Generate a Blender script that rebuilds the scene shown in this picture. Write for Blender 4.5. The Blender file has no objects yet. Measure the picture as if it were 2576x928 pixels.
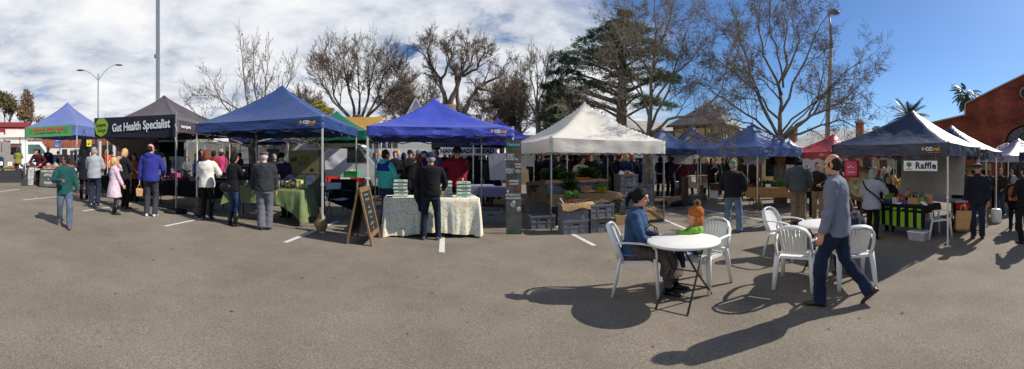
import bpy, bmesh, math, random
import numpy as np
from mathutils import Vector, Matrix, noise
PI = math.pi
R = math.radians
scene = bpy.context.scene
COL = scene.collection
rnd = random.Random(7)

# ---------------------------------------------------------------- survey of the place
# The photograph is a 160 degree cylindrical panorama.  SURVEY units: 2575 wide, 922 units per radian, eye 1.6 m up, car park falling to +x.
FOC, MID, HOR, EYE, SLOPE = 922.0, 1287.5, 402.0, 1.6, 0.0239
def gz(x): return -SLOPE * max(-26.0, min(26.0, x))
def az(px): return (px - MID) / FOC
def P(px, d, h=0.0):
    """point at bearing px, range d metres, h above the ground there"""
    a = az(px); x, y = d * math.sin(a), d * math.cos(a)
    return Vector((x, y, gz(x) + h))
def rng(px, py):
    a = az(px)
    return EYE / ((py - HOR) / FOC - SLOPE * math.sin(a))
def G(px, py): return P(px, rng(px, py))
def hgt(px, py, d):
    """height above ground of a sighting at range d"""
    x = d * math.sin(az(px))
    return EYE + d * (HOR - py) / FOC - gz(x)
def at(px, py, d):
    a = az(px)
    return Vector((d * math.sin(a), d * math.cos(a), EYE + d * (HOR - py) / FOC))

# ---------------------------------------------------------------- materials
def lin(c): return tuple(((v / 255.0) / 12.92 if v / 255.0 <= 0.04045 else ((v / 255.0 + 0.055) / 1.055) ** 2.4) for v in c)
MATS = {}
def mat(name, rgb, rough=0.8, var=0.12, scale=12.0, bump=0.0, bscale=60.0, spec=0.3, metal=0.0, sheen=0.0, trans=0.0, raw=False, detail=4.0, alpha=None, transm=0.0):
    if name in MATS: return MATS[name]
    m = bpy.data.materials.new(name); m.use_nodes = True
    nt = m.node_tree; N, L = nt.nodes, nt.links
    b = N['Principled BSDF']; out = N['Material Output']
    c = rgb if raw else lin(rgb)
    b.inputs['Roughness'].default_value = rough
    b.inputs['Specular IOR Level'].default_value = spec
    b.inputs['Metallic'].default_value = metal
    if sheen: b.inputs['Sheen Weight'].default_value = sheen
    if transm: b.inputs['Transmission Weight'].default_value = transm
    tc = N.new('ShaderNodeTexCoord')
    nz = N.new('ShaderNodeTexNoise'); nz.inputs['Scale'].default_value = scale; nz.inputs['Detail'].default_value = detail
    L.new(tc.outputs['Object'], nz.inputs['Vector'])
    rp = N.new('ShaderNodeValToRGB')
    rp.color_ramp.elements[0].position = 0.3; rp.color_ramp.elements[1].position = 0.72
    rp.color_ramp.elements[0].color = tuple(max(0.0, v * (1 - var)) for v in c) + (1,)
    rp.color_ramp.elements[1].color = tuple(min(1.0, v * (1 + var)) for v in c) + (1,)
    L.new(nz.outputs['Fac'], rp.inputs['Fac']); L.new(rp.outputs['Color'], b.inputs['Base Color'])
    if bump:
        n2 = N.new('ShaderNodeTexNoise'); n2.inputs['Scale'].default_value = bscale; n2.inputs['Detail'].default_value = 3
        L.new(tc.outputs['Object'], n2.inputs['Vector'])
        bp = N.new('ShaderNodeBump'); bp.inputs['Strength'].default_value = bump; bp.inputs['Distance'].default_value = 0.02
        L.new(n2.outputs['Fac'], bp.inputs['Height']); L.new(bp.outputs['Normal'], b.inputs['Normal'])
    if trans:
        t = N.new('ShaderNodeBsdfTranslucent'); L.new(rp.outputs['Color'], t.inputs['Color'])
        mx = N.new('ShaderNodeMixShader'); mx.inputs[0].default_value = trans
        L.new(b.outputs[0], mx.inputs[1]); L.new(t.outputs[0], mx.inputs[2]); L.new(mx.outputs[0], out.inputs[0])
    MATS[name] = m
    return m
def nodes_of(m): return m.node_tree.nodes, m.node_tree.links
def fabric(name, rgb, rough=0.85, var=0.14, bump=0.25, **k):
    return mat(name, rgb, rough=rough, var=var, scale=k.pop('scale', 9.0), bump=bump, bscale=k.pop('bscale', 45.0), sheen=k.pop('sheen', 0.05), spec=k.pop('spec', 0.15), **k)
def canopy_mat(name, rgb, rough=0.42, spec=0.5, trans=0.0, var=.1, bump=.4):
    """coated nylon: long soft creases and a sheen"""
    if name in MATS: return MATS[name]
    m = mat(name, rgb, rough=rough, var=var, scale=1.6, spec=spec, trans=trans)
    N, L = nodes_of(m); b = N['Principled BSDF']
    tc = N.new('ShaderNodeTexCoord'); mp = N.new('ShaderNodeMapping'); mp.inputs['Scale'].default_value = (2.0, 2.0, 6.0)
    L.new(tc.outputs['Object'], mp.inputs['Vector'])
    a = N.new('ShaderNodeTexNoise'); a.inputs['Scale'].default_value = 1.6; a.inputs['Detail'].default_value = 3; a.inputs['Roughness'].default_value = 0.5; a.inputs['Distortion'].default_value = 1.2
    L.new(mp.outputs[0], a.inputs['Vector'])
    bp = N.new('ShaderNodeBump'); bp.inputs['Strength'].default_value = bump; bp.inputs['Distance'].default_value = 0.09
    L.new(a.outputs['Fac'], bp.inputs['Height']); L.new(bp.outputs['Normal'], b.inputs['Normal'])
    return m

# ---------------------------------------------------------------- mesh building
class MB:
    def __init__(s): s.v, s.f, s.m, s.sm = [], [], [], []
    def add(s, vs, fs, m=0, smooth=True):
        o = len(s.v); s.v.extend([tuple(p) for p in vs])
        for f in fs: s.f.append(tuple(i + o for i in f)); s.m.append(m); s.sm.append(smooth)
        return s
    def box(s, c, size, M=None, m=0, taper=1.0):
        hx, hy, hz = size[0] / 2, size[1] / 2, size[2] / 2
        vs = []
        for z in (-1, 1):
            k = 1.0 if z < 0 else taper
            for x, y in ((-1, -1), (1, -1), (1, 1), (-1, 1)): vs.append(Vector((x * hx * k, y * hy * k, z * hz)))
        if M is not None: vs = [M @ v for v in vs]
        vs = [v + Vector(c) for v in vs]
        return s.add(vs, [(3, 2, 1, 0), (4, 5, 6, 7), (0, 1, 5, 4), (1, 2, 6, 5), (2, 3, 7, 6), (3, 0, 4, 7)], m, False)
    def bbox(s, a, b, m=0):
        return s.box([(a[i] + b[i]) / 2 for i in range(3)], [abs(b[i] - a[i]) for i in range(3)], None, m)
    def bar(s, p0, p1, w, h=None, m=0):
        h = h or w; p0, p1 = Vector(p0), Vector(p1); d = p1 - p0; l = d.length
        if l < 1e-6: return s
        M = d.to_track_quat('Z', 'Y').to_matrix()
        return s.box((p0 + p1) / 2, (w, h, l), M, m)
    def tube(s, pts, r, n=8, cap=True, m=0, rad2=None, smooth=True, up=None):
        pts = [Vector(p) for p in pts]; k = len(pts)
        rs = list(r) if hasattr(r, '__len__') else [r] * k
        r2 = (list(rad2) if hasattr(rad2, '__len__') else [rad2] * k) if rad2 is not None else rs
        vs, ref = [], None
        for i in range(k):
            t = (pts[min(i + 1, k - 1)] - pts[max(i - 1, 0)])
            if t.length < 1e-9: t = Vector((0, 0, 1))
            t.normalize()
            if ref is None:
                ref = Vector(up) if up is not None else (Vector((1, 0, 0)) if abs(t.x) < 0.8 else Vector((0, 1, 0)))
            a = ref - t * ref.dot(t)
            if a.length < 1e-6: a = t.orthogonal()
            a.normalize(); b = t.cross(a); ref = a
            for j in range(n):
                q = 2 * PI * j / n
                vs.append(pts[i] + a * (math.cos(q) * rs[i]) + b * (math.sin(q) * r2[i]))
        fs = [(i * n + j, i * n + (j + 1) % n, (i + 1) * n + (j + 1) % n, (i + 1) * n + j) for i in range(k - 1) for j in range(n)]
        if cap:
            fs.append(tuple(reversed(range(n)))); fs.append(tuple((k - 1) * n + j for j in range(n)))
        return s.add(vs, fs, m, smooth)
    def ell(s, c, r, M=None, n=12, k=8, m=0):
        r = (r, r, r) if not hasattr(r, '__len__') else r
        vs = [Vector((0, 0, -r[2]))]
        for i in range(1, k):
            q = -PI / 2 + PI * i / k
            for j in range(n):
                p = 2 * PI * j / n
                vs.append(Vector((r[0] * math.cos(q) * math.cos(p), r[1] * math.cos(q) * math.sin(p), r[2] * math.sin(q))))
        vs.append(Vector((0, 0, r[2])))
        if M is not None: vs = [M @ v for v in vs]
        vs = [v + Vector(c) for v in vs]
        fs = [(0, 1 + (j + 1) % n, 1 + j) for j in range(n)]
        for i in range(k - 2):
            a = 1 + i * n
            fs += [(a + j, a + (j + 1) % n, a + n + (j + 1) % n, a + n + j) for j in range(n)]
        a = 1 + (k - 2) * n; e = len(vs) - 1
        fs += [(a + j, a + (j + 1) % n, e) for j in range(n)]
        return s.add(vs, fs, m, True)
    def loft(s, rings, cap=True, m=0, closed=True, smooth=True):
        n = len(rings[0]); k = len(rings)
        vs = [p for r in rings for p in r]
        e = n if closed else n - 1
        fs = [(i * n + j, i * n + (j + 1) % n, (i + 1) * n + (j + 1) % n, (i + 1) * n + j) for i in range(k - 1) for j in range(e)]
        if cap and closed: fs += [tuple(reversed(range(n))), tuple((k - 1) * n + j for j in range(n))]
        return s.add(vs, fs, m, smooth)
    def lathe(s, c, prof, n=16, m=0, cap=True, M=None):
        c = Vector(c); rings = []
        for r, z in prof:
            ring = [Vector((r * math.cos(2 * PI * j / n), r * math.sin(2 * PI * j / n), z)) for j in range(n)]
            rings.append([(M @ p if M is not None else p) + c for p in ring])
        return s.loft(rings, cap, m)
    def grid(s, fn, nu, nv, m=0, smooth=True):
        vs = [fn(i / nu, j / nv) for j in range(nv + 1) for i in range(nu + 1)]
        fs = [(j * (nu + 1) + i, j * (nu + 1) + i + 1, (j + 1) * (nu + 1) + i + 1, (j + 1) * (nu + 1) + i) for j in range(nv) for i in range(nu)]
        return s.add(vs, fs, m, smooth)
    def quad(s, a, b, c, d, m=0): return s.add([a, b, c, d], [(0, 1, 2, 3)], m, False)
    def mesh(s, name):
        me = bpy.data.meshes.new(name); me.from_pydata(s.v, [], s.f)
        me.polygons.foreach_set('material_index', s.m); me.polygons.foreach_set('use_smooth', s.sm)
        me.update(); return me
    def build(s, name, mats, parent=None, **k): return link(name, s.mesh(name), mats, parent, **k)

def link(name, me, mats, parent=None, loc=None, rot=None, kind=None, label=None):
    o = bpy.data.objects.new(name, me); COL.objects.link(o)
    me.materials.clear()
    for m in (mats if isinstance(mats, (list, tuple)) else [mats]): me.materials.append(m)
    if parent is not None: o.parent = parent
    if loc is not None: o.location = loc
    if rot is not None: o.rotation_euler = rot
    if kind: o['kind'] = kind
    if label: o['label'] = label
    return o
def remesh(mb, voxel, smooth=2, sfac=0.5):
    me = mb.mesh('tmp'); o = bpy.data.objects.new('tmp', me); COL.objects.link(o)
    md = o.modifiers.new('r', 'REMESH'); md.mode = 'VOXEL'; md.voxel_size = voxel
    if smooth:
        sm = o.modifiers.new('s', 'SMOOTH'); sm.iterations = smooth; sm.factor = sfac
    dg = bpy.context.evaluated_depsgraph_get()
    res = bpy.data.meshes.new_from_object(o.evaluated_get(dg))
    bpy.data.objects.remove(o); bpy.data.meshes.remove(me)
    res.polygons.foreach_set('use_smooth', [True] * len(res.polygons))
    return res
def wrinkle(me, amp, freq, seed=0.0, axis=(1, 1, 1)):
    """soft folds: warped ridges, computed for the whole mesh at once"""
    n = len(me.vertices); co = np.empty(n * 3, np.float32); me.vertices.foreach_get('co', co); co = co.reshape(n, 3)
    nr = np.empty(n * 3, np.float32); me.vertices.foreach_get('normal', nr); nr = nr.reshape(n, 3)
    g = np.random.RandomState(int(seed * 977) % 100000); p = co * np.array(axis) * freq
    w = np.zeros(n); 
    warp = sum(np.sin(p @ (g.randn(3) * .55) + g.rand() * 6.3) for _ in range(3))
    for i in range(7):
        w += (1 - 2 * np.abs(np.sin(p @ (g.randn(3) * (.45 + .25 * i)) + g.rand() * 6.3 + warp * .8))) / (1 + .45 * i)
    w = w / 3.0 * amp
    co = co + nr * w[:, None]; me.vertices.foreach_set('co', co.astype(np.float32).ravel()); me.update(); return me
def join_meshes(parts):
    """several mesh datablocks into one"""
    bm = bmesh.new()
    for me in parts: bm.from_mesh(me)
    res = bpy.data.meshes.new('m'); bm.to_mesh(res); bm.free()
    for me in parts: bpy.data.meshes.remove(me)
    res.polygons.foreach_set('use_smooth', [True] * len(res.polygons))
    return res

# ---------------------------------------------------------------- things
def tag(o, label, cat, group=None):
    o['label'] = label; o['category'] = cat
    if group: o['group'] = group
    return o
def thing(name, label, cat, loc=(0, 0, 0), rotz=0.0, group=None):
    o = bpy.data.objects.new(name, None); COL.objects.link(o); o.empty_display_size = 0.1
    o.location = loc; o.rotation_euler = (0, 0, rotz)
    return tag(o, label, cat, group)
def solo(name, mb, mats, label, cat, loc=(0, 0, 0), rotz=0.0, group=None):
    return tag(mb.build(name, mats, None, loc=loc, rot=(0, 0, rotz)), label, cat, group)
KIDS = {}
def kids(o): return [c for c in scene.objects if c.parent == o]
def dup(root, loc, rotz, label=None, group=None, scale=None):
    r = root.copy(); COL.objects.link(r); r.location = loc; r.rotation_euler = (0, 0, rotz)
    if label: r['label'] = label
    if group: r['group'] = group
    if scale: r.scale = scale
    for ch in kids(root):
        c = ch.copy(); COL.objects.link(c); c.parent = r
        for g in kids(ch):
            d = g.copy(); COL.objects.link(d); d.parent = c
    return r
def struct(name, mb, mats, loc=(0, 0, 0), rotz=0.0):
    o = mb.build(name, mats, None, loc=loc, rot=(0, 0, rotz)); o['kind'] = 'structure'; return o

def text(s, size, m, parent, loc, rot=(PI / 2, 0, 0), align='CENTER', bold=0.0, sx=1.0, shear=0.0, name='lettering', space=1.0, ext=0.0015, spacing=1.0):
    cu = bpy.data.curves.new('t', 'FONT'); cu.body = s; cu.size = size; cu.align_x = align; cu.align_y = 'CENTER'
    cu.offset = bold; cu.shear = shear; cu.space_character = spacing; cu.space_line = space; cu.resolution_u = 3; cu.extrude = ext
    o = bpy.data.objects.new('t', cu); COL.objects.link(o)
    dg = bpy.context.evaluated_depsgraph_get()
    me = bpy.data.meshes.new_from_object(o.evaluated_get(dg)); bpy.data.objects.remove(o); bpy.data.curves.remove(cu)
    for v in me.vertices: v.co.x *= sx
    return link(name, me, m, parent, loc=loc, rot=rot)
M = {}
M['steel'] = mat('galvanised_steel', (150, 150, 148), rough=0.45, metal=0.6, spec=0.5, var=0.1, scale=20)
M['white_pole'] = mat('cream_painted_tube', (205, 202, 192), rough=0.45, spec=0.4, var=0.06)
M['dark_pole'] = mat('dark_grey_tube', (70, 70, 72), rough=0.5, var=0.08)
M['black_plastic'] = mat('black_plastic', (22, 22, 24), rough=0.5, var=0.1)
M['white_plastic'] = mat('white_plastic', (228, 226, 220), rough=0.38, spec=0.45, var=0.04, scale=5)
M['white_paint'] = mat('white_paint', (215, 213, 208), rough=0.6, var=0.06)
M['white_sheet'] = fabric('white_sheet', (225, 226, 228), var=0.08, bump=0.5, bscale=6, trans=0.15)
M['grey_sheet'] = fabric('grey_plastic_sheet', (172, 168, 160), var=0.1, bump=0.4, bscale=5)
M['burlap'] = fabric('burlap', (158, 128, 88), var=0.22, scale=30, bump=0.6, bscale=140, rough=0.95)
M['burlap_dark'] = fabric('burlap_shade', (104, 86, 62), var=0.22, scale=30, bump=0.6, bscale=140, rough=0.95)  # darker copy of the burlap, with shade put into its colour
M['crate'] = mat('grey_crate_plastic', (114, 116, 118), rough=0.5, spec=0.35, var=0.12, scale=8)
M['crate_black'] = mat('black_crate_plastic', (46, 46, 48), rough=0.55, var=0.2, scale=6)
M['wood'] = mat('weathered_timber', (128, 100, 70), rough=0.8, var=0.3, scale=16, bump=0.3)
M['wood_dark'] = mat('dark_timber', (84, 66, 48), rough=0.8, var=0.3, scale=16, bump=0.3)
M['cardboard'] = mat('cardboard', (176, 138, 96), rough=0.9, var=0.1)
M['paper_bag'] = mat('brown_paper', (182, 140, 95), rough=0.9, var=0.12, bump=0.3, bscale=25)
M['chalkboard'] = mat('chalkboard_black', (38, 38, 38), rough=0.85, var=0.35, scale=5)
M['chalkboard_grey'] = mat('chalkboard_dusty', (88, 88, 84), rough=0.9, var=0.4, scale=3.5)
M['chalk'] = mat('chalk_white', (215, 213, 205), rough=0.95, var=0.2, scale=60)
M['chalk_teal'] = mat('chalk_teal', (125, 190, 200), rough=0.95, var=0.2, scale=60)
M['chalk_green'] = mat('chalk_green', (52, 112, 62), rough=0.95, var=0.3, scale=60)
M['chalk_brown'] = mat('chalk_brown', (118, 76, 56), rough=0.95, var=0.3, scale=40)
M['chalk_grey'] = mat('chalk_grey', (150, 150, 138), rough=0.95, var=0.3, scale=40)
M['black_cloth'] = fabric('black_cloth', (22, 22, 25))
M['glass_dark'] = mat('dark_glass', (28, 34, 38), rough=0.08, spec=0.6, var=0.2)
M['rubber'] = mat('rubber', (28, 28, 28), rough=0.8)
M['chrome'] = mat('chrome', (190, 190, 190), rough=0.2, metal=0.9)
M['red_brick'] = None
M['yellow_logo'] = mat('yellow_print', (225, 165, 50), rough=0.7, var=0.05)
M['white_print'] = mat('white_print', (226, 226, 226), rough=0.7, var=0.03)
M['black_print'] = mat('black_print', (30, 30, 34), rough=0.7, var=0.05)
M['red_print'] = mat('red_print', (200, 48, 40), rough=0.7, var=0.08)
M['leaf'] = mat('leaf_green', (86, 126, 50), rough=0.6, var=0.35, scale=25)
M['leaf_dark'] = mat('leaf_dark', (54, 84, 44), rough=0.6, var=0.35, scale=25)
M['leaf_yellow'] = mat('leaf_yellow', (190, 165, 50), rough=0.6, var=0.25, scale=25)
M['carrot'] = mat('carrot', (208, 118, 52), rough=0.6, var=0.15, scale=20)
M['shallot'] = mat('shallot', (112, 46, 50), rough=0.5, var=0.35, scale=40)
M['apple'] = mat('apple_blush', (188, 92, 58), rough=0.4, var=0.45, scale=16)
M['lid'] = mat('jar_lid', (205, 200, 170), rough=0.4, var=0.08)
M['jar'] = mat('jar_contents', (150, 142, 78), rough=0.2, spec=0.6, var=0.3, scale=60)
SK = [mat('skin_fair', (205, 150, 122), rough=0.55, var=0.08, scale=14), mat('skin_warm', (176, 120, 90), rough=0.55, var=0.08, scale=14), mat('skin_tan', (130, 84, 62), rough=0.55, var=0.08, scale=14)]
HAIR = {k: mat('hair_' + k, c, rough=.7, var=.3, scale=30, bump=.2, bscale=60, spec=.18) for k, c in dict(black=(24, 21, 21), dark=(48, 36, 30), brown=(84, 58, 42), auburn=(110, 62, 44), blonde=(196, 160, 104), grey=(142, 138, 134), white=(200, 196, 190), ginger=(150, 88, 52)).items()}
M['eye'] = mat('eye_dark', (30, 24, 22), rough=0.2)
M['lip'] = mat('lips', (160, 92, 84), rough=0.5)
CL = {}
def cloth(name, rgb, **k):
    if name not in CL: CL[name] = fabric('cloth_' + name, rgb, **k)
    return CL[name]
JEANS = cloth('jeans', (52, 68, 96), var=0.3, scale=5)
DKJEANS = cloth('dark_jeans', (30, 36, 50), var=0.3, scale=5)
LTJEANS = cloth('light_jeans', (100, 116, 138), var=0.25, scale=5)
BLACKC = cloth('black', (24, 24, 27)); CHAR = cloth('charcoal', (58, 58, 62)); KHAKI = cloth('khaki', (124, 108, 86)); NAVY = cloth('navy', (30, 36, 58))
SHOE_B = mat('black_leather', (22, 20, 20), rough=0.4, spec=0.4); SHOE_W = mat('white_trainer', (190, 195, 202), rough=0.6); SHOE_T = mat('tan_leather', (128, 84, 50), rough=0.5); SHOE_G = mat('grey_shoe', (84, 82, 80), rough=0.7)
# ---------------------------------------------------------------- people
TM = [(-.45, .168, .13), (-.25, .172, .13), (-.10, .172, .125), (0, .168, .122), (.12, .153, .112), (.25, .165, .118), (.38, .184, .122), (.455, .186, .108), (.505, .15, .088), (.545, .085, .07)]
TF = [(-.45, .168, .13), (-.25, .175, .132), (-.10, .176, .13), (0, .166, .12), (.12, .135, .1), (.25, .145, .108), (.36, .16, .125), (.455, .163, .098), (.505, .128, .08), (.545, .07, .062)]
def tab(T, s):
    for a, b in zip(T, T[1:]):
        if s <= b[0]:
            t = max(0.0, (s - a[0]) / (b[0] - a[0])); return a[1] + (b[1] - a[1]) * t, a[2] + (b[2] - a[2]) * t
    return T[-1][1], T[-1][2]
def ik(S, T, a, b, pole):
    S, T = Vector(S), Vector(T); d = T - S; l = d.length
    l2 = min(max(l, abs(a - b) + 0.01), (a + b) * 0.998); d.normalize(); T = S + d * l2
    x = (a * a - b * b + l2 * l2) / (2 * l2); y = math.sqrt(max(0.0, a * a - x * x))
    p = Vector(pole); p = p - d * p.dot(d)
    if p.length < 1e-5: p = d.orthogonal()
    p.normalize()
    return S + d * x + p * y, T
def hand(mb, W, d, nrm, side, curl, k=1.0):
    """palm, four unequal bent fingers and a thumb from the side of the palm. d: forearm direction, nrm: out of the palm"""
    d = Vector(d).normalized(); nrm = Vector(nrm); nrm = (nrm - d * nrm.dot(d)).normalized(); a = d.cross(nrm).normalized() * side
    W = Vector(W)
    pal = [W - d * .02, W + d * .03 * k, W + d * .09 * k]
    mb.tube(pal, [.027 * k, .036 * k, .04 * k], 10, rad2=[.022 * k, .017 * k, .014 * k], up=a)
    for i, (off, ln) in enumerate(((.03, .068), (.01, .078), (-.01, .073), (-.029, .056))):
        p = W + d * .085 * k + a * off * k; pts = [p - d * .02 * k, p]; ang = curl * (0.55 + 0.1 * i)
        for sgm in (.44, .32, .24):
            dd = d * math.cos(ang) + nrm * math.sin(ang); p = p + dd * ln * sgm * k; pts.append(p); ang += curl * 0.75
        mb.tube(pts, [.009 * k, .0095 * k, .0085 * k, .008 * k, .0065 * k], 6)
    p = W + d * .02 * k + a * .03 * k
    t1 = (d * .6 + a * .75 + nrm * (.25 + .3 * curl)).normalized(); t2 = (d * .85 + a * (.35 - .4 * curl) + nrm * (.3 + .4 * curl)).normalized()
    mb.tube([p - a * .012, p + t1 * .035 * k, p + t1 * .035 * k + t2 * .028 * k, p + t1 * .035 * k + t2 * .05 * k], [.014 * k, .0115 * k, .0105 * k, .008 * k], 6)
def person(label, pos, face=0.0, h=1.72, fem=False, top=None, bottom=None, skin=0, hair=('short', 'dark'), hat=None, shoe=None, boots=0.0,
           lh=None, rh=None, lf=None, rf=None, py=0.0, pz=None, lean=0.0, twist=0.0, ht=0.0, hp=0.0, det=1, curl=0.5, lpole=None, rpole=None,
           bulk=1.0, sit=False, group=None, bearing=None, hood=None, collar=None, specs=None, skirt=None, headk=1.0, extra=None, roll=0.0, palm_l=None, palm_r=None):
    """one standing, walking or seated figure.  Local frame: +y the way the figure faces, +x its right.  top = (material, hem, sleeve thickness, name)"""
    pos = Vector(pos)
    b = math.atan2(pos.x, pos.y) if bearing is None else bearing
    rotz = -(b + R(face)); k = h / 1.75
    root = thing('person', label, 'person', pos, rotz, group)
    T = TF if fem else TM
    vox = (.03, .0165, .013)[det]
    Pz = .95 if pz is None else pz
    pel = Vector((0, py, Pz)); L = R(lean)
    def spine(s):
        if s <= 0: return pel + Vector((0, 0, s)), Vector((0, 1, 0)), 0.0
        n = 8; c = pel.copy(); a = 0.0
        for i in range(n):
            q = s * (i + .5) / n; a = L * min(1.0, .35 + q / .3); c = c + Vector((math.sin(R(roll)) * s / n, math.sin(a), math.cos(a))) * (s / n)
        return c, Vector((0, math.cos(a), -math.sin(a))), a
    def right(s):
        t = R(twist) * max(0.0, min(1.0, s / .4)); return Vector((math.cos(t), math.sin(t), 0)), t
    def ring(s, ex, n=18, wk=1.0, dk=1.0):
        c, f, a = spine(s); x, t = right(s); f2 = Matrix.Rotation(t, 3, 'Z') @ f
        w, d = tab(T, s); w = (w * bulk + ex) * wk; d = (d * bulk + ex) * dk
        return [c + x * (math.cos(2 * PI * j / n) * w) + f2 * (math.sin(2 * PI * j / n) * d) for j in range(n)]
    shw = (.165 if fem else .19) * bulk
    def sh(side):
        c, f, a = spine(.465); x, t = right(.465); return c + x * (side * shw)
    hands = {}
    arms = []
    for side, tgt, pole, pn in ((-1, lh, lpole, palm_l), (1, rh, rpole, palm_r)):
        S = sh(side)
        if tgt is None: tgt = (side * .25 * bulk, .05 + py, Pz - .14)
        pole = pole or (side * .6, -.8, -.3)
        E_, W_ = ik(S, tgt, .295, .265, pole)
        arms.append((side, S, E_, W_)); hands[side] = W_
        d = (W_ - E_).normalized()
        n_ = pn or ((-side, .15, 0) if abs(d.z) > .6 else (0, 0, -1))
        hands[side, 'd'] = d; hands[side, 'n'] = n_
    legs = []
    for side, ft in ((-1, lf), (1, rf)):
        ft = ft or (side * .1, 0.0, 0.0)
        fz = ft[2] if len(ft) > 2 else 0.0; fyaw = ft[3] if len(ft) > 3 else side * 9; fp = ft[4] if len(ft) > 4 else 0.0
        Hj = pel + Vector((side * .088, 0, -.02)); A = Vector((ft[0], ft[1], fz + .085))
        K, A = ik(Hj, A, .445, .425, (side * .12, 1, 0.15))
        legs.append((side, Hj, K, A, fyaw, fp))
    nk, nf, na = spine(.53)
    hq = Matrix.Rotation(-R(ht), 3, 'Z') @ Matrix.Rotation(-R(hp), 3, 'X')
    # head centre a little ahead of the neck
    hc = nk + Vector((0, math.sin(na * .7), math.cos(na * .7))) * .145 + Vector((0, .018, 0))
    def hl(x, y, z): return hc + hq @ (Vector((x, y, z)) * headk)
    def hell(mb, c, r, n=14, kk=10): mb.ell(hl(*c), [q * headk for q in r], hq, n, kk)
    # ---- body (skin): trunk, then head and hands at a finer grain
    tr = MB()
    tr.loft([ring(s, -.012) for s in (-.12, 0, .12, .25, .38, .46, .5, .54)])
    for side, S, E_, W_ in arms: tr.tube([S, (S + E_) / 2, E_, (E_ + W_) / 2, W_], [.045, .042, .037, .036, .026], 8)
    for side, Hj, K, A, fy, fp in legs: tr.tube([Hj, (Hj + K) / 2, K, (K + A) / 2, A], [.075, .068, .05, .048, .034], 8)
    parts = [remesh(tr, .03 if det < 2 else .022, 2)]
    hd = MB()
    hd.tube([spine(.44)[0], nk, hl(0, -.015, -.06)], [.07 * bulk, .055 if not fem else .046, .052 if not fem else .046], 12)
    hell(hd, (0, -.008, .022), (.077, .096, .103)); hell(hd, (0, .022, -.045), (.06, .068, .072)); hell(hd, (0, .06, -.088), (.03, .028, .024))
    if det:
        hd.tube([hl(0, .088, .022), hl(0, .104, -.012), hl(0, .106, -.026)], [.009, .013, .016], 8)
        hell(hd, (0, .08, .04), (.05, .018, .012)); hell(hd, (0, .083, -.06), (.024, .012, .013))
        for s_ in (-1, 1):
            hell(hd, (s_ * .079, -.008, -.008), (.012, .022, .032)); hell(hd, (s_ * .036, .068, -.018), (.024, .02, .02))
    parts.append(remesh(hd, .016 if det == 0 else .009, 1))
    if det:
        hm = MB()
        for side in (-1, 1):
            hand(hm, hands[side], hands[side, 'd'], hands[side, 'n'], side, curl if not isinstance(curl, tuple) else curl[0 if side < 0 else 1])
        parts.append(remesh(hm, .0065, 1))
    else:
        hm = MB()
        for side in (-1, 1): hm.tube([hands[side], hands[side] + hands[side, 'd'] * .09, hands[side] + hands[side, 'd'] * .16], [.03, .036, .02], 6, rad2=[.02, .018, .012])
        parts.append(hm.mesh('h'))
    body = join_meshes(parts)
    sc = Matrix.Scale(k, 4)
    out = []
    def put(name, me, m, parent=root):
        me.transform(sc); o = link(name, me, m, parent); out.append(o); return o
    bodyo = put('body', body, SK[skin])
    if det == 2 or det == 1:
        for s_ in (-1, 1):
            e = MB(); e.ell(hl(s_ * .032, .082, .012), [.0115, .008, .0075], hq, 8, 6); put('eye', e.mesh('eye'), M['eye'])
        if det == 2:
            e = MB(); e.ell(hl(0, .094, -.062), [.022, .006, .005], hq, 8, 6); put('mouth', e.mesh('mouth'), M['lip'])
    sd = rnd.uniform(0, 50)
    # ---- trousers
    bm_, bex = (bottom[0], bottom[1] if len(bottom) > 1 else .016) if isinstance(bottom, tuple) else (bottom or DKJEANS, .016)
    bot = MB(); bot.loft([ring(s, .002 if s < 0 else -.004) for s in (-.14, -.08, 0, .05)], True)
    for side, Hj, K, A, fy, fp in legs:
        low = A + Vector((0, 0, -.045 if not boots else 0.02))
        hj2 = Hj + Vector((0, 0, .0))
        bot.tube([hj2, hj2.lerp(K, .35), K.lerp(hj2, .12), K.lerp(A, .3), K.lerp(A, .7), low], [.098 + bex * .4, .09 + bex * .6, .066 + bex, .06 + bex * 1.1, .052 + bex * 1.3, .046 + bex * 1.6], 12)
    me = remesh(bot, vox * 1.05, 2); 
    if det: wrinkle(me, .011, 9, sd, (.8, .8, 1.8)); wrinkle(me, .003, 22, sd + 4, (.5, .5, 1.6))
    put('trousers', me, bm_)
    # ---- skirt
    if skirt:
        sk = MB(); sk.loft(skirt(locals())); me = remesh(sk, vox, 2); wrinkle(me, .012, 8, sd, (1.6, 1.6, .5)); put('skirt', me, bottom[0] if isinstance(bottom, tuple) else bottom)
    # ---- top garment
    tm, hem, sex = top[0], top[1], top[2]
    tn = top[3] if len(top) > 3 else 'jacket'; flare = top[4] if len(top) > 4 else 0.0
    tp = MB(); ss = [hem]
    while ss[-1] < .5: ss.append(min(.5, ss[-1] + .06))
    ss += [.535, .56]
    tp.loft([ring(s, sex + .01 + flare * max(0.0, (.15 - s))) for s in ss[:-2]] + [ring(.535, .004 + sex * .4), ring(.56, -.006 + sex * .3)])
    for side, S, E_, W_ in arms:
        S2 = S + Vector((-side * .03, 0, -.022)); d = (W_ - E_).normalized(); tp.ell(S + Vector((-side * .012, 0, -.018)), .056 + sex * .8)
        tp.tube([S2, S.lerp(E_, .3), S.lerp(E_, .65), E_, E_.lerp(W_, .5), W_ - d * .01], [.045 + sex, .054 + sex, .049 + sex, .045 + sex, .04 + sex, .034 + sex * .7], 12)
    if hood:
        c, f, a = spine(.5); tp.ell(c + Vector((0, -.1, .01)), [.125, .07, .085], None, 12, 8); tp.tube([c + Vector((-.12, -.02, .02)), c + Vector((-.1, -.09, .05)), c + Vector((0, -.12, .06)), c + Vector((.1, -.09, .05)), c + Vector((.12, -.02, .02))], .035, 8)
    if collar is not None and collar is not False:
        pass
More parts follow.
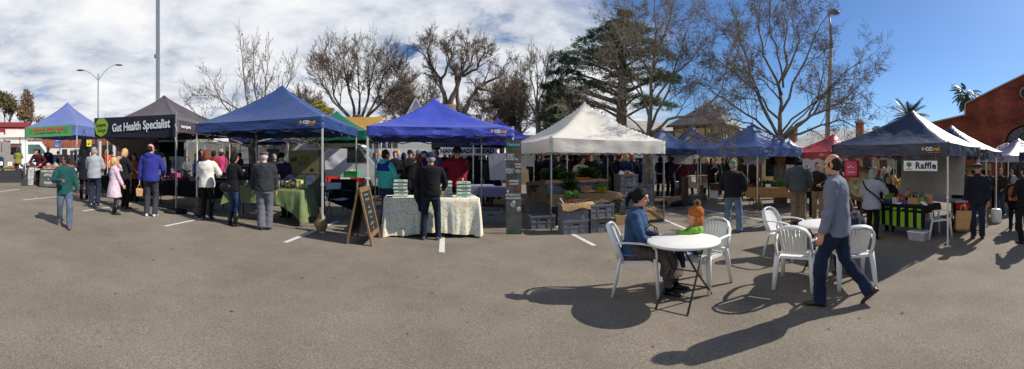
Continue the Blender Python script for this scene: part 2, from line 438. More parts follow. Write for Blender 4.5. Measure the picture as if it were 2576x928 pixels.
    me = remesh(tp, vox, 2)
    if det: wrinkle(me, .009 + sex * .2, 8.5, sd + 9, (1, 1, 1.2)); wrinkle(me, .003, 24, sd + 3, (.6, .6, 1.5))
    put(tn, me, tm)
    if collar:
        cb = MB(); c, f, a = spine(.535); n = 16
        rings = []
        for dz, rr in ((-.02, .075), (.0, .07), (.03, .066), (.03, .058), (-.01, .058)):
            cc = c + (spine(.54)[0] - spine(.5)[0]).normalized() * dz
            rings.append([cc + Vector((math.cos(2 * PI * j / n) * rr * (1.0 if not fem else .86), math.sin(2 * PI * j / n) * rr * 1.02, 0)) for j in range(n)])
        cb.loft(rings, False); put('collar', cb.mesh('collar'), collar)
    # ---- shoes
    for side, Hj, K, A, fy, fp in legs:
        sb = MB(); F = A + Vector((0, 0, -.085)); Mz = Matrix.Rotation(-R(fy), 3, 'Z') @ Matrix.Rotation(-R(fp), 3, 'X')
        def q(x, y, z): return A + Mz @ (Vector((x, y, z)) - Vector((0, 0, .085)))
        rings = []
        for y, w, hh in ((-.075, .022, .03), (-.06, .034, .075), (-.02, .038, .088), (.04, .041, .078), (.1, .047, .052), (.15, .044, .042), (.185, .026, .03), (.195, .01, .016)):
            rings.append([q(math.cos(t) * w, y, max(0.0, hh * .5 + math.sin(t) * hh * .5)) for t in [2 * PI * j / 12 for j in range(12)]])
        sb.loft(rings)
        if boots: sb.tube([A + Vector((0, 0, -.03)), A.lerp(K, .3), A.lerp(K, boots)], [.05, .058, .068], 12)
        put('shoe' if not boots else 'boot', sb.mesh('shoe'), shoe or SHOE_B)
    # ---- hair
    if hair:
        kind, hm_ = hair; hb = MB(); hv = .011 if det else .018
        if kind == 'fringe':
            hell(hb, (0, -.03, .01), (.0845, .092, .094))
            for s_ in (-1, 1): hell(hb, (s_ * .074, .022, .0), (.012, .022, .03), 8, 6)
        else:
            hell(hb, (0, -.018, .034), (.085, .101, .107))
            hell(hb, (0, -.04, -.02), (.083, .075, .075))
            if kind in ('curly',):
                for j in range(26):
                    v = Vector((rnd.gauss(0, 1), rnd.gauss(-.3, 1), abs(rnd.gauss(.4, .7)))).normalized(); hell(hb, (v.x * .088, -.025 + v.y * .1, .02 + v.z * .105), (.034,) * 3, 8, 6)
            if kind in ('long', 'bob', 'pony', 'messy'):
                for s_ in (-1, 1): hb.tube([hl(s_ * .06, .02, .07), hl(s_ * .085, .0, -.01), hl(s_ * .08, -.02, -.1 if kind != 'pony' else -.02)], [.03, .034, .03] if kind != 'pony' else [.03, .026, .02], 8)
            if kind == 'bob': hb.tube([hl(0, -.05, .02), hl(0, -.06, -.07), hl(0, -.055, -.14)], [.085, .09, .075], 14, rad2=[.06, .055, .04], up=hq @ Vector((1, 0, 0)))
            if kind == 'long': hb.tube([hl(0, -.05, .02), hl(0, -.065, -.08), hl(0, -.085, -.2), hl(0, -.09, -.31)], [.085, .092, .08, .05], 14, rad2=[.06, .05, .036, .022], up=hq @ Vector((1, 0, 0)))
            if kind == 'messy':
                for j in range(16):
                    v = Vector((rnd.gauss(0, 1), rnd.gauss(-.5, .7), rnd.gauss(.1, .7))).normalized(); hell(hb, (v.x * .085, -.025 + v.y * .098, .02 + v.z * .1), (.03, .03, .038), 8, 6)
            if kind == 'pony': hb.tube([hl(0, -.09, .04), hl(0, -.14, .02), hl(0, -.165, -.06), hl(0, -.15, -.17)], [.022, .034, .036, .014], 10)
        me = remesh(hb, hv, 3); wrinkle(me, .0022, 24, sd, (1.6, 1.6, .3)); put('hair', me, HAIR[hm_])
    if hat:
        kind, hm_ = hat; hb = MB()
        if kind in ('beanie', 'pompom'):
            up_ = .024 if kind == 'pompom' else 0; hell(hb, (0, -.014, .055 + up_), (.093, .108, .095)); hb.tube([hl(0, -.014, .02 + up_), hl(0, -.014, .05 + up_)], [.094, .096], 18, rad2=[.111, .113], up=hq @ Vector((1, 0, 0)))
            if kind == 'pompom':
                for s_ in (-1, 1): hell(hb, (s_ * .082, -.012, -.03), (.018, .036, .07)); hb.tube([hl(s_ * .08, .02, -.08), hl(s_ * .07, .035, -.15), hl(s_ * .06, .04, -.2)], [.022, .01, .007], 6)
                hell(hb, (0, -.05, -.03), (.085, .07, .09))
        elif kind == 'cap':
            hell(hb, (0, -.012, .055), (.091, .108, .083)); hb.tube([hl(0, .07, .065), hl(0, .13, .062), hl(0, .18, .045)], [.078, .076, .045], 14, rad2=.008, up=hq @ Vector((1, 0, 0)))
        elif kind == 'flatcap':
            hell(hb, (0, .0, .075), (.1, .128, .05)); hell(hb, (0, .105, .052), (.075, .05, .012)); hb.tube([hl(0, -.01, .03), hl(0, -.01, .07)], [.09, .095], 16, rad2=[.106, .112], up=hq @ Vector((1, 0, 0)))
        elif kind in ('straw', 'felt'):
            hb.tube([hl(0, -.01, .035), hl(0, -.01, .1), hl(0, -.01, .135)], [.092, .088, .074], 18, rad2=[.11, .104, .086], up=hq @ Vector((1, 0, 0)))
            br = .19 if kind == 'straw' else .16
            hb.tube([hl(0, -.01, .03), hl(0, -.01, .044)], [br * .88, br * .86], 20, rad2=[br, br * .98], up=hq @ Vector((1, 0, 0)))
        me = remesh(hb, .009 if det else .014, 1)
        ho = put('hat', me, hm_)
        if kind == 'pompom':
            pb = MB(); c = hl(0, -.03, .2)
            for j in range(900):
                v = Vector((rnd.gauss(0, 1), rnd.gauss(0, 1), rnd.gauss(0, 1))).normalized(); s_ = v.orthogonal() * .009
                pb.add([c + v * .02 + s_, c + v * .02 - s_, c + v * rnd.uniform(.075, .1)], [(0, 1, 2)])
            put('pompom', pb.mesh('pompom'), mat('fur_pompom', (176, 150, 122), var=.3, scale=60))
        elif kind in ('straw', 'felt'):
            bb = MB(); bb.tube([hl(0, -.01, .046), hl(0, -.01, .075)], [.0935, .0925], 18, rad2=[.1115, .109], up=hq @ Vector((1, 0, 0))); me = bb.mesh('hat_band'); put('hat_band', me, M['black_cloth'])
    if specs:
        gb = MB()
        for s_ in (-1, 1):
            c = [hl(s_ * .034 + .024 * math.cos(t), .1, .008 + .018 * math.sin(t)) for t in [2 * PI * j / 10 for j in range(11)]]
            gb.tube(c, .0025, 4, False)
            if specs == 'sun': gb.add(c[:10], [tuple(range(10))])
            gb.tube([hl(s_ * .058, .095, .012), hl(s_ * .08, .05, .012), hl(s_ * .083, -.01, .006)], .0025, 4)
        gb.tube([hl(-.01, .1, .012), hl(.01, .1, .012)], .0025, 4)
        put('glasses', gb.mesh('glasses'), M['black_plastic'])
    Wm = Matrix.Translation(pos) @ Matrix.Rotation(rotz, 4, 'Z') @ sc
    info = dict(root=root, lhand=Wm @ (hands[-1] + hands[-1, 'd'] * .07), rhand=Wm @ (hands[1] + hands[1, 'd'] * .07), W=Wm, spine=spine, ring=ring, hl=hl, put=put, arms=arms, legs=legs, right=right, pel=pel, k=k)
    if extra: extra(info)
    return info
# ---------------------------------------------------------------- ground
def asphalt():
    m = mat('worn_asphalt', (130, 121, 109), rough=0.92, var=0.1, scale=0.35, spec=0.25)
    N, L = nodes_of(m); b = N['Principled BSDF']; tc = N.new('ShaderNodeTexCoord')
    base = b.inputs['Base Color'].links[0].from_socket
    v = N.new('ShaderNodeTexVoronoi'); v.inputs['Scale'].default_value = 110; L.new(tc.outputs['Object'], v.inputs['Vector'])
    n = N.new('ShaderNodeTexNoise'); n.inputs['Scale'].default_value = 64; n.inputs['Detail'].default_value = 5; n.inputs['Roughness'].default_value = .8; L.new(tc.outputs['Object'], n.inputs['Vector'])
    r1 = N.new('ShaderNodeValToRGB'); r1.color_ramp.elements[0].position = .36; r1.color_ramp.elements[1].position = .64
    r1.color_ramp.elements[0].color = (.5, .5, .5, 1); r1.color_ramp.elements[1].color = (1.42, 1.4, 1.36, 1); L.new(n.outputs['Fac'], r1.inputs[0])
    x1 = N.new('ShaderNodeMix'); x1.data_type = 'RGBA'; x1.blend_type = 'MULTIPLY'; x1.inputs[0].default_value = .85
    L.new(base, x1.inputs[6]); L.new(r1.outputs[0], x1.inputs[7])
    r2 = N.new('ShaderNodeValToRGB'); r2.color_ramp.elements[0].color = (.6, .58, .55, 1); r2.color_ramp.elements[1].color = (1.3, 1.28, 1.24, 1); L.new(v.outputs['Color'], r2.inputs[0])
    x2 = N.new('ShaderNodeMix'); x2.data_type = 'RGBA'; x2.blend_type = 'MULTIPLY'; x2.inputs[0].default_value = .6
    L.new(x1.outputs[2], x2.inputs[6]); L.new(r2.outputs[0], x2.inputs[7])
    # broad stains and a few darker patches
    s = N.new('ShaderNodeTexNoise'); s.inputs['Scale'].default_value = 1.1; s.inputs['Detail'].default_value = 7; s.inputs['Roughness'].default_value = .65; L.new(tc.outputs['Object'], s.inputs['Vector'])
    r3 = N.new('ShaderNodeValToRGB'); r3.color_ramp.elements[0].position = .3; r3.color_ramp.elements[1].position = .62
    r3.color_ramp.elements[0].color = (.8, .795, .79, 1); r3.color_ramp.elements[1].color = (1.06, 1.05, 1.03, 1); L.new(s.outputs['Fac'], r3.inputs[0])
    x3 = N.new('ShaderNodeMix'); x3.data_type = 'RGBA'; x3.blend_type = 'MULTIPLY'; x3.inputs[0].default_value = 1.0
    L.new(x2.outputs[2], x3.inputs[6]); L.new(r3.outputs[0], x3.inputs[7]); L.new(x3.outputs[2], b.inputs['Base Color'])
    bp = N.new('ShaderNodeBump'); bp.inputs['Strength'].default_value = .5; bp.inputs['Distance'].default_value = .01
    L.new(n.outputs['Fac'], bp.inputs['Height']); L.new(bp.outputs['Normal'], b.inputs['Normal'])
    return m
mb = MB(); xs = [-900, -26, -20, -14, -8, -4, 0, 4, 8, 14, 20, 26, 900]; ys = [-900, -10, 0, 4, 8, 12, 18, 26, 40, 900]
mb.add([(x, y, gz(x)) for y in ys for x in xs], [(j * 13 + i, j * 13 + i + 1, (j + 1) * 13 + i + 1, (j + 1) * 13 + i) for j in range(9) for i in range(12)], 0, True)
struct('ground', mb, asphalt())
U = Vector((.98, .2, 0)).normalized(); V = Vector((-.2, .98, 0)).normalized()
LINE = mat('worn_line_paint', (205, 203, 196), rough=.85, var=.18, scale=14)
def paint(a, b, w=.1):
    a, b = Vector(a), Vector(b); d = (b - a); d.z = 0; d.normalize(); n = Vector((-d.y, d.x, 0)) * (w / 2); mb = MB()
    k = 6; pts = []
    for i in range(k + 1):
        p = a.lerp(b, i / k)
        for s in (-1, 1): q = p + n * s; pts.append((q.x, q.y, gz(q.x) + .004))
    mb.add(pts, [(2 * i, 2 * i + 1, 2 * i + 3, 2 * i + 2) for i in range(k)], 0, False)
    struct('parking_line', mb, LINE)
for (x0, y0, x1, y1) in ((0, 482, 50, 476), (58, 503, 150, 494), (208, 531, 330, 513), (415, 569, 520, 547), (717, 610, 850, 556), (1111, 635, 1113, 585), (1495, 618, 1400, 568), (1945, 557, 1680, 511), (1668, 552, 1760, 590)):
    paint(G(x0, y0), G(x1, y1))
LIT = mat('scrap_paper', (214, 214, 210)); DRY = mat('dry_leaf', (128, 92, 58), var=.3)
mb = MB(); mb.add([(-.05, -.02, .012), (.05, -.03, .006), (.06, .03, .014), (-.03, .03, .005)], [(0, 1, 2, 3)], 0, False); solo('paper_scrap', mb, LIT, 'white paper scrap lying on the asphalt near the apple stall', 'litter', G(89, 497))
mb = MB(); mb.add([(-.02, 0, .006), (0, -.012, .012), (.025, 0, .006), (0, .012, .01)], [(0, 1, 2, 3)], 0, False); lf_me = mb.mesh('dry_leaf')
for i in range(46):
    p = G(rnd.uniform(200, 2500), 560 + 340 * rnd.random() ** 1.6); o = link('dry_leaf', lf_me, DRY, None, loc=p, rot=(0, 0, rnd.uniform(0, 6))); o.scale = (rnd.uniform(.6, 1.4),) * 3; tag(o, 'small dry leaf on the asphalt', 'leaf', 'dry leaves scattered on the asphalt')
# planted median behind the stalls: bark-covered strip with a kerb
BARK = mat('bark_mulch', (96, 74, 52), rough=.95, var=.45, scale=22, bump=.8, bscale=60)
KERB = mat('kerb_concrete', (138, 132, 122), rough=.85, var=.2)
def strip(name, p, q, w, h, m, kind='structure'):
    p, q = Vector(p), Vector(q); d = (q - p); d.z = 0; d.normalize(); n = Vector((-d.y, d.x, 0)); mb = MB(); k = 24; A = []
    for i in range(k + 1):
        c = p.lerp(q, i / k)
        for s, z in ((0, -.05), (0, h), (1, h), (1, -.05)):
            e = c + n * w * s; A.append((e.x, e.y, gz(e.x) + z))
    fs = []
    for i in range(k):
        for j in range(3): fs.append((4 * i + j, 4 * i + 4 + j, 4 * i + 5 + j, 4 * i + 1 + j))
    fs += [(0, 1, 2, 3), (4 * k + 3, 4 * k + 2, 4 * k + 1, 4 * k)]
    mb.add(A, fs, 0, False); return struct(name, mb, m)
ks = P(905, 11.6); ke = ks + U * 13.5
strip('kerb', ks - V * .16, ke - V * .16, .15, .12, KERB)
strip('garden_bed', ks, ke, 2.6, .1, BARK)

# ---------------------------------------------------------------- sky and sun
SUN_AZ, SUN_EL = R(90), R(38)      # compass bearing from +y, clockwise
w = bpy.data.worlds.new('World'); scene.world = w; w.use_nodes = True
N, L = w.node_tree.nodes, w.node_tree.links; bg = N['Background']
sky = N.new('ShaderNodeTexSky'); sky.sky_type = 'NISHITA'; sky.sun_disc = False; sky.sun_elevation = SUN_EL; sky.sun_rotation = SUN_AZ
sky.air_density = 1.0; sky.dust_density = .35; sky.ozone_density = 2.6
tc = N.new('ShaderNodeTexCoord'); sep = N.new('ShaderNodeSeparateXYZ'); L.new(tc.outputs['Generated'], sep.inputs[0])
def mth(op, a, b=None, c=None, clamp=False):
    n = N.new('ShaderNodeMath'); n.operation = op; n.use_clamp = clamp
    for i, q in enumerate((a, b, c)):
        if q is None: continue
        if isinstance(q, (int, float)): n.inputs[i].default_value = q
        else: L.new(q, n.inputs[i])
    return n.outputs[0]
zc = mth('MAXIMUM', sep.outputs[2], 0.0); zz = mth('ADD', zc, .12)
px_ = mth('DIVIDE', sep.outputs[0], zz); py_ = mth('DIVIDE', sep.outputs[1], zz)
cb = N.new('ShaderNodeCombineXYZ'); L.new(px_, cb.inputs[0]); L.new(py_, cb.inputs[1])
def nz(scale, det, rough, dist, off, sy=1.0):
    mp = N.new('ShaderNodeMapping'); mp.inputs['Location'].default_value = off; mp.inputs['Scale'].default_value = (1, sy, 1); L.new(cb.outputs[0], mp.inputs[0])
    n = N.new('ShaderNodeTexNoise'); n.inputs['Scale'].default_value = scale; n.inputs['Detail'].default_value = det; n.inputs['Roughness'].default_value = rough; n.inputs['Distortion'].default_value = dist
    L.new(mp.outputs[0], n.inputs['Vector']); return n.outputs['Fac']
n_big = nz(.9, 6, .55, .35, (3.1, 1.7, 0)); n_mid = nz(2.1, 9, .6, .3, (7.3, 2.2, 0)); n_fine = nz(5.5, 8, .62, .2, (1.3, 5.1, 0))
# the cloud bank covers the sky to the left of a slanting edge
edge = mth('SUBTRACT', mth('MULTIPLY', py_, .62), px_); edge = mth('SUBTRACT', edge, .62); edge = mth('ADD', edge, mth('MULTIPLY', mth('MAXIMUM', mth('MULTIPLY', sep.outputs[1], -1.0), 0.0), 1.2))  # last term: unseen cloud behind the camera, added as fill on the fronts
edge = mth('ADD', edge, mth('MULTIPLY', mth('SUBTRACT', n_big, .5), 1.3)); edge = mth('ADD', edge, mth('MULTIPLY', mth('SUBTRACT', n_mid, .5), .5))
bank = N.new('ShaderNodeMapRange'); bank.interpolation_type = 'SMOOTHSTEP'; bank.inputs[1].default_value = -.25; bank.inputs[2].default_value = .45; L.new(edge, bank.inputs[0])
hole = N.new('ShaderNodeMapRange'); hole.interpolation_type = 'SMOOTHSTEP'; hole.inputs[1].default_value = .325; hole.inputs[2].default_value = .43; L.new(mth('ADD', mth('MULTIPLY', n_mid, .6), mth('MULTIPLY', n_big, .4)), hole.inputs[0])
cov = mth('MULTIPLY', bank.outputs[0], hole.outputs[0])
shade = N.new('ShaderNodeValToRGB'); cr = shade.color_ramp
cr.elements[0].position = .405; cr.elements[0].color = (.52, .57, .66, 1); cr.elements[1].position = .605; cr.elements[1].color = (.98, .98, .98, 1)
e = cr.elements.new(.50); e.color = (.78, .81, .87, 1)
L.new(mth('ADD', mth('MULTIPLY', n_mid, .52), mth('ADD', mth('MULTIPLY', n_big, .34), mth('MULTIPLY', n_fine, .14))), shade.inputs[0])
skm = N.new('ShaderNodeMix'); skm.data_type = 'RGBA'; skm.blend_type = 'MULTIPLY'; skm.inputs[0].default_value = 1; SKYK = .085
skm.inputs[7].default_value = (SKYK * .72, SKYK * .98, SKYK * 1.32, 1); L.new(sky.outputs[0], skm.inputs[6])
mx = N.new('ShaderNodeMix'); mx.data_type = 'RGBA'; L.new(cov, mx.inputs[0]); L.new(skm.outputs[2], mx.inputs[6]); L.new(shade.outputs[0], mx.inputs[7])
L.new(mx.outputs[2], bg.inputs[0]); bg.inputs[1].default_value = 1.0
sl = bpy.data.lights.new('sun', 'SUN'); sl.energy = 5.5; sl.angle = R(.53); sl.color = (1.0, .955, .88)
so = bpy.data.objects.new('sun', sl); COL.objects.link(so)
sv = Vector((math.sin(SUN_AZ) * math.cos(SUN_EL), math.cos(SUN_AZ) * math.cos(SUN_EL), math.sin(SUN_EL)))
so.rotation_euler = sv.to_track_quat('Z', 'Y').to_euler(); so.location = (20, 0, 20)
# ---------------------------------------------------------------- camera
cam = bpy.data.cameras.new('camera'); co = bpy.data.objects.new('camera', cam); COL.objects.link(co)
co.location = (0, 0, EYE); co.rotation_euler = (PI / 2, 0, 0); scene.camera = co
cam.type = 'PANO'; cam.panorama_type = 'CENTRAL_CYLINDRICAL'
cam.central_cylindrical_range_u_min = -MID / FOC; cam.central_cylindrical_range_u_max = MID / FOC
cam.central_cylindrical_range_v_min = -(928 - HOR) / FOC; cam.central_cylindrical_range_v_max = HOR / FOC
cam.central_cylindrical_radius = 1.0; cam.clip_start = .05; cam.clip_end = 3000
scene.view_settings.view_transform = 'Standard'; scene.view_settings.look = 'None'; scene.view_settings.exposure = 0; scene.view_settings.gamma = 1
# ---------------------------------------------------------------- pop-up gazebos
def rib_noise(x, y, s): return noise.noise(Vector((x * s, y * s, 3.3)))
def tent(label, FL, FR, depth, zb, zt, zp, m, pole=None, name='market_gazebo', group='pop-up gazebos over the market stalls', under=None, conc=.35, n=26, seed=0, logo=None, valm=None, legs=(1, 1, 1, 1), wr=1.0, truss=True, back=True):
    """FL, FR: front corners on the ground.  The thing's frame: origin at FL, x along the front, y into the depth"""
    FL, FR = Vector(FL), Vector(FR); d = FR - FL; wd = Vector((d.x, d.y, 0)).length; rot = math.atan2(d.y, d.x)
    root = thing(name, label, 'gazebo', FL, rot, group); z0 = FL.z; W = Matrix.Translation(FL) @ Matrix.Rotation(rot, 4, 'Z')
    pole = pole or M['white_pole']; dp = depth
    def roof(u, v):
        x, y = 2 * u - 1, 2 * v - 1; mm = max(abs(x), abs(y)); mi = min(abs(x), abs(y)); t = 1 - mm
        g = t * (1 - conc) + conc * t * t
        g += .035 * math.exp(-(mm / .06) ** 2)
        sag = (1 - (mi / mm if mm > 1e-6 else 1) ** 2) * math.sin(PI * min(1, mm)) * .055 * (zp - zt + .6)
        edge = .03 * (1 - mi ** 2) * (mm ** 6)
        a = math.atan2(y, x)
        wv = wr * (.016 * noise.noise(Vector((math.cos(a) * 5 + seed, math.sin(a) * 5, mm * 1.3))) + .012 * noise.noise(Vector((x * 5 + seed, y * 5, 1))) ) * math.sin(PI * min(1, mm * 1.05)) 
        return Vector((u * wd, v * dp, zt + (zp - zt) * g - sag - edge + wv))
    mb = MB(); mb.grid(roof, n, n); canopy = mb.build('canopy', m, root)
    # valance: four hanging strips in one skirt
    vb = MB(); per = []
    for (a, b, ax) in (((0, 0), (wd, 0), 0), ((wd, 0), (wd, dp), 1), ((wd, dp), (0, dp), 2), ((0, dp), (0, 0), 3)):
        for i in range(n):
            t = i / n; per.append((a[0] + (b[0] - a[0]) * t, a[1] + (b[1] - a[1]) * t, t, ax))
    rows = 5; rings = []
    for r in range(rows + 1):
        q = r / rows; ring = []
        for x, y, t, ax in per:
            o = [(0, -1), (1, 0), (0, 1), (-1, 0)][ax]; e = math.sin(PI * t)
            rip = (.02 * noise.noise(Vector((x * 2.6 + seed, y * 2.6, q * 1.5))) + .006 + .012 * q * noise.noise(Vector((x * 7 + seed, y * 7, 2)))) * wr * min(1, e * 4)
            ring.append(Vector((x + o[0] * rip, y + o[1] * rip, zt - .03 * e * (1 - q) - q * (zt - zb) + .012 * q * noise.noise(Vector((x * 3, y * 3, seed))))))
        rings.append(ring)
    vb.loft(rings, False); vb.build('valance', valm or m, root)
    # legs stand on the sloping ground
    for i, (x, y) in enumerate(((0, 0), (wd, 0), (wd, dp), (0, dp))):
        if not legs[i]: continue
        ix, iy = (.03 if x == 0 else x - .03), (.03 if y == 0 else y - .03)
        wp = W @ Vector((ix, iy, 0)); gb = gz(wp.x) - z0
        lb = MB(); lb.box((ix, iy, (gb + zb) / 2 + .03), (.032, .032, zb - gb + .06)); lb.box((ix, iy, gb + 1.0), (.05, .05, .06)); lb.box((ix, iy, gb + .006), (.09, .09, .012))
        lb.box((ix, iy, (zt + zb) / 2 + .02), (.042, .042, max(.05, zt - zb)))
        lb.build('leg', pole, root)
    if truss:
        tb = MB(); 
        for (a, b) in (((.04, .04), (wd - .04, .04)), ((wd - .04, .04), (wd - .04, dp - .04)), ((wd - .04, dp - .04), (.04, dp - .04)), ((.04, dp - .04), (.04, .04))):
            pa, pb = Vector((*a, 0)), Vector((*b, 0)); k = 4
            for j in range(k):
                p0, p1 = pa.lerp(pb, j / k), pa.lerp(pb, (j + 1) / k); lo, hi = zb - .05, zt - .06
                if j % 2: lo, hi = hi, lo
                tb.bar(p0 + Vector((0, 0, lo)), p1 + Vector((0, 0, hi)), .016, .026); tb.bar(p0 + Vector((0, 0, hi)), p1 + Vector((0, 0, lo)), .016, .026)
        c = Vector((wd / 2, dp / 2, 0))
        for (x, y) in ((0, 0), (wd, 0), (wd, dp), (0, dp)):
            tb.bar(Vector((x, y, zt - .1)), c + Vector((0, 0, zt + (zp - zt) * .35)), .02, .028)
        tb.bar(c + Vector((0, 0, zt + .1)), c + Vector((0, 0, zp - .03)), .03)
        tb.build('roof_truss', M['dark_pole'] if pole is M['dark_pole'] else mat('truss_alloy', (96, 96, 98), rough=.5, metal=.3), root)
    return dict(root=root, W=W, w=wd, d=dp, zb=zb, zt=zt, rot=rot, FL=FL)
def logo_oz(t, x, size=.13, side=0, z=None):
    """the small maker's mark printed near a valance corner"""
    r = t['root']; z = z if z is not None else (t['zb'] + t['zt']) / 2
    pos = (lambda dx: (x + dx, -.034, z)) if side == 0 else (lambda dx: (t['w'] + .034, x + dx, z))
    rz = 0 if side == 0 else PI / 2
    mb = MB()
    for k, dz in ((1, .02), (1, -.018)): mb.add([(-.05, 0, dz), (0, 0, dz + .045), (.05, 0, dz), (0, 0, dz - .02)], [(0, 1, 2, 3)], 0, False)
    o = mb.build('emblem', M['yellow_logo'], r); o.location = pos(-size * 1.9); o.rotation_euler = (0, 0, rz); o.scale = (size / .13,) * 3
    text('OZ', size, M['white_print'], r, pos(-size * .62), (PI / 2, 0, rz), bold=.004, name='lettering')
    text('trail', size, M['yellow_logo'], r, pos(size * .95), (PI / 2, 0, rz), bold=.003, name='lettering')
    p = pos(size * .4); text('Outdoor Leisure', size * .34, M['yellow_logo'], r, (p[0], p[1], p[2] - size * .66), (PI / 2, 0, rz))
c_blue = canopy_mat('nylon_faded_blue', (104, 118, 172), trans=.12); c_char = canopy_mat('nylon_charcoal', (80, 70, 74)); c_navyb = canopy_mat('nylon_mid_blue', (42, 68, 120), trans=.06)
c_royal = canopy_mat('nylon_royal_blue', (68, 80, 176), rough=.42, trans=.08); c_cream = canopy_mat('canvas_cream', (244, 236, 222), rough=.85, spec=.1, trans=.3, var=.04, bump=.12)
c_viol = canopy_mat('nylon_violet_blue', (60, 58, 138)); c_slate = canopy_mat('nylon_slate_blue', (92, 114, 166), trans=.1); c_navy = canopy_mat('nylon_dark_navy', (25, 30, 54), rough=.45, spec=.8, var=.05, bump=.3)
c_red = canopy_mat('nylon_red', (204, 78, 80), trans=.15); c_green = canopy_mat('nylon_green', (24, 104, 76)); c_ink = canopy_mat('nylon_ink_blue', (34, 44, 84)); c_purple = canopy_mat('nylon_purple', (66, 44, 92)); c_black = canopy_mat('nylon_black', (28, 28, 32))
def ph(px, py, d): return hgt(px, py, d)
# 1 apples stall
T1 = tent('faded blue gazebo with a green apple-seller banner at the far end of the row', P(62, 18.0), P(194, 16.2), 3.0, ph(62, 346, 18.0), ph(62, 322, 18.0), ph(214, 262, 18.6), c_blue, seed=1)
# 2 black marquee
T2 = tent('charcoal black gazebo beside the long health banner', P(238, 12.4), P(446, 9.95), 3.1, 2.08, 2.42, 3.46, c_char, M['dark_pole'], seed=2, legs=(1, 0, 1, 1))
# 3 caper stall
T3 = tent('mid blue gazebo over the olive-clothed caper table', P(491, 9.16), P(813, 7.56), 3.1, 2.1, 2.34, 3.36, c_navyb, seed=3, wr=1.3, n=40)
# 4 egg stall
T4 = tent('bright royal blue gazebo over the egg table', P(921, 7.62), P(1294, 8.02), 3.0, 2.04, 2.24, 3.05, c_royal, seed=4, conc=.5, wr=1.6, n=40)
# 5 vegetable stall
T5 = tent('cream white canvas gazebo over the vegetable crates', P(1384, 8.3), P(1673, 9.97), 3.1, 1.79, 2.13, 3.24, c_cream, M['steel'], seed=5, conc=.42, wr=1.4, n=40)
# 9 slate blue corner tent
b9 = P(1905, 12.9)
T9 = tent('slate blue gazebo with tree shadow on its roof, next to the red one', b9, b9 + U * 2.95, 3.1, 1.92, 2.28, 3.3, c_slate, seed=9, wr=1.4)
# 10, 11 raffle row
T10 = tent('big dark navy gazebo with the raffle sign hung from its front', P(2092, 8.7), P(2386, 7.43), 3.05, 1.84, 2.12, 3.0, c_navy, seed=10, wr=1.7, n=40)
b = T10['W'] @ Vector((0, 3.3, 0)); b.z = gz(b.x); b2 = T10['W'] @ Vector((3.0, 3.3, 0)); b2.z = gz(b2.x)
T11 = tent('dark navy gazebo directly behind the raffle gazebo', b, b2, 3.0, 1.86, 2.14, 2.98, c_navy, seed=11, wr=1.5)
# back row
T6 = tent('violet blue gazebo peeking up behind the royal blue one', P(1188, 13.0), P(1345, 13.4), 3.0, 2.1, 2.36, 3.24, c_viol, seed=6)
q = P(1640, 15.2); T7 = tent('navy gazebo just beyond the cream gazebo, its pole beside a timber post', q, P(1757, 16.3), 3.0, 1.98, 2.25, 3.3, canopy_mat('nylon_blue7', (48, 66, 108)), seed=7)
q = P(1690, 18.5); T8 = tent('ink blue gazebo with a parking sign against its roof', q, P(1835, 19.6), 3.2, 2.05, 2.4, 3.7, c_ink, seed=8)
T14 = tent('red gazebo between the slate blue gazebo and the raffle gazebo', P(1985, 15.8), P(2096, 14.2), 3.0, 1.92, 2.2, 2.98, c_red, seed=14)
T15 = tent('bottle green gazebo behind the caper stall', P(722, 13.2), P(925, 12.4), 3.0, 2.1, 2.42, 3.28, c_green, seed=15)
T16 = tent('long dark blue gazebo hanging low behind the charcoal one', P(575, 14.6), P(722, 13.9), 3.0, 2.05, 2.35, 2.62, canopy_mat('nylon_blue16', (40, 52, 104)), seed=16)
T17 = tent('purple gazebo with white emblem before the brick hall', P(2455, 17.5), P(2535, 15.2), 3.0, 1.9, 2.2, 2.98, c_purple, seed=17, valm=canopy_mat('nylon_lilac', (150, 138, 160)))
T18 = tent('black gazebo at the far right beyond the purple one', P(2562, 11.5), P(2640, 9.6), 3.0, 1.86, 2.1, 2.7, c_black, M['dark_pole'], seed=18)
T19 = tent('blue gazebo far behind the slate blue and red gazebos', P(1920, 22.5), P(1998, 21.5), 3.0, 2.0, 2.25, 3.2, canopy_mat('nylon_blue19', (120, 130, 165)), seed=19)
T20 = tent('small lilac gazebo far behind between two navy roofs', P(1640, 25), P(1720, 25), 3.0, 2.0, 2.3, 3.35, canopy_mat('nylon_lilac2', (150, 145, 190)), seed=20, group='pop-up gazebos over the market stalls')
T21 = tent('dark gazebo over the bread stall behind the egg seller, added to shade the crowd', P(1085, 14.2), P(1262, 14.4), 3.0, 2.0, 2.25, 2.9, c_black, M['dark_pole'], seed=23)  # second-row canopy added so the crowd behind the eggs falls in shade
T22 = tent('hidden navy gazebo added behind the vegetable stall to shade the crowd', P(1425, 14.4), P(1600, 15.6), 3.0, 2.0, 2.25, 2.95, c_ink, seed=24)  # mostly hidden canopy, added only to shade the people behind the crates
logo_oz(T3, T3['w'] - .32, .09); logo_oz(T9, .5, .1, side=0); logo_oz(T10, T10['w'] - .36, .1)
logo_oz(T4, T4['w'] - .35, .09); logo_oz(T14, T14['w'] - .5, .11); logo_oz(T11, T11['w'] - .3, .1, side=0)
text('marquee', .13, M['white_print'], T2['root'], (T2['w'] + .036, .35, 2.25), (PI / 2, 0, PI / 2), bold=.002)
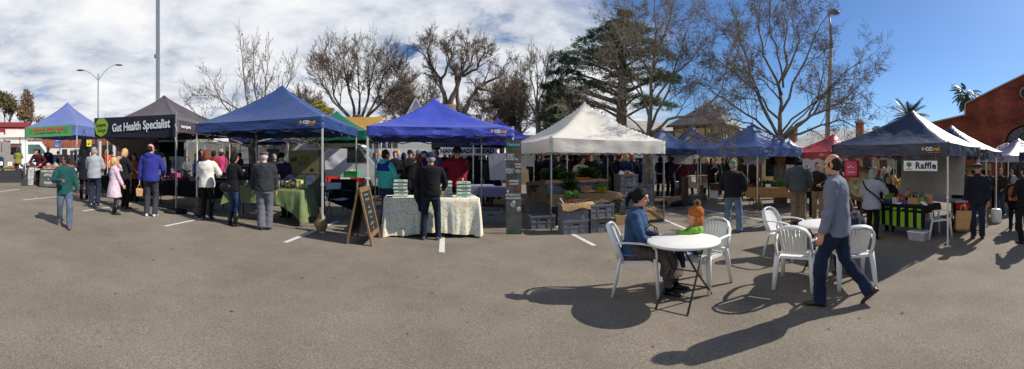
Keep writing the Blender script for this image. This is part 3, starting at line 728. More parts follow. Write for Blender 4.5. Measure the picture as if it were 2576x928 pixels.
# emblem on the purple roof front: ring of leaves with a monogram, and script below
for t in (T17,):
    mb = MB(); mb.tube([(math.cos(a) * .3, 0, math.sin(a) * .3) for a in [2 * PI * i / 24 for i in range(25)]], .02, 5, False)
    o = mb.build('emblem', M['white_print'], t['root']); o.location = (1.35, .62, 2.62); o.rotation_euler = (R(-62), 0, 0)
    text('E', .34, M['white_print'], t['root'], (1.35, .6, 2.64), (R(28), 0, 0), shear=.3)
    text('all', .24, M['black_print'], t['root'], (t['w'] - .4, -.034, 2.05), shear=.3)
# ---------------------------------------------------------------- buildings, poles, vehicles behind the market
def brick_mat(name, c1, c2, mortar, sc=1.0):
    m = mat(name, c1, rough=.9, spec=.2); N, L = nodes_of(m); b = N['Principled BSDF']; tc = N.new('ShaderNodeTexCoord'); sp = N.new('ShaderNodeSeparateXYZ'); cb = N.new('ShaderNodeCombineXYZ')
    ad = N.new('ShaderNodeMath'); ad.operation = 'ADD'
    L.new(tc.outputs['Object'], sp.inputs[0]); L.new(sp.outputs[0], ad.inputs[0]); L.new(sp.outputs[1], ad.inputs[1]); L.new(ad.outputs[0], cb.inputs[0]); L.new(sp.outputs[2], cb.inputs[1])
    k = N.new('ShaderNodeTexBrick'); k.inputs['Scale'].default_value = 1.0 * sc; k.inputs['Brick Width'].default_value = .24; k.inputs['Row Height'].default_value = .086; k.inputs['Mortar Size'].default_value = .008
    k.inputs['Color1'].default_value = lin(c1) + (1,); k.inputs['Color2'].default_value = lin(c2) + (1,); k.inputs['Mortar'].default_value = lin(mortar) + (1,); k.inputs['Bias'].default_value = -.1
    L.new(cb.outputs[0], k.inputs['Vector'])
    n = N.new('ShaderNodeTexNoise'); n.inputs['Scale'].default_value = .9; n.inputs['Detail'].default_value = 8; L.new(tc.outputs['Object'], n.inputs['Vector'])
    r = N.new('ShaderNodeValToRGB'); r.color_ramp.elements[0].position = .32; r.color_ramp.elements[0].color = (.42, .4, .4, 1); r.color_ramp.elements[1].position = .68; r.color_ramp.elements[1].color = (1.15, 1.1, 1.08, 1); L.new(n.outputs['Fac'], r.inputs[0])
    x = N.new('ShaderNodeMix'); x.data_type = 'RGBA'; x.blend_type = 'MULTIPLY'; x.inputs[0].default_value = 1; L.new(k.outputs[0], x.inputs[6]); L.new(r.outputs[0], x.inputs[7]); L.new(x.outputs[2], b.inputs['Base Color'])
    return m
def corrugated(name, rgb, freq=60):
    m = mat(name, rgb, rough=.5, var=.12, scale=1.5, spec=.4); N, L = nodes_of(m); b = N['Principled BSDF']; tc = N.new('ShaderNodeTexCoord')
    wv = N.new('ShaderNodeTexWave'); wv.inputs['Scale'].default_value = freq / 10; wv.bands_direction = 'X'; L.new(tc.outputs['Object'], wv.inputs['Vector'])
    bp = N.new('ShaderNodeBump'); bp.inputs['Strength'].default_value = .8; bp.inputs['Distance'].default_value = .05; L.new(wv.outputs['Fac'], bp.inputs['Height']); L.new(bp.outputs['Normal'], b.inputs['Normal']); return m
BR = brick_mat('red_brick', (138, 64, 48), (108, 50, 38), (112, 84, 72)); BR2 = brick_mat('orange_brick', (158, 84, 60), (132, 68, 50), (150, 126, 110))
CREAM = mat('cream_render', (214, 190, 136), rough=.9, var=.1, scale=3); TIMB = mat('brown_trim', (84, 62, 52), rough=.8); TIN = corrugated('grey_tin_roof', (172, 169, 166)); TINW = corrugated('pale_tin_roof', (196, 190, 182)); STONE = mat('stone_coping', (150, 140, 128), rough=.9, var=.2)
WALLW = mat('off_white_wall', (205, 200, 190), rough=.9, var=.08, scale=2); WALLB = mat('beige_wall', (150, 134, 108), rough=.9, var=.1, scale=2); REDP = mat('maroon_paint', (124, 48, 46), rough=.8)
def extr(mb, poly, y0, y1, m=0):
    n = len(poly); vs = [(x, y0, z) for x, z in poly] + [(x, y1, z) for x, z in poly]
    mb.add(vs, [tuple(range(n)), tuple(reversed(range(n, 2 * n)))] + [(i, i + n, (i + 1) % n + n, (i + 1) % n) for i in range(n)], m, False)
# red brick market hall on the right: wall plane faces the stalls; local x runs along the wall (towards the camera), y goes into the hall
hall = thing('brick_hall', 'tall red brick gabled hall with a black arched window', 'building', (24.6, 12.0, gz(24.6)), -PI / 2)
zb_ = -gz(24.6)
H = lambda z: z + zb_ if False else z - gz(24.6)
mb = MB(); dk = 0.0
AX = 8.0   # arch centre along the wall
prof = [(0, -.3), (0, H(4.15)), (3.45, H(4.75)), (3.5, H(5.55)), (AX, H(7.5)), (12.5, H(5.55)), (12.55, H(4.75)), (16, H(4.15)), (16, -.3)]
arch = [(AX + 1.65, -.3)] + [(AX + 1.65 * math.cos(a), H(2.85) + 1.15 * math.sin(a)) for a in [PI * i / 14 for i in range(15)]] + [(AX - 1.65, -.3)]
# facade as wall pieces around the opening
left = [(0, -.3)] + [(0, H(4.15)), (3.45, H(4.75)), (3.5, H(5.55)), (AX, H(7.5))] + [(AX, H(4.0))] + [p for p in arch[8:]]
right_ = [(16, -.3), (16, H(4.15)), (12.55, H(4.75)), (12.5, H(5.55)), (AX, H(7.5)), (AX, H(4.0))] + [p for p in reversed(arch[:8])]
extr(mb, left, 0, .4); extr(mb, list(reversed(right_)), 0, .4)
mb.build('wall', BR, hall)
mb = MB()
for (a, b) in (((0, 4.15), (3.45, 4.75)), ((3.5, 5.55), (AX, 7.5)), ((AX, 7.5), (12.5, 5.55)), ((12.55, 4.75), (16, 4.15))): mb.bar((a[0], .17, H(a[1]) + .05), (b[0], .17, H(b[1]) + .05), .5, .1)
mb.bar((3.45, .17, H(4.75)), (3.45, .17, H(5.6)), .1, .46); mb.build('coping', STONE, hall)
mb = MB()
for s in (0, 1):
    x0, x1 = (3.6, AX) if s == 0 else (AX, 12.4); mb.quad((x0, .4, H(5.45) if s == 0 else H(7.4)), (x1, .4, H(7.4) if s == 0 else H(5.45)), (x1, 24, H(7.4) if s == 0 else H(5.45)), (x0, 24, H(5.45) if s == 0 else H(7.4)))
mb.quad((0, .4, H(4.05)), (3.5, .4, H(4.65)), (3.5, 24, H(4.65)), (0, 24, H(4.05))); mb.quad((0, .4, -.3), (0, .4, H(4.05)), (0, 24, H(4.05)), (0, 24, -.3)); mb.quad((3.5, .4, H(4.65)), (3.5, .4, H(5.4)), (3.5, 24, H(5.4)), (3.5, 24, H(4.65)))
mb.build('roof', TIN, hall)
mb = MB(); ins = [(AX + 1.63 * math.cos(a), .18, H(2.85) + 1.13 * math.sin(a)) for a in [PI * i / 20 for i in range(21)]]
mb.tube(ins, .05, 6, False); mb.bar((AX - 1.63, .18, 0), (AX - 1.63, .18, H(2.85)), .1); mb.bar((AX + 1.63, .18, 0), (AX + 1.63, .18, H(2.85)), .1); mb.bar((AX - 1.63, .18, H(2.82)), (AX + 1.63, .18, H(2.82)), .1, .12)
for i in range(1, 10): a = PI * i / 10; mb.bar((AX, .18, H(2.85)), (AX + 1.6 * math.cos(a), .18, H(2.85) + 1.1 * math.sin(a)), .03)
for r_ in (.35, .8): mb.tube([(AX + r_ * math.cos(a), .18, H(2.85) + r_ * .84 * math.sin(a)) for a in [PI * i / 16 for i in range(17)]], .018, 5, False)
mb.bar((AX, .18, 0), (AX, .18, H(2.7)), .08)
wf = mb.build('arched_window', M['black_plastic'], hall)
mb = MB(); mb.add([(AX + 1.61 * math.cos(a), .26, H(2.85) + 1.11 * math.sin(a)) for a in [PI * i / 20 for i in range(21)]] + [(AX - 1.61, .26, -.2), (AX + 1.61, .26, -.2)], [tuple(range(23))], 0, False); mb.build('pane', M['glass_dark'], wf)
mb = MB(); mb.lathe((0, 0, 0), [(.36, 0), (.42, .02), (.42, .08), (.34, .09)], 24); o = mb.build('round_vent', STONE, hall, loc=(AX - .2, .02, H(6.15)), rot=(PI / 2, 0, 0))
mb = MB(); mb.lathe((0, 0, 0), [(.0, 0.1), (.35, .1)], 24, cap=False); mb.build('louvre', M['black_plastic'], o)

# yellow half-timbered house, corner towards the market
yc = P(1815, 31); yh = thing('timbered_house', 'yellow half-timbered house with grey hipped roof behind the navy gazebos', 'building', yc, R(36))
mb = MB(); mb.bbox((0, 0, -.4), (4.6, 4.6, 5.0)); mb.build('wall', CREAM, yh)
mb = MB()
for x in (0, .9, 1.5, 2.55, 3.5, 4.6):
    mb.bbox((x - .07, -.04, 0), (x + .07, .0, 5.0)); mb.bbox((-.04, x - .07, 0), (0.0, x + .07, 5.0))
for z in (2.6, 3.7, 4.85): mb.bbox((-.06, -.06, z - .07), (4.6, -.003, z + .07)); mb.bbox((-.06, -.003, z - .07), (-.003, 4.6, z + .07))
mb.build('timber_frame', TIMB, yh)
mb = MB(); e = .5; zt_ = 5.05
vs = [(-e, -e, zt_), (4.6 + e, -e, zt_), (4.6 + e, 4.6 + e, zt_), (-e, 4.6 + e, zt_), (1.9, 1.9, 7.3), (2.7, 2.7, 7.3)]
mb.add(vs, [(0, 1, 4), (1, 5, 4), (1, 2, 5), (2, 3, 5), (3, 4, 5), (3, 0, 4), (3, 2, 1, 0)], 0, False); rf = mb.build('roof', TIN, yh)
mb = MB(); mb.bbox((-e - .02, -e - .02, zt_ - .16), (4.6 + e, -e, zt_)); mb.bbox((-e - .02, -e, zt_ - .16), (-e, 4.6 + e, zt_)); mb.build('gutter', TIMB, rf)
for i, (x, side) in enumerate(((.45, 0), (2.0, 0), (3.6, 0), (1.0, 1), (3.0, 1))):
    mb = MB(); hw = .33
    def q(a, y, z): return (a, -y, z) if side == 0 else (-y, a, z)
    for (a0, a1, z0, z1) in ((x - hw, x - hw + .07, 3.2, 4.3), (x + hw - .07, x + hw, 3.2, 4.3), (x - hw, x + hw, 4.23, 4.3), (x - hw, x + hw, 3.2, 3.27)):
        mb.bbox(q(a0, .09, z0), q(a1, .043, z1))
    wn = mb.build('window', TIMB, yh); mb = MB(); mb.bbox(q(x - hw + .06, .055, 3.25), q(x + hw - .06, .045, 4.25)); mb.build('pane', mat('teal_pane', (84, 110, 106), rough=.1, spec=.6), wn)
# long shed with pale roof
sh0 = P(1522, 29); sh1 = P(1768, 34); d_ = sh1 - sh0
shed = thing('long_shed', 'long shed with a pale corrugated roof behind the cream gazebo', 'building', sh0, math.atan2(d_.y, d_.x)); ln = d_.length
mb = MB(); mb.bbox((.3, .3, -.5), (ln - .3, 7.7, 3.6)); mb.add([(.3, .3, 3.6), (.3, 7.7, 3.6), (.3, 4, 5.2)], [(0, 1, 2)], 0, False); mb.build('wall', WALLW, shed)
mb = MB(); mb.quad((0, 0, 3.5), (ln, 0, 3.5), (ln, 4, 5.5), (0, 4, 5.5)); mb.quad((0, 4, 5.5), (ln, 4, 5.5), (ln, 8, 3.5), (0, 8, 3.5)); rf = mb.build('roof', TINW, shed)
mb = MB(); mb.bar((0, -.02, 3.4), (0, 4, 5.46), .2, .06); mb.bar((0, 8.02, 3.4), (0, 4, 5.46), .2, .06); mb.build('barge_board', WALLW, rf)
# grey-roofed brick house with chimneys
gh0 = P(1958, 33); gh1 = P(2225, 30); d_ = gh1 - gh0; ln = d_.length
gh = thing('brick_house', 'brick house with grey roof and two chimneys behind the red gazebo', 'building', gh0, math.atan2(d_.y, d_.x))
mb = MB(); mb.bbox((.3, .3, -.5), (ln - .3, 6.7, 3.2)); mb.build('wall', BR2, gh)
mb = MB(); mb.add([(0, 0, 3.2), (ln, 0, 3.2), (ln, 7, 3.2), (0, 7, 3.2), (2.2, 3.5, 5.0), (ln - 2.2, 3.5, 5.0)], [(0, 1, 5, 4), (1, 2, 5), (2, 3, 4, 5), (3, 0, 4)], 0, False); rf = mb.build('roof', TIN, gh)
for x, zt_ in ((ln - 2.4, 5.3), (ln - .9, 4.7), (.9, 4.9)):
    mb = MB(); mb.bbox((x - .3, .9, 3.1), (x + .3, 1.5, zt_)); ch = mb.build('chimney', BR2, rf); mb = MB(); mb.bbox((x - .37, .83, zt_), (x + .37, 1.57, zt_ + .16)); mb.bbox((x - .22, .98, zt_ + .16), (x + .22, 1.42, zt_ + .3)); mb.build('cap', STONE, ch)
for x in (1.5, 3.6, 6.0):
    mb = MB(); mb.bbox((x - .45, .22, 1.1), (x + .45, .3, 2.5)); wn = mb.build('window', M['white_paint'], gh); mb = MB(); mb.bbox((x - .38, .2, 1.17), (x + .38, .219, 2.43)); mb.build('pane', M['glass_dark'], wn)
# white gabled hut
gg = thing('gabled_hut', 'white hut with a slatted gable peeking over the royal blue gazebo', 'building', P(1000, 26), R(14))
mb = MB(); mb.bbox((0, 0, -.3), (3.6, 4, 3.2)); mb.build('wall', WALLW, gg)
mb = MB(); extr(mb, [(-.1, 3.2), (1.3, 5.65), (2.7, 3.2)], 0.02, 4)
for i in range(14):
    x = .06 + i * .19; zt_ = 3.2 + 2.45 * (1 - abs(x - 1.3) / 1.4) - .14
    if zt_ > 3.25: mb.bbox((x, -.03, 3.2), (x + .09, .02, zt_))
gb = mb.build('gable', M['white_paint'], gg)
mb = MB(); mb.bar((-.2, -.05, 3.1), (1.3, -.05, 5.76), .16, .1); mb.bar((2.8, -.05, 3.1), (1.3, -.05, 5.76), .16, .1); mb.build('barge_board', M['white_paint'], gb)
# shops along the far street on the left
def shop(label, px0, d0, px1, d1, h, m, parts=(), name='shop'):
    a, b = P(px0, d0), P(px1, d1); d_ = b - a; t = thing(name, label, 'building', a, math.atan2(d_.y, d_.x)); ln = Vector((d_.x, d_.y, 0)).length
    mb = MB(); mb.bbox((0, 0, -1), (ln, 7, h)); mb.build('wall', m, t)
    for (nm, x0, x1, z0, z1, y, mm) in parts:
        mb = MB(); mb.bbox((x0 * ln, -y, z0), (x1 * ln, -.004, z1)); mb.build(nm, mm, t)
    return t
GLS = M['glass_dark']
shop('maroon and white shop behind the far left stall', -70, 40, 79, 40, 5.0, REDP, [('sign_panel', .56, .93, 2.75, 4.3, .1, WALLW), ('white_band', .0, .53, 2.9, 3.95, .12, WALLW), ('parapet', 0, .995, 4.55, 5.06, .14, REDP), ('awning', .0, 1, 2.3, 2.5, 1.2, M['dark_pole']), ('window', .05, .9, .6, 2.2, .06, GLS)])
shop('low orange brick shop behind the white truck', 79.6, 40, 210, 38, 3.95, BR2, [('white_band', .1, .95, 1.5, 2.2, .05, WALLW), ('door', .6, .7, 0, 2.1, .06, GLS), ('window', .1, .5, .5, 1.45, .05, GLS)])
shop('brick shop with white framed glass doors behind the apple stall', 212, 37, 330, 34, 3.3, BR2, [('window', .1, .3, .4, 2.5, .05, GLS), ('white_post', .34, .38, 0, 2.8, .12, M['white_paint']), ('door', .42, .6, 0, 2.4, .05, GLS), ('white_post', .64, .68, 0, 2.8, .12, M['white_paint']), ('window', .72, .95, .4, 2.5, .05, GLS)])
shop('grey shopfront with dark glazing behind the health stall', 332, 33.5, 470, 31, 3.2, mat('grey_render', (128, 126, 124), rough=.9), [('window', .06, .45, .3, 2.5, .05, GLS), ('window', .5, .9, .3, 2.5, .05, GLS), ('fascia', 0, 1, 2.6, 3.1, .15, M['dark_pole'])])
shop('cream building with brick piers behind the cream gazebo', 1300, 25, 1490, 25.5, 3.3, CREAM, [('brick_pier', .28, .33, 0, 3.2, .12, BR), ('window', .4, .62, .9, 2.3, .04, GLS), ('brick_pier', .9, .96, 0, 3.2, .12, BR), ('door', .7, .82, 0, 2.2, .04, GLS)])
shop('beige rendered building behind the royal blue gazebo', 985, 28, 1170, 26, 3.1, WALLB, [('brick_pier', .2, .24, 0, 3.0, .12, BR), ('window', .4, .6, .8, 2.2, .04, GLS), ('door', .66, .76, 0, 2.1, .04, TIMB)])
shop('low ochre building behind the slate blue gazebo', 1772, 27, 1990, 25, 3.0, CREAM, [('brick_pier', .3, .34, 0, 2.9, .12, BR), ('window', .4, .55, .8, 2.2, .04, GLS), ('brick_pier', .62, .67, 0, 2.9, .12, BR), ('window', .72, .9, .8, 2.2, .04, GLS)])
shop('plain stone building at the back behind the raffle stall', 2105, 27, 2320, 27, 3.1, WALLB, [('window', .1, .2, .8, 2.2, .04, GLS), ('window', .3, .4, .8, 2.2, .04, GLS), ('door', .5, .58, 0, 2.1, .04, TIMB), ('window', .7, .8, .8, 2.2, .04, GLS)])
shop('low grey shed beyond the wire fence behind the caper stall', 472, 30, 985, 29, 2.5, mat('shed_grey', (120, 116, 108), rough=.9, var=.2, scale=2), [('door', .2, .25, 0, 2.1, .05, TIMB), ('window', .4, .46, .9, 1.9, .05, GLS), ('door', .55, .62, 0, 2.1, .05, GLS), ('window', .75, .82, .9, 1.9, .05, GLS)], 'shed')
# low fences of wire mesh
WIRE = mat('fence_wire', (120, 120, 118), rough=.5, metal=.5)
def wire_fence(label, px0, d0, px1, d1, h=2.0, n=4):
    a, b = P(px0, d0), P(px1, d1); d_ = b - a; t = thing('wire_fence', label, 'fence', a, math.atan2(d_.y, d_.x)); ln = Vector((d_.x, d_.y, 0)).length
    for i in range(n + 1):
        mb = MB(); x = ln * i / n; mb.tube([(x, 0, -.3), (x, 0, h + .05)], .025, 6); mb.build('post', M['steel'], t)
    mb = MB()
    k = int(ln / .12)
    for i in range(k): mb.bar((ln * i / k, 0, .1), (ln * i / k, 0, h), .006)
    for z in (.1, .5, .9, 1.3, 1.7, h): mb.bar((0, 0, z), (ln, 0, z), .012)
    mb.build('wire_mesh', WIRE, t)
wire_fence('wire mesh fence behind the caper and green gazebos', 690, 17, 985, 17.5, 2.1, 6)
wire_fence('wire mesh fence behind the health stall table', 470, 16.5, 690, 17, 2.0, 5)
# sail shade
SAIL = fabric('sail_ochre', (226, 180, 100), bump=.1, trans=.5)
t = thing('shade_sail', 'yellow shade sail stretched between poles beyond the green gazebo', 'shade sail', P(890, 22))
W0 = P(890, 22)
c4 = [at(812, 290, 20), at(972, 293, 21), at(958, 325, 25), at(838, 322, 25)]
mb = MB()
def sailf(u, v):
    p = (c4[0] * (1 - u) + c4[1] * u) * (1 - v) + (c4[3] * (1 - u) + c4[2] * u) * v
    c = (c4[0] + c4[1] + c4[2] + c4[3]) / 4; k = .16 * (math.sin(PI * u) * (1 - math.sin(PI * v)) + math.sin(PI * v) * (1 - math.sin(PI * u)))
    return p.lerp(c, k) - Vector((0, 0, .35 * math.sin(PI * u) * math.sin(PI * v))) - W0
mb.grid(sailf, 20, 10); mb.build('sail', SAIL, t)
for c in c4:
    mb = MB(); g = Vector((c.x, c.y, gz(c.x))) - W0; mb.tube([g, c - W0 + Vector((0, 0, .15))], .06, 8); mb.build('pole', M['steel'], t)
# ---------------------------------------------------------------- poles and lamps
GALV = mat('galvanised_column', (132, 138, 140), rough=.5, metal=.3, var=.08)
t = thing('lamp_column', 'thick square grey lamp column rising out of frame behind the black gazebo', 'lamp post', P(397, 14.6)); mb = MB(); mb.box((0, 0, 4.9), (.135, .135, 9.8), R_ := Matrix.Rotation(R(40), 3, 'Z')); mb.build('column', GALV, t)
mb = MB(); mb.box((-.09, -.06, 5.45), (.07, .07, .14)); mb.build('sensor_box', M['white_paint'], t); mb = MB(); mb.box((0, 0, .2), (.3, .3, .4)); mb.build('base', GALV, t)
t = thing('street_lamp', 'slim double-armed street lamp rising behind the faded blue gazebo', 'street lamp', P(247, 30)); H8 = hgt(247, 185, 30)
mb = MB(); mb.tube([(0, 0, 0), (0, 0, H8 * .5), (0, 0, H8)], [.09, .075, .05], 8); mb.build('pole', GALV, t)
for s, dz, dx in ((-1, .25, 1.25), (1, .75, 1.5)):
    ax = Vector((.35, .93, 0)) * s; mb = MB(); pts = [Vector((0, 0, H8 - .55)) + ax * (dx * q) + Vector((0, 0, (.55 + dz) * (1 - (1 - q) ** 1.8))) for q in (0, .15, .35, .6, .85, 1)]; mb.tube(pts, .03, 6); a_ = mb.build('arm', GALV, t)
    mb = MB(); mb.ell(pts[-1] + ax * .22, (.12, .34, .07), Matrix.Rotation(math.atan2(ax.y, ax.x) - PI / 2, 3, 'Z')); mb.build('lamp_head', M['dark_pole'], a_)
t = thing('lamp_post', 'tall tapered pale lamp post beside the bare tree and the red gazebo', 'lamp post', P(2076, 20)); H9 = hgt(2092, 55, 20)
mb = MB(); mb.tube([(0, 0, 0), (.12, -.1, H9 * .55), (.26, -.2, H9 * .86)], [.17, .125, .1], 10); mb.build('pole', mat('pale_concrete', (158, 152, 140), rough=.85, var=.2), t)
mb = MB(); mb.tube([(.26, -.2, H9 * .85), (.22, -.16, H9 * .98), (.16, -.1, H9 * 1.05)], [.11, .06, .05], 8); mb.build('bracket', GALV, t)
mb = MB(); mb.ell((.34, -.3, H9 * 1.06), (.36, .22, .14), Matrix.Rotation(R(-30), 3, 'Z')); mb.build('lamp_head', mat('lamp_shell', (110, 112, 112), rough=.5), t)
# ---------------------------------------------------------------- vehicles
def wheel(mb_t, parent, c, r=.36, w=.22, rim=M['chrome']):
    mb = MB(); mb.lathe((0, 0, 0), [(r * .62, -w / 2), (r * .95, -w / 2), (r, -w / 4), (r, w / 4), (r * .95, w / 2), (r * .62, w / 2)], 20); wo = mb.build('wheel', M['rubber'], parent, loc=c, rot=(PI / 2, 0, 0))
    mb = MB(); mb.lathe((0, 0, 0), [(0, -w * .3), (r * .2, -w * .36), (r * .55, -w * .3), (r * .62, -w * .46), (r * .62, w * .46), (r * .55, w * .3), (r * .2, w * .36), (0, w * .3)], 16, cap=False); mb.build('rim', rim, wo)
TRW = mat('truck_white', (216, 216, 212), rough=.35, spec=.5, var=.04)
def prism(mb, poly, y0, y1, m=0): extr(mb, poly, y0, y1, m)
tk = thing('truck', 'white tray truck parked behind the apple stall', 'truck', P(92, 26), az(92) * -1 + R(-2))
mb = MB(); prism(mb, [(-1.0, .55), (-1.0, 2.05), (-.85, 2.25), (.35, 2.25), (.95, 1.45), (1.1, 1.3), (1.15, .55)], -.95, .95); cab = mb.build('cab', TRW, tk)
mb = MB(); mb.add([(-.55, -.96, 1.4), (.75, -.96, 1.4), (.22, -.96, 2.05), (-.55, -.96, 2.05)], [(0, 1, 2, 3)], 0, False); mb.build('side_window', mat('glass_green', (66, 92, 90), rough=.08, spec=.7), cab)
mb = MB(); mb.add([(.99, -.85, 1.47), (.99, .85, 1.47), (.42, .85, 2.2), (.42, -.85, 2.2)], [(0, 1, 2, 3)], 0, False); mb.build('windscreen', M['glass_dark'], cab)
mb = MB(); mb.box((.8, -1.1, 1.6), (.06, .16, .26)); mb.build('mirror', M['black_plastic'], cab)
mb = MB(); mb.bbox((-5.2, -1.05, .75), (-1.1, 1.05, .9)); mb.bbox((-5.2, -1.05, .9), (-1.1, -1.0, 1.35)); mb.bbox((-5.2, 1.0, .9), (-1.1, 1.05, 1.35)); mb.build('tray', M['steel'], tk)
mb = MB()
for i in range(9): mb.bar((-1.15, -1 + i * .25, .9), (-1.15, -1 + i * .25, 2.1), .03)
for i in range(5): mb.bar((-1.15, -1, 1.0 + i * .27), (-1.15, 1, 1.0 + i * .27), .03)
mb.build('headboard', M['steel'], tk)
for x in (.3, -3.6):
    for y in (-.85, .85): wheel(None, tk, (x, y, .38), .38)
def car_(label, pos, rz, m, name='parked_car'):
    t = thing(name, label, 'car', pos, rz)
    prof = [(-2.1, .35), (-2.15, .75), (-1.75, 1.0), (-1.2, 1.08), (-.55, 1.43), (.55, 1.45), (1.25, 1.02), (2.0, .85), (2.15, .6), (2.1, .32)]
    mb = MB(); rings = []
    for y, k in ((-.86, .9), (-.82, 1), (0, 1.02), (.82, 1), (.86, .9)): rings.append([Vector((x * (.98 if abs(y) > .85 else 1), y * (1 if z < 1.1 else .84), .32 + (z - .32) * k)) for x, z in prof])
    mb.loft(rings, True, smooth=False); mb.build('body', m, t)
    for s in (-1, 1):
        mb = MB(); mb.add([(-.95, s * .83, 1.1), (.95, s * .83, 1.1), (.5, s * .73, 1.38), (-.5, s * .73, 1.38)], [(0, 1, 2, 3)], 0, False); mb.build('side_window', M['glass_dark'], t)
        mb = MB(); mb.ell((2.05, s * .6, .68), (.08, .18, .1)); mb.build('headlight', M['white_print'], t)
        for x in (-1.35, 1.35): wheel(None, t, (x, s * .74, .32), .32, .2)
    mb = MB(); mb.add([(1.2, -.66, 1.07), (1.2, .66, 1.07), (.6, .6, 1.41), (.6, -.6, 1.41)], [(0, 1, 2, 3)], 0, False); mb.build('windscreen', M['glass_dark'], t)
    return t
car_('dark blue car parked in front of the brick shop', P(146, 33), R(63), mat('car_blue', (34, 44, 66), rough=.25, spec=.6))
car_('silver car half hidden behind the apple stall', P(205, 30), R(63), mat('car_silver', (160, 164, 168), rough=.3, metal=.4))
def van(label, pos, rz, m):
    t = thing('van', label, 'van', pos, rz); mb = MB(); prism(mb, [(-2.4, .35), (-2.4, 2.0), (-2.3, 2.12), (1.0, 2.12), (1.2, 2.05), (1.95, 1.15), (2.45, .95), (2.5, .35)], -.9, .9); mb.build('body', m, t)
    mb = MB(); mb.add([(1.3, -.8, 1.96), (1.3, .8, 1.96), (1.97, .8, 1.18), (1.97, -.8, 1.18)], [(0, 1, 2, 3)], 0, False); mb.build('windscreen', mat('glass_green', (66, 92, 90)), t)
    mb = MB(); mb.add([(.5, -.91, 1.3), (1.65, -.91, 1.3), (1.15, -.91, 1.95), (.5, -.91, 1.95)], [(0, 1, 2, 3)], 0, False); mb.build('side_window', M['glass_dark'], t)
    for s in (-1, 1):
        mb = MB(); mb.box((2.4, s * .68, .95), (.2, .3, .18)); mb.build('headlight', M['white_print'], t)
    mb = MB(); mb.box((2.48, 0, .5), (.14, 1.7, .22)); mb.build('bumper', M['dark_pole'], t)
    for x in (-1.5, 1.5):
        for y in (-.8, .8): wheel(None, t, (x, y, .34), .34, .2)
    return t
van('white van with green tinted windscreen behind the bottle green gazebo', P(848, 16.4), R(10), TRW)
van('white van standing behind the egg stall', P(1025, 22), R(14), TRW)
van('white van parked behind the red gazebo', P(2070, 21), R(-38), TRW)
# signs by the far street
BLUE = mat('road_sign_blue', (34, 74, 150), rough=.5)
t = thing('street_sign', 'blue street direction sign on a pole behind the apple stall', 'sign', P(146, 27), -az(146)); mb = MB(); mb.tube([(0, .05, 0), (0, .05, 2.9)], .03, 6); mb.build('pole', M['steel'], t)
mb = MB(); mb.bbox((-.25, -.01, 2.3), (.25, .02, 2.62)); mb.build('panel', BLUE, t); mb = MB(); mb.bbox((-.25, -.01, 1.92), (.25, .02, 2.26)); mb.build('panel', BLUE, t)
for z in (2.52, 2.15): text('CENTRAL AVENUE', .055, M['white_print'], t, (0, -.013, z))
for z, s in ((2.4, 1), (2.02, -1)):
    mb = MB(); mb.bbox((-.18, -.014, z - .012), (.18, -.011, z + .012)); mb.add([(s * .22, -.014, z), (s * .14, -.014, z + .05), (s * .14, -.014, z - .05)], [(0, 1, 2)], 0, False); mb.build('arrow', M['white_print'], t)
t = thing('price_sign', 'yellow cardboard sign reading 5 dollars hung by the black bag', 'sign', at(224, 360, 15.5), -az(224)); mb = MB(); mb.bbox((-.1, 0, -.13), (.1, .01, .13)); mb.build('card', mat('card_yellow', (232, 222, 70), rough=.8, var=.05), t)
text('$5', .15, M['black_print'], t, (0, -.004, -.03), bold=.006); text('EACH', .05, M['black_print'], t, (0, -.004, .09), bold=.002)
mb = MB(); mb.bar((0, .01, .13), (0, .01, .55), .006); mb.build('cord', M['black_plastic'], t)
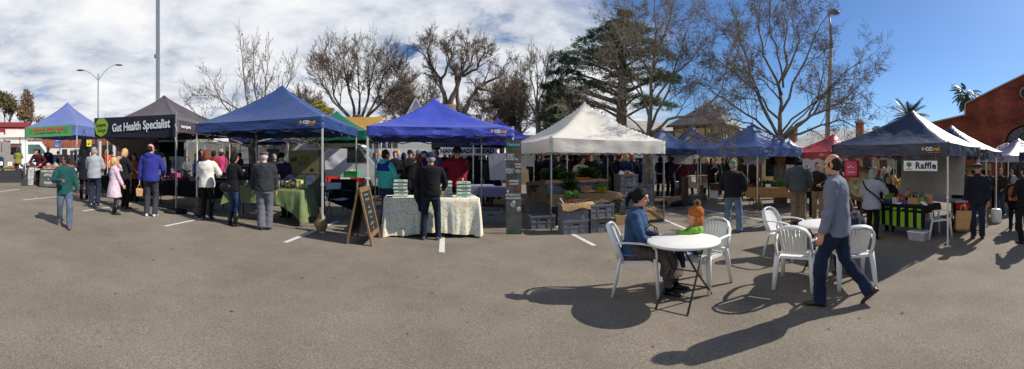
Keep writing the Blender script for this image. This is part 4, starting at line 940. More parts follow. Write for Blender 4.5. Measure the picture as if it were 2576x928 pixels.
# ---------------------------------------------------------------- stalls, goods and furniture
def yaw_to(pos, face):   # rotation about z so that local +y points `face` degrees clockwise from the bearing of pos
    return -(math.atan2(pos.x, pos.y) + R(face))
def tpos(t, x, y, z=0.0):
    p = t['W'] @ Vector((x, y, 0)); p.z = gz(p.x) + z; return p
ROW = math.atan2(U.y, U.x)
def cloth_table(name, label, cat, FLc, rot, L_, D_, Ht, m, drop, folds=1.0, parts=None, corner=.0, seed=0, legs=True, m_leg=None, group=None):
    """trestle with a draped cloth. frame: origin front-left corner on ground; returns table root, cloth object"""
    t = thing('trestle_table', label.replace('cloth', 'table') if False else 'folding trestle table under ' + label, 'table', FLc, rot, group)
    mb = MB(); mb.bbox((.01, .01, Ht - .03), (L_ - .01, D_ - .01, Ht - .004)); mb.build('table_top', M['white_paint'], t)
    for x in (.12, L_ - .12):
        for y in (.1, D_ - .1):
            mb = MB(); wp = Matrix.Translation(FLc) @ Matrix.Rotation(rot, 4, 'Z') @ Vector((x, y, 0)); mb.tube([(x, y, gz(wp.x) - FLc.z), (x, y, Ht - .03)], .016, 6); mb.build('leg', M['dark_pole'], t)
    mb = MB(); n = 44; per = []
    pts = [(0, 0), (L_, 0), (L_, D_), (0, D_)]; ln = [L_, D_, L_, D_]; tot = 2 * (L_ + D_)
    for i in range(n * 4):
        s = tot * i / (n * 4); k = 0
        while s > ln[k]: s -= ln[k]; k += 1
        a, b = pts[k], pts[(k + 1) % 4]; q = s / ln[k]; per.append((a[0] + (b[0] - a[0]) * q, a[1] + (b[1] - a[1]) * q, k, q))
    N_ = len(per); rings = []
    c = (L_ / 2, D_ / 2)
    for f in (.0, .5, .97): rings.append([Vector((c[0] + (x - c[0]) * f, c[1] + (y - c[1]) * f, Ht + .003)) for x, y, k, q in per])
    R_ = 9
    for r in range(R_ + 1):
        t_ = r / R_; ring = []
        for i, (x, y, k, q) in enumerate(per):
            o = [(0, -1), (1, 0), (0, 1), (-1, 0)][k]; cf = (1 - abs(2 * q - 1)) ; cn = max(0, 1 - cf * 6)
            dr = (drop(k, q) if callable(drop) else drop)
            fold = folds * t_ * (.035 * noise.noise(Vector((x * 6 + seed, y * 6, t_ * .8))) + .022 * noise.noise(Vector((x * 15, y * 15 + seed, t_)))) 
            out = .012 + .03 * t_ + fold + corner * cn * t_
            dx, dy = o[0] * out, o[1] * out
            if cn > 0:
                cx, cy = (1 if x > c[0] else -1), (1 if y > c[1] else -1); dx += cx * corner * cn * t_ * .5; dy += cy * corner * cn * t_ * .5
            ring.append(Vector((x + dx, y + dy, Ht - .004 - t_ * (dr + corner * .9 * cn))))
        rings.append(ring)
    mb.loft(rings, False)
    cl = mb.build('tablecloth', m, None, loc=FLc, rot=(0, 0, rot)); tag(cl, label, 'tablecloth')
    return t, cl, Matrix.Translation(FLc) @ Matrix.Rotation(rot, 4, 'Z')
def banner(name, label, pts, m, cat='banner', sag=.0, n=16, seed=0, rip=.02):
    """a hung sheet between four corners (tl, tr, br, bl)"""
    tl, tr, br_, bl = [Vector(p) for p in pts]; o0 = (tl + tr) / 2; nrm = (tr - tl).cross(bl - tl).normalized()
    mb = MB()
    def fn(u, v):
        p = (tl * (1 - u) + tr * u) * (1 - v) + (bl * (1 - u) + br_ * u) * v
        w_ = rip * (noise.noise(Vector((u * 4 + seed, v * 2.5, 1))) + .5 * noise.noise(Vector((u * 10 + seed, v * 4, 2)))) * math.sin(PI * min(1, max(0, u))) 
        return p - o0 + nrm * w_ - Vector((0, 0, sag * math.sin(PI * u) * (.4 + .6 * v)))
    mb.grid(fn, n, max(4, n // 2))
    return solo(name, mb, m, label, cat, o0)
# --- crates
def crate_mesh(L_=.58, D_=.39, Hh=.31, closed=False):
    mb = MB(); w = .012
    mb.bbox((-L_ / 2, -D_ / 2, 0), (L_ / 2, D_ / 2, w))
    for s in (-1, 1):
        mb.bbox((-L_ / 2, s * (D_ / 2 - w), w), (L_ / 2, s * D_ / 2, Hh)); mb.bbox((s * (L_ / 2 - w), -D_ / 2 + w, w), (s * L_ / 2, D_ / 2 - w, Hh))
    for z0, z1, e in ((Hh - .04, Hh + .001, .014), (Hh * .47, Hh * .53, .010), (.0, .028, .008)):
        for s in (-1, 1):
            mb.bbox((-L_ / 2 - e, s * (D_ / 2 + .0005), z0), (L_ / 2 + e, s * (D_ / 2 + e), z1)); mb.bbox((s * (L_ / 2 + .0005), -D_ / 2, z0), (s * (L_ / 2 + e), D_ / 2, z1))
    for x in (-L_ * .5 + .01, -L_ * .2, L_ * .2, L_ * .5 - .01):
        for s in (-1, 1): mb.bbox((x - .008, s * (D_ / 2 + .0002), .02), (x + .008, s * (D_ / 2 + .012), Hh - .03))
    for y in (-D_ * .2, D_ * .2):
        for s in (-1, 1): mb.bbox((s * (L_ / 2 + .0002), y - .008, .02), (s * (L_ / 2 + .012), y + .008, Hh - .03))
    return mb.mesh('crate')
def slot_mesh(L_=.58, D_=.39, Hh=.31):
    mb = MB()
    mb.bbox((-.075, -(D_ / 2 + .004), Hh * .64), (.075, -(D_ / 2 + .001), Hh * .73))
    return mb.mesh('slot')
CR_ME, SL_ME = crate_mesh(), slot_mesh()
def crate(label, pos, rz, m=None, group='grey stacking crates at the vegetable stall', sc=(1, 1, 1)):
    o = link('crate', CR_ME.copy(), m or M['crate'], None, loc=pos, rot=(0, 0, rz)); o.scale = sc; tag(o, label, 'crate', group)
    link('handle_slot', SL_ME.copy(), M['black_plastic'], o); return o
def heap(mb, c, rx, ry, h, n, r, jit=.3, squash=.8, m=0):
    for i in range(n):
        a = rnd.uniform(0, 2 * PI); q = math.sqrt(rnd.random()); x, y = math.cos(a) * q, math.sin(a) * q
        mb.ell((c[0] + x * rx, c[1] + y * ry, c[2] + h * (1 - q * q) + rnd.uniform(-.2, .4) * r), [r * rnd.uniform(1 - jit, 1 + jit) for _ in range(2)] + [r * squash], Matrix.Rotation(rnd.uniform(0, 6), 3, 'X'), 7, 5, m)
def leaf_bunch(mb, c, r, h, n, ln=.12, w=.03, m=0, upb=.6):
    c = Vector(c)
    for i in range(n):
        a = rnd.uniform(0, 2 * PI); q = rnd.random() ** .5; d = Vector((math.cos(a) * q, math.sin(a) * q, upb + rnd.uniform(-.3, .5))).normalized()
        p = c + Vector((math.cos(a) * q * r * .7, math.sin(a) * q * r * .7, rnd.random() * h)); l = ln * rnd.uniform(.5, 1.2)
        s = d.orthogonal().normalized(); s = (Matrix.Rotation(rnd.uniform(0, 6), 3, d) @ s) * w * rnd.uniform(.6, 1.2); e = p + d * l
        mid = p + d * l * .5 + Vector((0, 0, .02))
        mb.add([p, mid + s, e - Vector((0, 0, l * .25)), mid - s], [(0, 1, 2), (0, 2, 3)], m, False)
# ======================================================= egg stall
FLORAL = fabric('floral_cloth', (230, 223, 200), var=.06, bump=.35, bscale=14)
def floral():
    N, L = nodes_of(FLORAL); b = N['Principled BSDF']; tc = N.new('ShaderNodeTexCoord'); src = b.inputs['Base Color'].links[0].from_socket
    for sc, off, c, th in ((9, 0, (230, 208, 138), .28), (9, 5.3, (222, 188, 176), .25), (14, 2.2, (172, 182, 130), .26), (22, 8.1, (150, 168, 116), .22)):
        mp = N.new('ShaderNodeMapping'); mp.inputs['Location'].default_value = (off, off * .7, off * .3); L.new(tc.outputs['Object'], mp.inputs[0])
        v = N.new('ShaderNodeTexVoronoi'); v.inputs['Scale'].default_value = sc; L.new(mp.outputs[0], v.inputs['Vector'])
        nn = N.new('ShaderNodeTexNoise'); nn.inputs['Scale'].default_value = sc * 4; L.new(mp.outputs[0], nn.inputs['Vector'])
        ad = N.new('ShaderNodeMath'); ad.operation = 'MULTIPLY_ADD'; ad.inputs[1].default_value = .35; L.new(nn.outputs['Fac'], ad.inputs[0]); L.new(v.outputs['Distance'], ad.inputs[2])
        lt = N.new('ShaderNodeMath'); lt.operation = 'LESS_THAN'; lt.inputs[1].default_value = th + .14; L.new(ad.outputs[0], lt.inputs[0])
        mx = N.new('ShaderNodeMix'); mx.data_type = 'RGBA'; L.new(lt.outputs[0], mx.inputs[0]); L.new(src, mx.inputs[6]); mx.inputs[7].default_value = lin(c) + (1,); src = mx.outputs[2]
    L.new(src, b.inputs['Base Color'])
floral()
ea, eb = P(966, 7.36), P(1205, 7.5); rt = math.atan2(eb.y - ea.y, eb.x - ea.x); EL = (eb - ea).length
EH = .76
_, _, EW = cloth_table('egg', 'crumpled yellow floral cloth draped to the ground over the egg table', 'cloth', ea, rt, EL, .76, EH, FLORAL, lambda k, q: .7 + (.03 * math.sin(q * 9)), folds=1.5, corner=.06, seed=3)
PULP = mat('egg_carton_pulp', (186, 182, 172), rough=.9, var=.1, scale=40); ELAB = mat('carton_label_green', (170, 218, 188), rough=.6, var=.12, scale=9)
mb = MB()
for i in range(6):
    for j in range(2): mb.lathe((-.125 + i * .05, -.024 + j * .048, .0), [(.014, 0), (.022, .028), (.025, .032)], 8)
mb.bbox((-.152, -.052, .03), (.152, .052, .036)); tray_me = mb.mesh('tray')
mb = MB(); mb.add([(-.15, -.05, .036), (.15, -.05, .036), (.15, .05, .036), (-.15, .05, .036), (-.142, -.041, .07), (.142, -.041, .07), (.142, .041, .07), (-.142, .041, .07)], [(4, 5, 6, 7), (0, 1, 5, 4), (1, 2, 6, 5), (2, 3, 7, 6), (3, 0, 4, 7)], 0, False); lid_me = mb.mesh('lid')
mb = MB(); mb.add([(-.12, -.0495, .0395), (.12, -.0495, .0395), (.116, -.0425, .0665), (-.116, -.0425, .0665)], [(0, 1, 2, 3)], 0, False); mb.add([(-.116, -.038, .0712), (.116, -.038, .0712), (.116, .038, .0712), (-.116, .038, .0712)], [(0, 1, 2, 3)], 0, False); lab_me = mb.mesh('label')
def word_mesh():
    o = text('do good eggs!', .02, M['black_print'], None, (0, 0, 0), (0, 0, 0), shear=.3, bold=.0006); me = o.data; bpy.data.objects.remove(o); return me
word_me = word_mesh()
def carton(pos, rz, label):
    t = thing('egg_carton', label, 'egg carton', pos, rz, 'egg cartons stacked on the floral table'); l = link('lid', lid_me, PULP, t); link('tray', tray_me, PULP, t); link('label', lab_me, ELAB, l)
    link('lettering', word_me, M['black_print'], l, loc=(.01, -.0475, .053), rot=(PI / 2 - .26, 0, 0)); return t
ci = EW.inverted()
order = ['bottom', 'second from the bottom', 'middle', 'second from the top', 'top']
for px, d, where, cnt in ((1007, 7.72, 'the stack nearest the teal jacket', 5), (1119, 7.68, 'the stack behind the customer in black', 5), (1166, 7.62, 'the stack under the seller in maroon', 5)):
    p = P(px, d)
    for k in range(cnt):
        carton(p + Vector((rnd.uniform(-.008, .008), rnd.uniform(-.008, .008), EH + .006 + k * .0725)), rt + rnd.uniform(-.06, .06), f'green-labelled egg carton, {order[k]} of {where}')
mb = MB(); mb.bbox((-.06, -.04, 0), (.06, .04, .025)); solo('cash_tin', mb, M['black_plastic'], 'flat black tin at the end of the egg table', 'tin', P(980, 7.6) + Vector((0, 0, EH + .005)), rt)
# A-frame chalkboard
f0, f1 = Vector((-2.44, 6.06, 0)), Vector((-2.56, 6.82, 0)); f0.z = gz(f0.x); d_ = f1 - f0; ra = math.atan2(d_.y, d_.x)
AF = thing('sandwich_board', 'timber framed chalkboard standing open beside the floral table', 'chalkboard', f0, ra); bw = d_.length; bh = 1.03
for s, nm in ((0, 'front_panel'), (1, 'back_panel')):
    y0, y1 = (0, .235) if s == 0 else (.47, .25)
    A = lambda x, q, e=0: Vector((x, y0 + (y1 - y0) * q + e, .0 + bh * q))
    mb = MB(); e = 0
    mb.bar(A(.03, 0), A(.03, 1), .07, .03); mb.bar(A(bw - .03, 0), A(bw - .03, 1), .07, .03); mb.bar(A(.065, .96), A(bw - .065, .96), .03, .085); mb.bar(A(.065, .16), A(bw - .065, .16), .03, .085)
    fr = mb.build('frame', M['wood'], AF)
    mb = MB(); mb.add([A(.06, .17, .004), A(bw - .06, .17, .004), A(bw - .06, .95, .004), A(.06, .95, .004)], [(0, 1, 2, 3)], 0, False); mb.build(nm, M['chalkboard'], AF)
    if s == 0:
        for q, s_, z_ in ((.86, 'Golden Rooster', .07), (.77, 'EARTH EGGS', .075), (.63, 'LARGE', .06), (.54, '2 FOR $12', .085), (.45, '-600g', .07), (.34, 'DOZEN $7', .075), (.26, '700g', .06), (.2, '$6.50', .05)):
            p = A(bw / 2, q, -.006); text(s_, z_ * .8, M['chalk_grey'], AF, p, (math.atan2(bh, y1 - y0), 0, 0), shear=.2, sx=.9)
mb = MB(); mb.tube([(bw / 2, .12, .45), (bw / 2, .24, .37), (bw / 2, .36, .45)], .006, 5); mb.build('chain', M['dark_pole'], AF)
# tall painted board leaning on the gazebo leg
pb0 = P(1273, 7.86); pb1 = P(1312, 7.9); rp = math.atan2(pb1.y - pb0.y, pb1.x - pb0.x); PB = thing('painted_board', 'tall narrow chalk-painted farm sign leaning by the cream gazebo', 'sign', pb0, rp); pw = (pb1 - pb0).length; PB.rotation_euler = (R(-2.5), 0, rp)
mb = MB(); mb.bbox((0, 0, 0), (pw, .018, 2.03)); mb.build('board', M['chalkboard_grey'], PB)
yb = -.004; X = lambda f: pw * f
text('Pastured', .105, M['chalk_teal'], PB, (X(.5), yb, 1.93), bold=.002, shear=.25, sx=.75)
for s_, x, z, sz in (('FAMILY', .32, 1.705, .055), ('FARM ----', .36, 1.655, .055), ('IN KYNETON', .34, 1.605, .052), ('SUPER', .78, 1.5, .05), ('FRESH', .8, 1.445, .05), ('REALLY', .25, 1.385, .058), ('TASTY', .24, 1.325, .058), ('MOBILE', .52, 1.14, .062), ('COOPS', .5, 1.075, .062), ('ETHICALLY', .45, .84, .066), ('PACKAGED', .46, .77, .066)):
    text(s_, sz, M['chalk'], PB, (X(x), yb, z), bold=.0014, sx=.95)
def blot(x, z, w_, h_, m, n=14, sd=0, nm='painting'):
    mb = MB(); mb.add([(x + w_ * math.cos(2 * PI * i / n) * (.86 + .14 * math.sin(i * 2.3 + sd)), -.003 - .0003 * sd, z + h_ * math.sin(2 * PI * i / n) * (.88 + .12 * math.cos(i * 1.7 + sd))) for i in range(n)], [tuple(range(n))], 0, False); mb.build(nm, m, PB)
blot(X(.5), 1.83, .1, .035, M['chalk_green'], sd=1); blot(X(.78), 1.74, .06, .085, M['chalk_brown'], sd=2); blot(X(.5), 1.51, .05, .04, M['chalk_brown'], sd=3); blot(X(.76), 1.355, .08, .05, M['chalk_grey'], sd=1); blot(X(.32), 1.25, .1, .05, mat('chalk_olive', (66, 82, 58), rough=.9, var=.3), sd=2)
blot(X(.15), 1.1, .04, .06, M['chalk_brown'], sd=5); blot(X(.8), .97, .07, .07, M['chalk_brown'], sd=4); blot(X(.36), .93, .03, .03, M['chalk_brown'], sd=1)
blot(X(.42), .63, .07, .06, M['chalk_grey'], sd=6); blot(X(.5), .69, .035, .035, M['chalk'], sd=2); blot(X(.8), .53, .06, .06, M['chalk_grey'], sd=3); blot(X(.83), .56, .04, .03, M['chalk'], sd=7); blot(X(.12), .92, .025, .03, M['chalk'], sd=7)
mb = MB()
for i in range(60):
    x = rnd.uniform(.01, pw - .01); mb.add([(x - .004, yb, .02), (x + .004, yb, .02), (x + rnd.uniform(-.02, .02), yb, rnd.uniform(.05, .14))], [(0, 1, 2)], 0, False)
mb.build('painted_grass', M['chalk_green'], PB)
mb = MB()
for i in range(50):
    x = rnd.uniform(.02, pw - .02); z = rnd.uniform(.1, .4); mb.add([(x - .002, yb + .001, z), (x + .002, yb + .001, z), (x + rnd.uniform(-.02, .02), yb + .001, z + rnd.uniform(.05, .14))], [(0, 1, 2)], 0, False)
mb.build('painted_reed', mat('chalk_dim', (92, 92, 86), rough=.9), PB)
WS = M['white_sheet']
banner('hanging_sheet', 'white sheet hung at the back corner of the egg stall', (at(1228, 389, 10.2), at(1276, 384, 10.0), at(1278, 452, 10.0), at(1232, 453, 10.2)), WS, 'sheet', seed=2)
banner('hanging_sheet', 'white sheet hung just right of the painted farm board', (at(1306, 380, 11.2), at(1345, 378, 11.3), at(1341, 419, 11.3), at(1306, 417, 11.2)), WS, 'sheet', seed=4)
hm = banner('shop_banner', 'white banner with black capitals behind the egg seller', (at(1107, 370, 13.5), at(1250, 372, 13.5), at(1250, 392, 13.5), at(1107, 388, 13.5)), M['white_print'], 'banner', rip=.01)
text('HANDMADE BREAD', .22, M['black_print'], hm, (-.05, -.06, -.14), (PI / 2, 0, -az(1180)), bold=.008)
# ======================================================= vegetable stall
VR = ROW
def vcr(px, py, k0, label, dz=0.0, face=0, m=None, sc=(1, 1, 1), d=None):
    p = P(px, d) if d else G(px, py); p = p + V * .2; p.z += k0; return crate(label, p, VR + R(face), m, sc=sc)
for k, (lab) in enumerate(('grey crate at ground level under the shallots', 'grey crate holding the shallots and dill')): vcr(1449, 587, .315 * k, lab, face=-2, d=8.05)
for k, (lab) in enumerate(('grey crate at ground level under the green printed sack strip', 'grey crate with open handle next to the shallot crate')): vcr(1515, 584, .33 * k, lab, face=1, d=8.3)
mb = MB(); p = P(1515, 8.3) + V * .2
mb.tube([(-.33, -.2, .0), (0, -.23, .015), (.3, -.2, .0), (.36, -.16, -.03)], [.03, .035, .035, .03], 8, rad2=.008)
sk_ = solo('sack_strip', mb, M['burlap'], 'folded burlap sack strip wedged between the two crates, dark print', 'sack', p + Vector((0, 0, .315)), VR); text('GREEN COFFEE BEANS', .035, M['black_print'], sk_, (0, -.268, .012), bold=.001)
# shallots on burlap, dill beside
p = P(1449, 8.05) + V * .2; p.z += .63
mb = MB(); mb.grid(lambda u, v: Vector(((u - .5) * .66, (v - .5) * .46 - .03, .02 + .05 * math.sin(PI * u) * math.sin(PI * v) - (.10 + .03 * math.sin(u * 7)) * (max(0, .16 - v) / .16) ** 1.3 + .012 * noise.noise(Vector((u * 5, v * 5, 2))))), 18, 14); solo('burlap_cover', mb, M['burlap'], 'burlap cloth folded over the rim of the shallot crate', 'cloth', p, VR)
mb = MB(); heap(mb, (0, -.02, .05), .26, .15, .06, 120, .021); o = solo('shallots', mb, M['shallot'], 'heap of dark red shallots on burlap', 'shallots', p, VR); o['kind'] = 'stuff'
mb = MB(); leaf_bunch(mb, (.03, .12, .03), .17, .2, 420, .13, .006, upb=1.1); solo('dill_bunch', mb, mat('dill_green', (84, 128, 50), var=.3, scale=20), 'bushy green dill bunch behind the shallots', 'herbs', p, VR)
mb = MB(); mb.box((0, 0, .06), (.03, .008, .26), Matrix.Rotation(R(-35), 3, 'Y')); solo('price_stick', mb, M['white_paint'], 'white price stake stuck in the shallots', 'price tag', p + Vector((-.24, -.15, 0)), VR)
p = P(1515, 8.3) + V * .2; p.z += .645
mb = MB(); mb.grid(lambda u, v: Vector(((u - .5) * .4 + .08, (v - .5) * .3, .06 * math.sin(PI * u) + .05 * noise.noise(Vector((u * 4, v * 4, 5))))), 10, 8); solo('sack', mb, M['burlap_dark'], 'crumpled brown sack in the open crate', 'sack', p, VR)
mb = MB(); mb.box((0, 0, 0.01), (.26, .18, .012), Matrix.Rotation(R(14), 3, 'X')); solo('card', mb, M['cardboard'], 'cardboard sheet laid across the crate beside the dill', 'cardboard', p + U * -.2, VR + .3)
# burlap covered bench tier
b0 = P(1388, 9.0); _, _, VW = cloth_table('veg', 'burlap draped over the vegetable bench with ragged hem', 'cloth', b0, VR - .06, 1.85, .8, .76, M['burlap'], lambda k, q: .22 + .05 * math.sin(q * 11) + .04 * math.sin(q * 5), folds=1.2, corner=.05, seed=7)
def vt(x, y, z=0): p = VW @ Vector((x, y, .77 + z)); return p
crate('grey crate with burlap lid on the bench, by the gazebo front leg', vt(.2, .4), VR); crate('grey crate under the carrots', vt(.95, .5), VR + .15); crate('grey crate with torn label under the folded burlap', vt(1.38, .75), VR - .1)
for (x, y, r_, lab) in ((.2, .4, 0, 'burlap lid on the crate by the gazebo front leg'), (.95, .5, .15, 'burlap under the pile of carrots'), (1.38, .75, -.1, 'folded burlap hanging off the torn-label crate')):
    mb = MB(); mb.grid(lambda u, v: Vector(((u - .5) * .68, (v - .5) * .5, .012 + .02 * noise.noise(Vector((u * 4 + x, v * 4, 2))) - .05 * (max(0, abs(v - .5) - .38) / .12) ** 2 - .03 * (max(0, abs(u - .5) - .4) / .1) ** 2)), 14, 10); solo('burlap_cover', mb, M['burlap'], lab, 'cloth', vt(x, y, .31), VR + r_)
for i in range(16):
    mb = MB(); l = rnd.uniform(.14, .2); mb.tube([(0, 0, 0), (l * .3, 0, .004), (l, 0, .0)], [.013, .016, .003], 7); solo('carrot', mb, M['carrot'], 'orange carrot in the pile on the burlap crate', 'carrot', vt(.95 + rnd.uniform(-.2, .16), .42 + rnd.uniform(-.1, .16), .34 + .012 * (i // 4)), rnd.uniform(-.6, .6) + (PI if i % 3 == 0 else 0), 'carrots piled on the crate')
for i in range(12):
    mb = MB(); l = rnd.uniform(.18, .26); mb.tube([(0, 0, 0), (l * .3, 0, .004), (l, 0, .0)], [.013, .015, .003], 7); solo('carrot', mb, mat('parsnip', (214, 178, 118), var=.1) if i % 2 else M['carrot'], 'pale carrot in the fan at the front of the bench', 'carrot', vt(1.12 + rnd.uniform(-.12, .22), .16 + rnd.uniform(-.06, .08), .025 + .012 * (i // 5)), rnd.uniform(-.4, .5) + PI, 'pale carrots fanned at the bench front')
mb = MB(); leaf_bunch(mb, (0, 0, .05), .2, .22, 200, .2, .06, upb=.5); o = mb.build('chard_leaf', M['leaf_dark'], None); tag(o, 'rainbow chard bunch with red stalks on the bench', 'chard'); o.location = vt(.52, .25)
mb = MB()
for i in range(9): mb.tube([(.02 + i * .012, -.12 - .006 * i, .02 + .012 * (i % 3)), (.1 + i * .008, -.2, .0 + .012 * (i % 3))], .01, 6)
mb.build('stalk', mat('chard_red', (190, 52, 40), rough=.4), o)
mb = MB()
for i, a in enumerate((-.2, .1, .4)): mb.grid(lambda u, v: Vector((-.1 + .34 * u, .05 * i + .02 * math.sin(u * 6), .02 + v * (.1 + .05 * i) * (1 - .6 * abs(u - a)))), 8, 4)
solo('paper_bag', mb, M['paper_bag'], 'brown paper bags lying open beside the carrots', 'paper bag', vt(.92, .18), VR)
mb = MB()
for q in range(14): mb.tube([(rnd.uniform(-.1, .1), -.1, .02 + .012 * (q % 4)), (rnd.uniform(-.1, .1), .02, .05 + .012 * (q % 4))], .011, 6)
o = solo('radish_bunch', mb, mat('radish_pink', (200, 90, 92), rough=.4, var=.3, scale=20), 'pink and white radish stalks lying before the burlap-lidded crate', 'radishes', vt(.42, .12, .02), VR)
mb = MB(); mb.ell((0, 0, .08), (.075, .075, .065), None, 12, 8)
for i in range(24): mb.ell((rnd.gauss(0, .04), rnd.gauss(0, .04), .12 + rnd.uniform(-.02, .02)), .02, None, 6, 4)
o = solo('cauliflower', mb, mat('cauliflower', (214, 206, 170), var=.1), 'pale cauliflower in green leaves on the bench end', 'cauliflower', vt(1.42, .25), VR)
mb = MB(); leaf_bunch(mb, (0, 0, .02), .12, .1, 90, .14, .035, upb=.6); mb.build('leaf', M['leaf'], o)
mb = MB(); leaf_bunch(mb, (0, 0, 0), .13, .12, 260, .06, .012, upb=.5); solo('broccolini', mb, M['leaf_yellow'], 'yellow flowering greens spilling over the bench edge', 'greens', vt(1.36, .08), VR)
mb = MB(); leaf_bunch(mb, (0, 0, 0), .38, .3, 520, .2, .05, upb=.4); solo('kale_heap', mb, M['leaf_dark'], 'dark kale heap high at the back of the bench', 'kale', P(1392, 10.2) + Vector((0, 0, 1.0)), VR)
mb = MB(); leaf_bunch(mb, (0, 0, 0), .25, .3, 320, .2, .045, upb=.5); solo('leafy_greens', mb, M['leaf_dark'], 'dark leafy greens in front of the dark haired helper', 'greens', P(1478, 10.4) + Vector((0, 0, 1.05)), VR)
mb = MB(); leaf_bunch(mb, (0, 0, 0), .2, .16, 260, .16, .035, upb=.4); solo('leafy_greens', mb, M['leaf_dark'], 'dark leaf bunch beside the burlap lid of the front crate', 'greens', vt(.55, .55, .3), VR)
# back tier holding kale: stacked crates and bags under shade
for i, (px, d, z, lab) in enumerate(((1352, 9.6, 0, 'dark crate at the shaded left end of the bench'), (1352, 9.6, .31, 'upper dark crate at the shaded left end of the bench'), (1392, 10.3, .62, 'shaded crate under the kale'), (1392, 10.3, .31, 'second shaded crate below the kale'), (1392, 10.3, 0, 'lowest shaded crate below the kale'), (1478, 10.5, .7, 'crate under the leafy greens'), (1478, 10.5, .37, 'lower crate under the leafy greens'), (1360, 8.75, 0, 'empty grey crate on the asphalt left of the front leg'), (1232, 9.3, 0, 'vented crate on the ground behind the floral table'))):
    p = P(px, d); p.z += z; crate(lab, p, VR)
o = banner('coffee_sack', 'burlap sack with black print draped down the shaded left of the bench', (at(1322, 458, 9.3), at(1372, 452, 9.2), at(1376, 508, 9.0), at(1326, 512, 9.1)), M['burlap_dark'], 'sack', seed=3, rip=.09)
for z in (-.16, -.28, -.4): text('COFFEE', .13, M['black_print'], o, (-.04, -.07, z), (PI / 2, 0, -az(1345)), bold=.01, sx=.6)
# tall stacks on the right
for i, lab in enumerate(('bottom crate of the tall stack behind the seated woman', 'second crate of the tall stack behind the seated woman', 'third crate of the tall stack behind the seated woman', 'top crate of the tall stack, paper bags inside')):
    p = P(1574, 11.2); p.z += .312 * i; crate(lab, p, VR + (.03 if i % 2 else -.02), sc=(1.05, 1, 1))
for i, lab in enumerate(('bottom crate of the lower stack near the tree trunk', 'second crate of the lower stack near the tree trunk', 'third crate of the lower stack near the tree trunk', )):
    p = P(1617, 11.8); p.z += .31 * i; crate(lab, p, VR)
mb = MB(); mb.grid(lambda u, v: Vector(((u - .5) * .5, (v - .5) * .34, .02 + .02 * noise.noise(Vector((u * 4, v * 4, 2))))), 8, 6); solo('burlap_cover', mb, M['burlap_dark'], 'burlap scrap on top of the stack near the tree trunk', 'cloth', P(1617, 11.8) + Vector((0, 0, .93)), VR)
mb = MB(); mb.box((-.15, 0, .05), (.16, .1, .12), Matrix.Rotation(R(30), 3, 'Y')); solo('paper_pack', mb, M['white_paint'], 'white paper pack poking out of the top crate', 'paper', P(1574, 11.2) + Vector((0, 0, 1.22)), VR)
mb = MB(); mb.ell((0.05, 0, .03), (.13, .1, .09)); mb.ell((.2, .03, .0), (.1, .08, .05)); solo('paper_bag', mb, M['paper_bag'], 'brown paper bags heaped in the top crate of the tall stack', 'paper bag', P(1574, 11.2) + Vector((0, 0, 1.24)), VR)
# burlap draped crate by the right front leg
p = P(1637, 10.1); crate('grey crate hidden under the draped printed sack', p, VR, sc=(.95, 1, 1))
mb = MB(); mb.grid(lambda u, v: Vector(((u - .5) * .7, (v - .5) * .56, .34 + .06 * math.sin(PI * u) * math.sin(PI * v) - .3 * max(0, u - .75) / .25 * 1.0 - .24 * (max(0, .2 - v) / .2) ** 1.2 + .02 * noise.noise(Vector((u * 5, v * 5, 8))))), 18, 16)
o = solo('coffee_sack', mb, M['burlap'], 'burlap sack with green print draped over a crate by the right front leg', 'sack', p, VR + .1); text('EXCELSO', .09, M['chalk_green'], o, (.02, -.06, .42), (.15, 0, 0), bold=.004); text('PRODUCT OF', .05, M['chalk_green'], o, (.02, .08, .42), (.0, 0, 0), bold=.003)
p = P(1560, 9.5); mb = MB(); mb.bbox((-.2, -.15, 0), (.2, .15, .24)); o = solo('carton', mb, M['cardboard'], 'cardboard carton of broad beans behind the seated woman', 'carton', p, VR); mb = MB(); leaf_bunch(mb, (0, 0, .23), .16, .03, 120, .07, .016, upb=.3); mb.build('bean_pod', M['leaf'], o)
# hand trolley, box and bag on the bark
t = thing('hand_trolley', 'upright metal hand trolley beside the timber post', 'trolley', P(1657, 13.2), VR)
mb = MB()
for s in (-.2, .2): mb.tube([(s, 0, .1), (s, .03, 1.15)], .014, 6)
for z in (.35, .6, .85): mb.tube([(-.2, .01, z), (.2, .01, z)], .012, 6)
mb.tube([(-.2, .03, 1.15), (-.15, .06, 1.22), (.15, .06, 1.22), (.2, .03, 1.15)], .014, 6); mb.build('frame', M['steel'], t); mb = MB(); mb.bbox((-.24, -.25, .06), (.24, 0, .08)); mb.build('toe_plate', M['steel'], t)
for s in (-.25, .25): wheel(None, t, (s, .06, .13), .13, .05)
for px, d, s, m, lab, nm in ((1692, 13.6, (.52, .36, .26), M['cardboard'], 'beige cardboard box on the bark by the timber post', 'cardboard_box'),):
    mb = MB(); mb.bbox((-s[0] / 2, -s[1] / 2, 0), (s[0] / 2, s[1] / 2, s[2])); o = solo(nm, mb, m, lab, 'box', P(px, d) + Vector((0, 0, .1)), VR); mb = MB(); mb.bbox((-s[0] / 2, -.02, s[2] + .001), (s[0] / 2, .02, s[2] + .004)); mb.build('tape', M['paper_bag'], o)
mb = MB(); mb.ell((0, 0, .09), (.28, .17, .1)); mb.ell((.12, .02, .13), (.14, .12, .09)); me = remesh(mb, .03, 2); wrinkle(me, .02, 8, 2); o = link('duffel_bag', me, M['black_cloth'], None, loc=P(1703, 12.9) + Vector((0, 0, .1)), rot=(0, 0, VR)); tag(o, 'black bag slumped in front of the beige cardboard box', 'bag')
mb = MB(); mb.bbox((-.1, -.1, -.1), (.1, .1, 1.0)); mb.box((0, 0, 1.03), (.2, .2, .06), None, 0, .7); solo('timber_post', mb, M['wood_dark'], 'thick square timber post standing in the bark bed', 'post', P(1722, 13.8) + Vector((0, 0, .05)), VR)
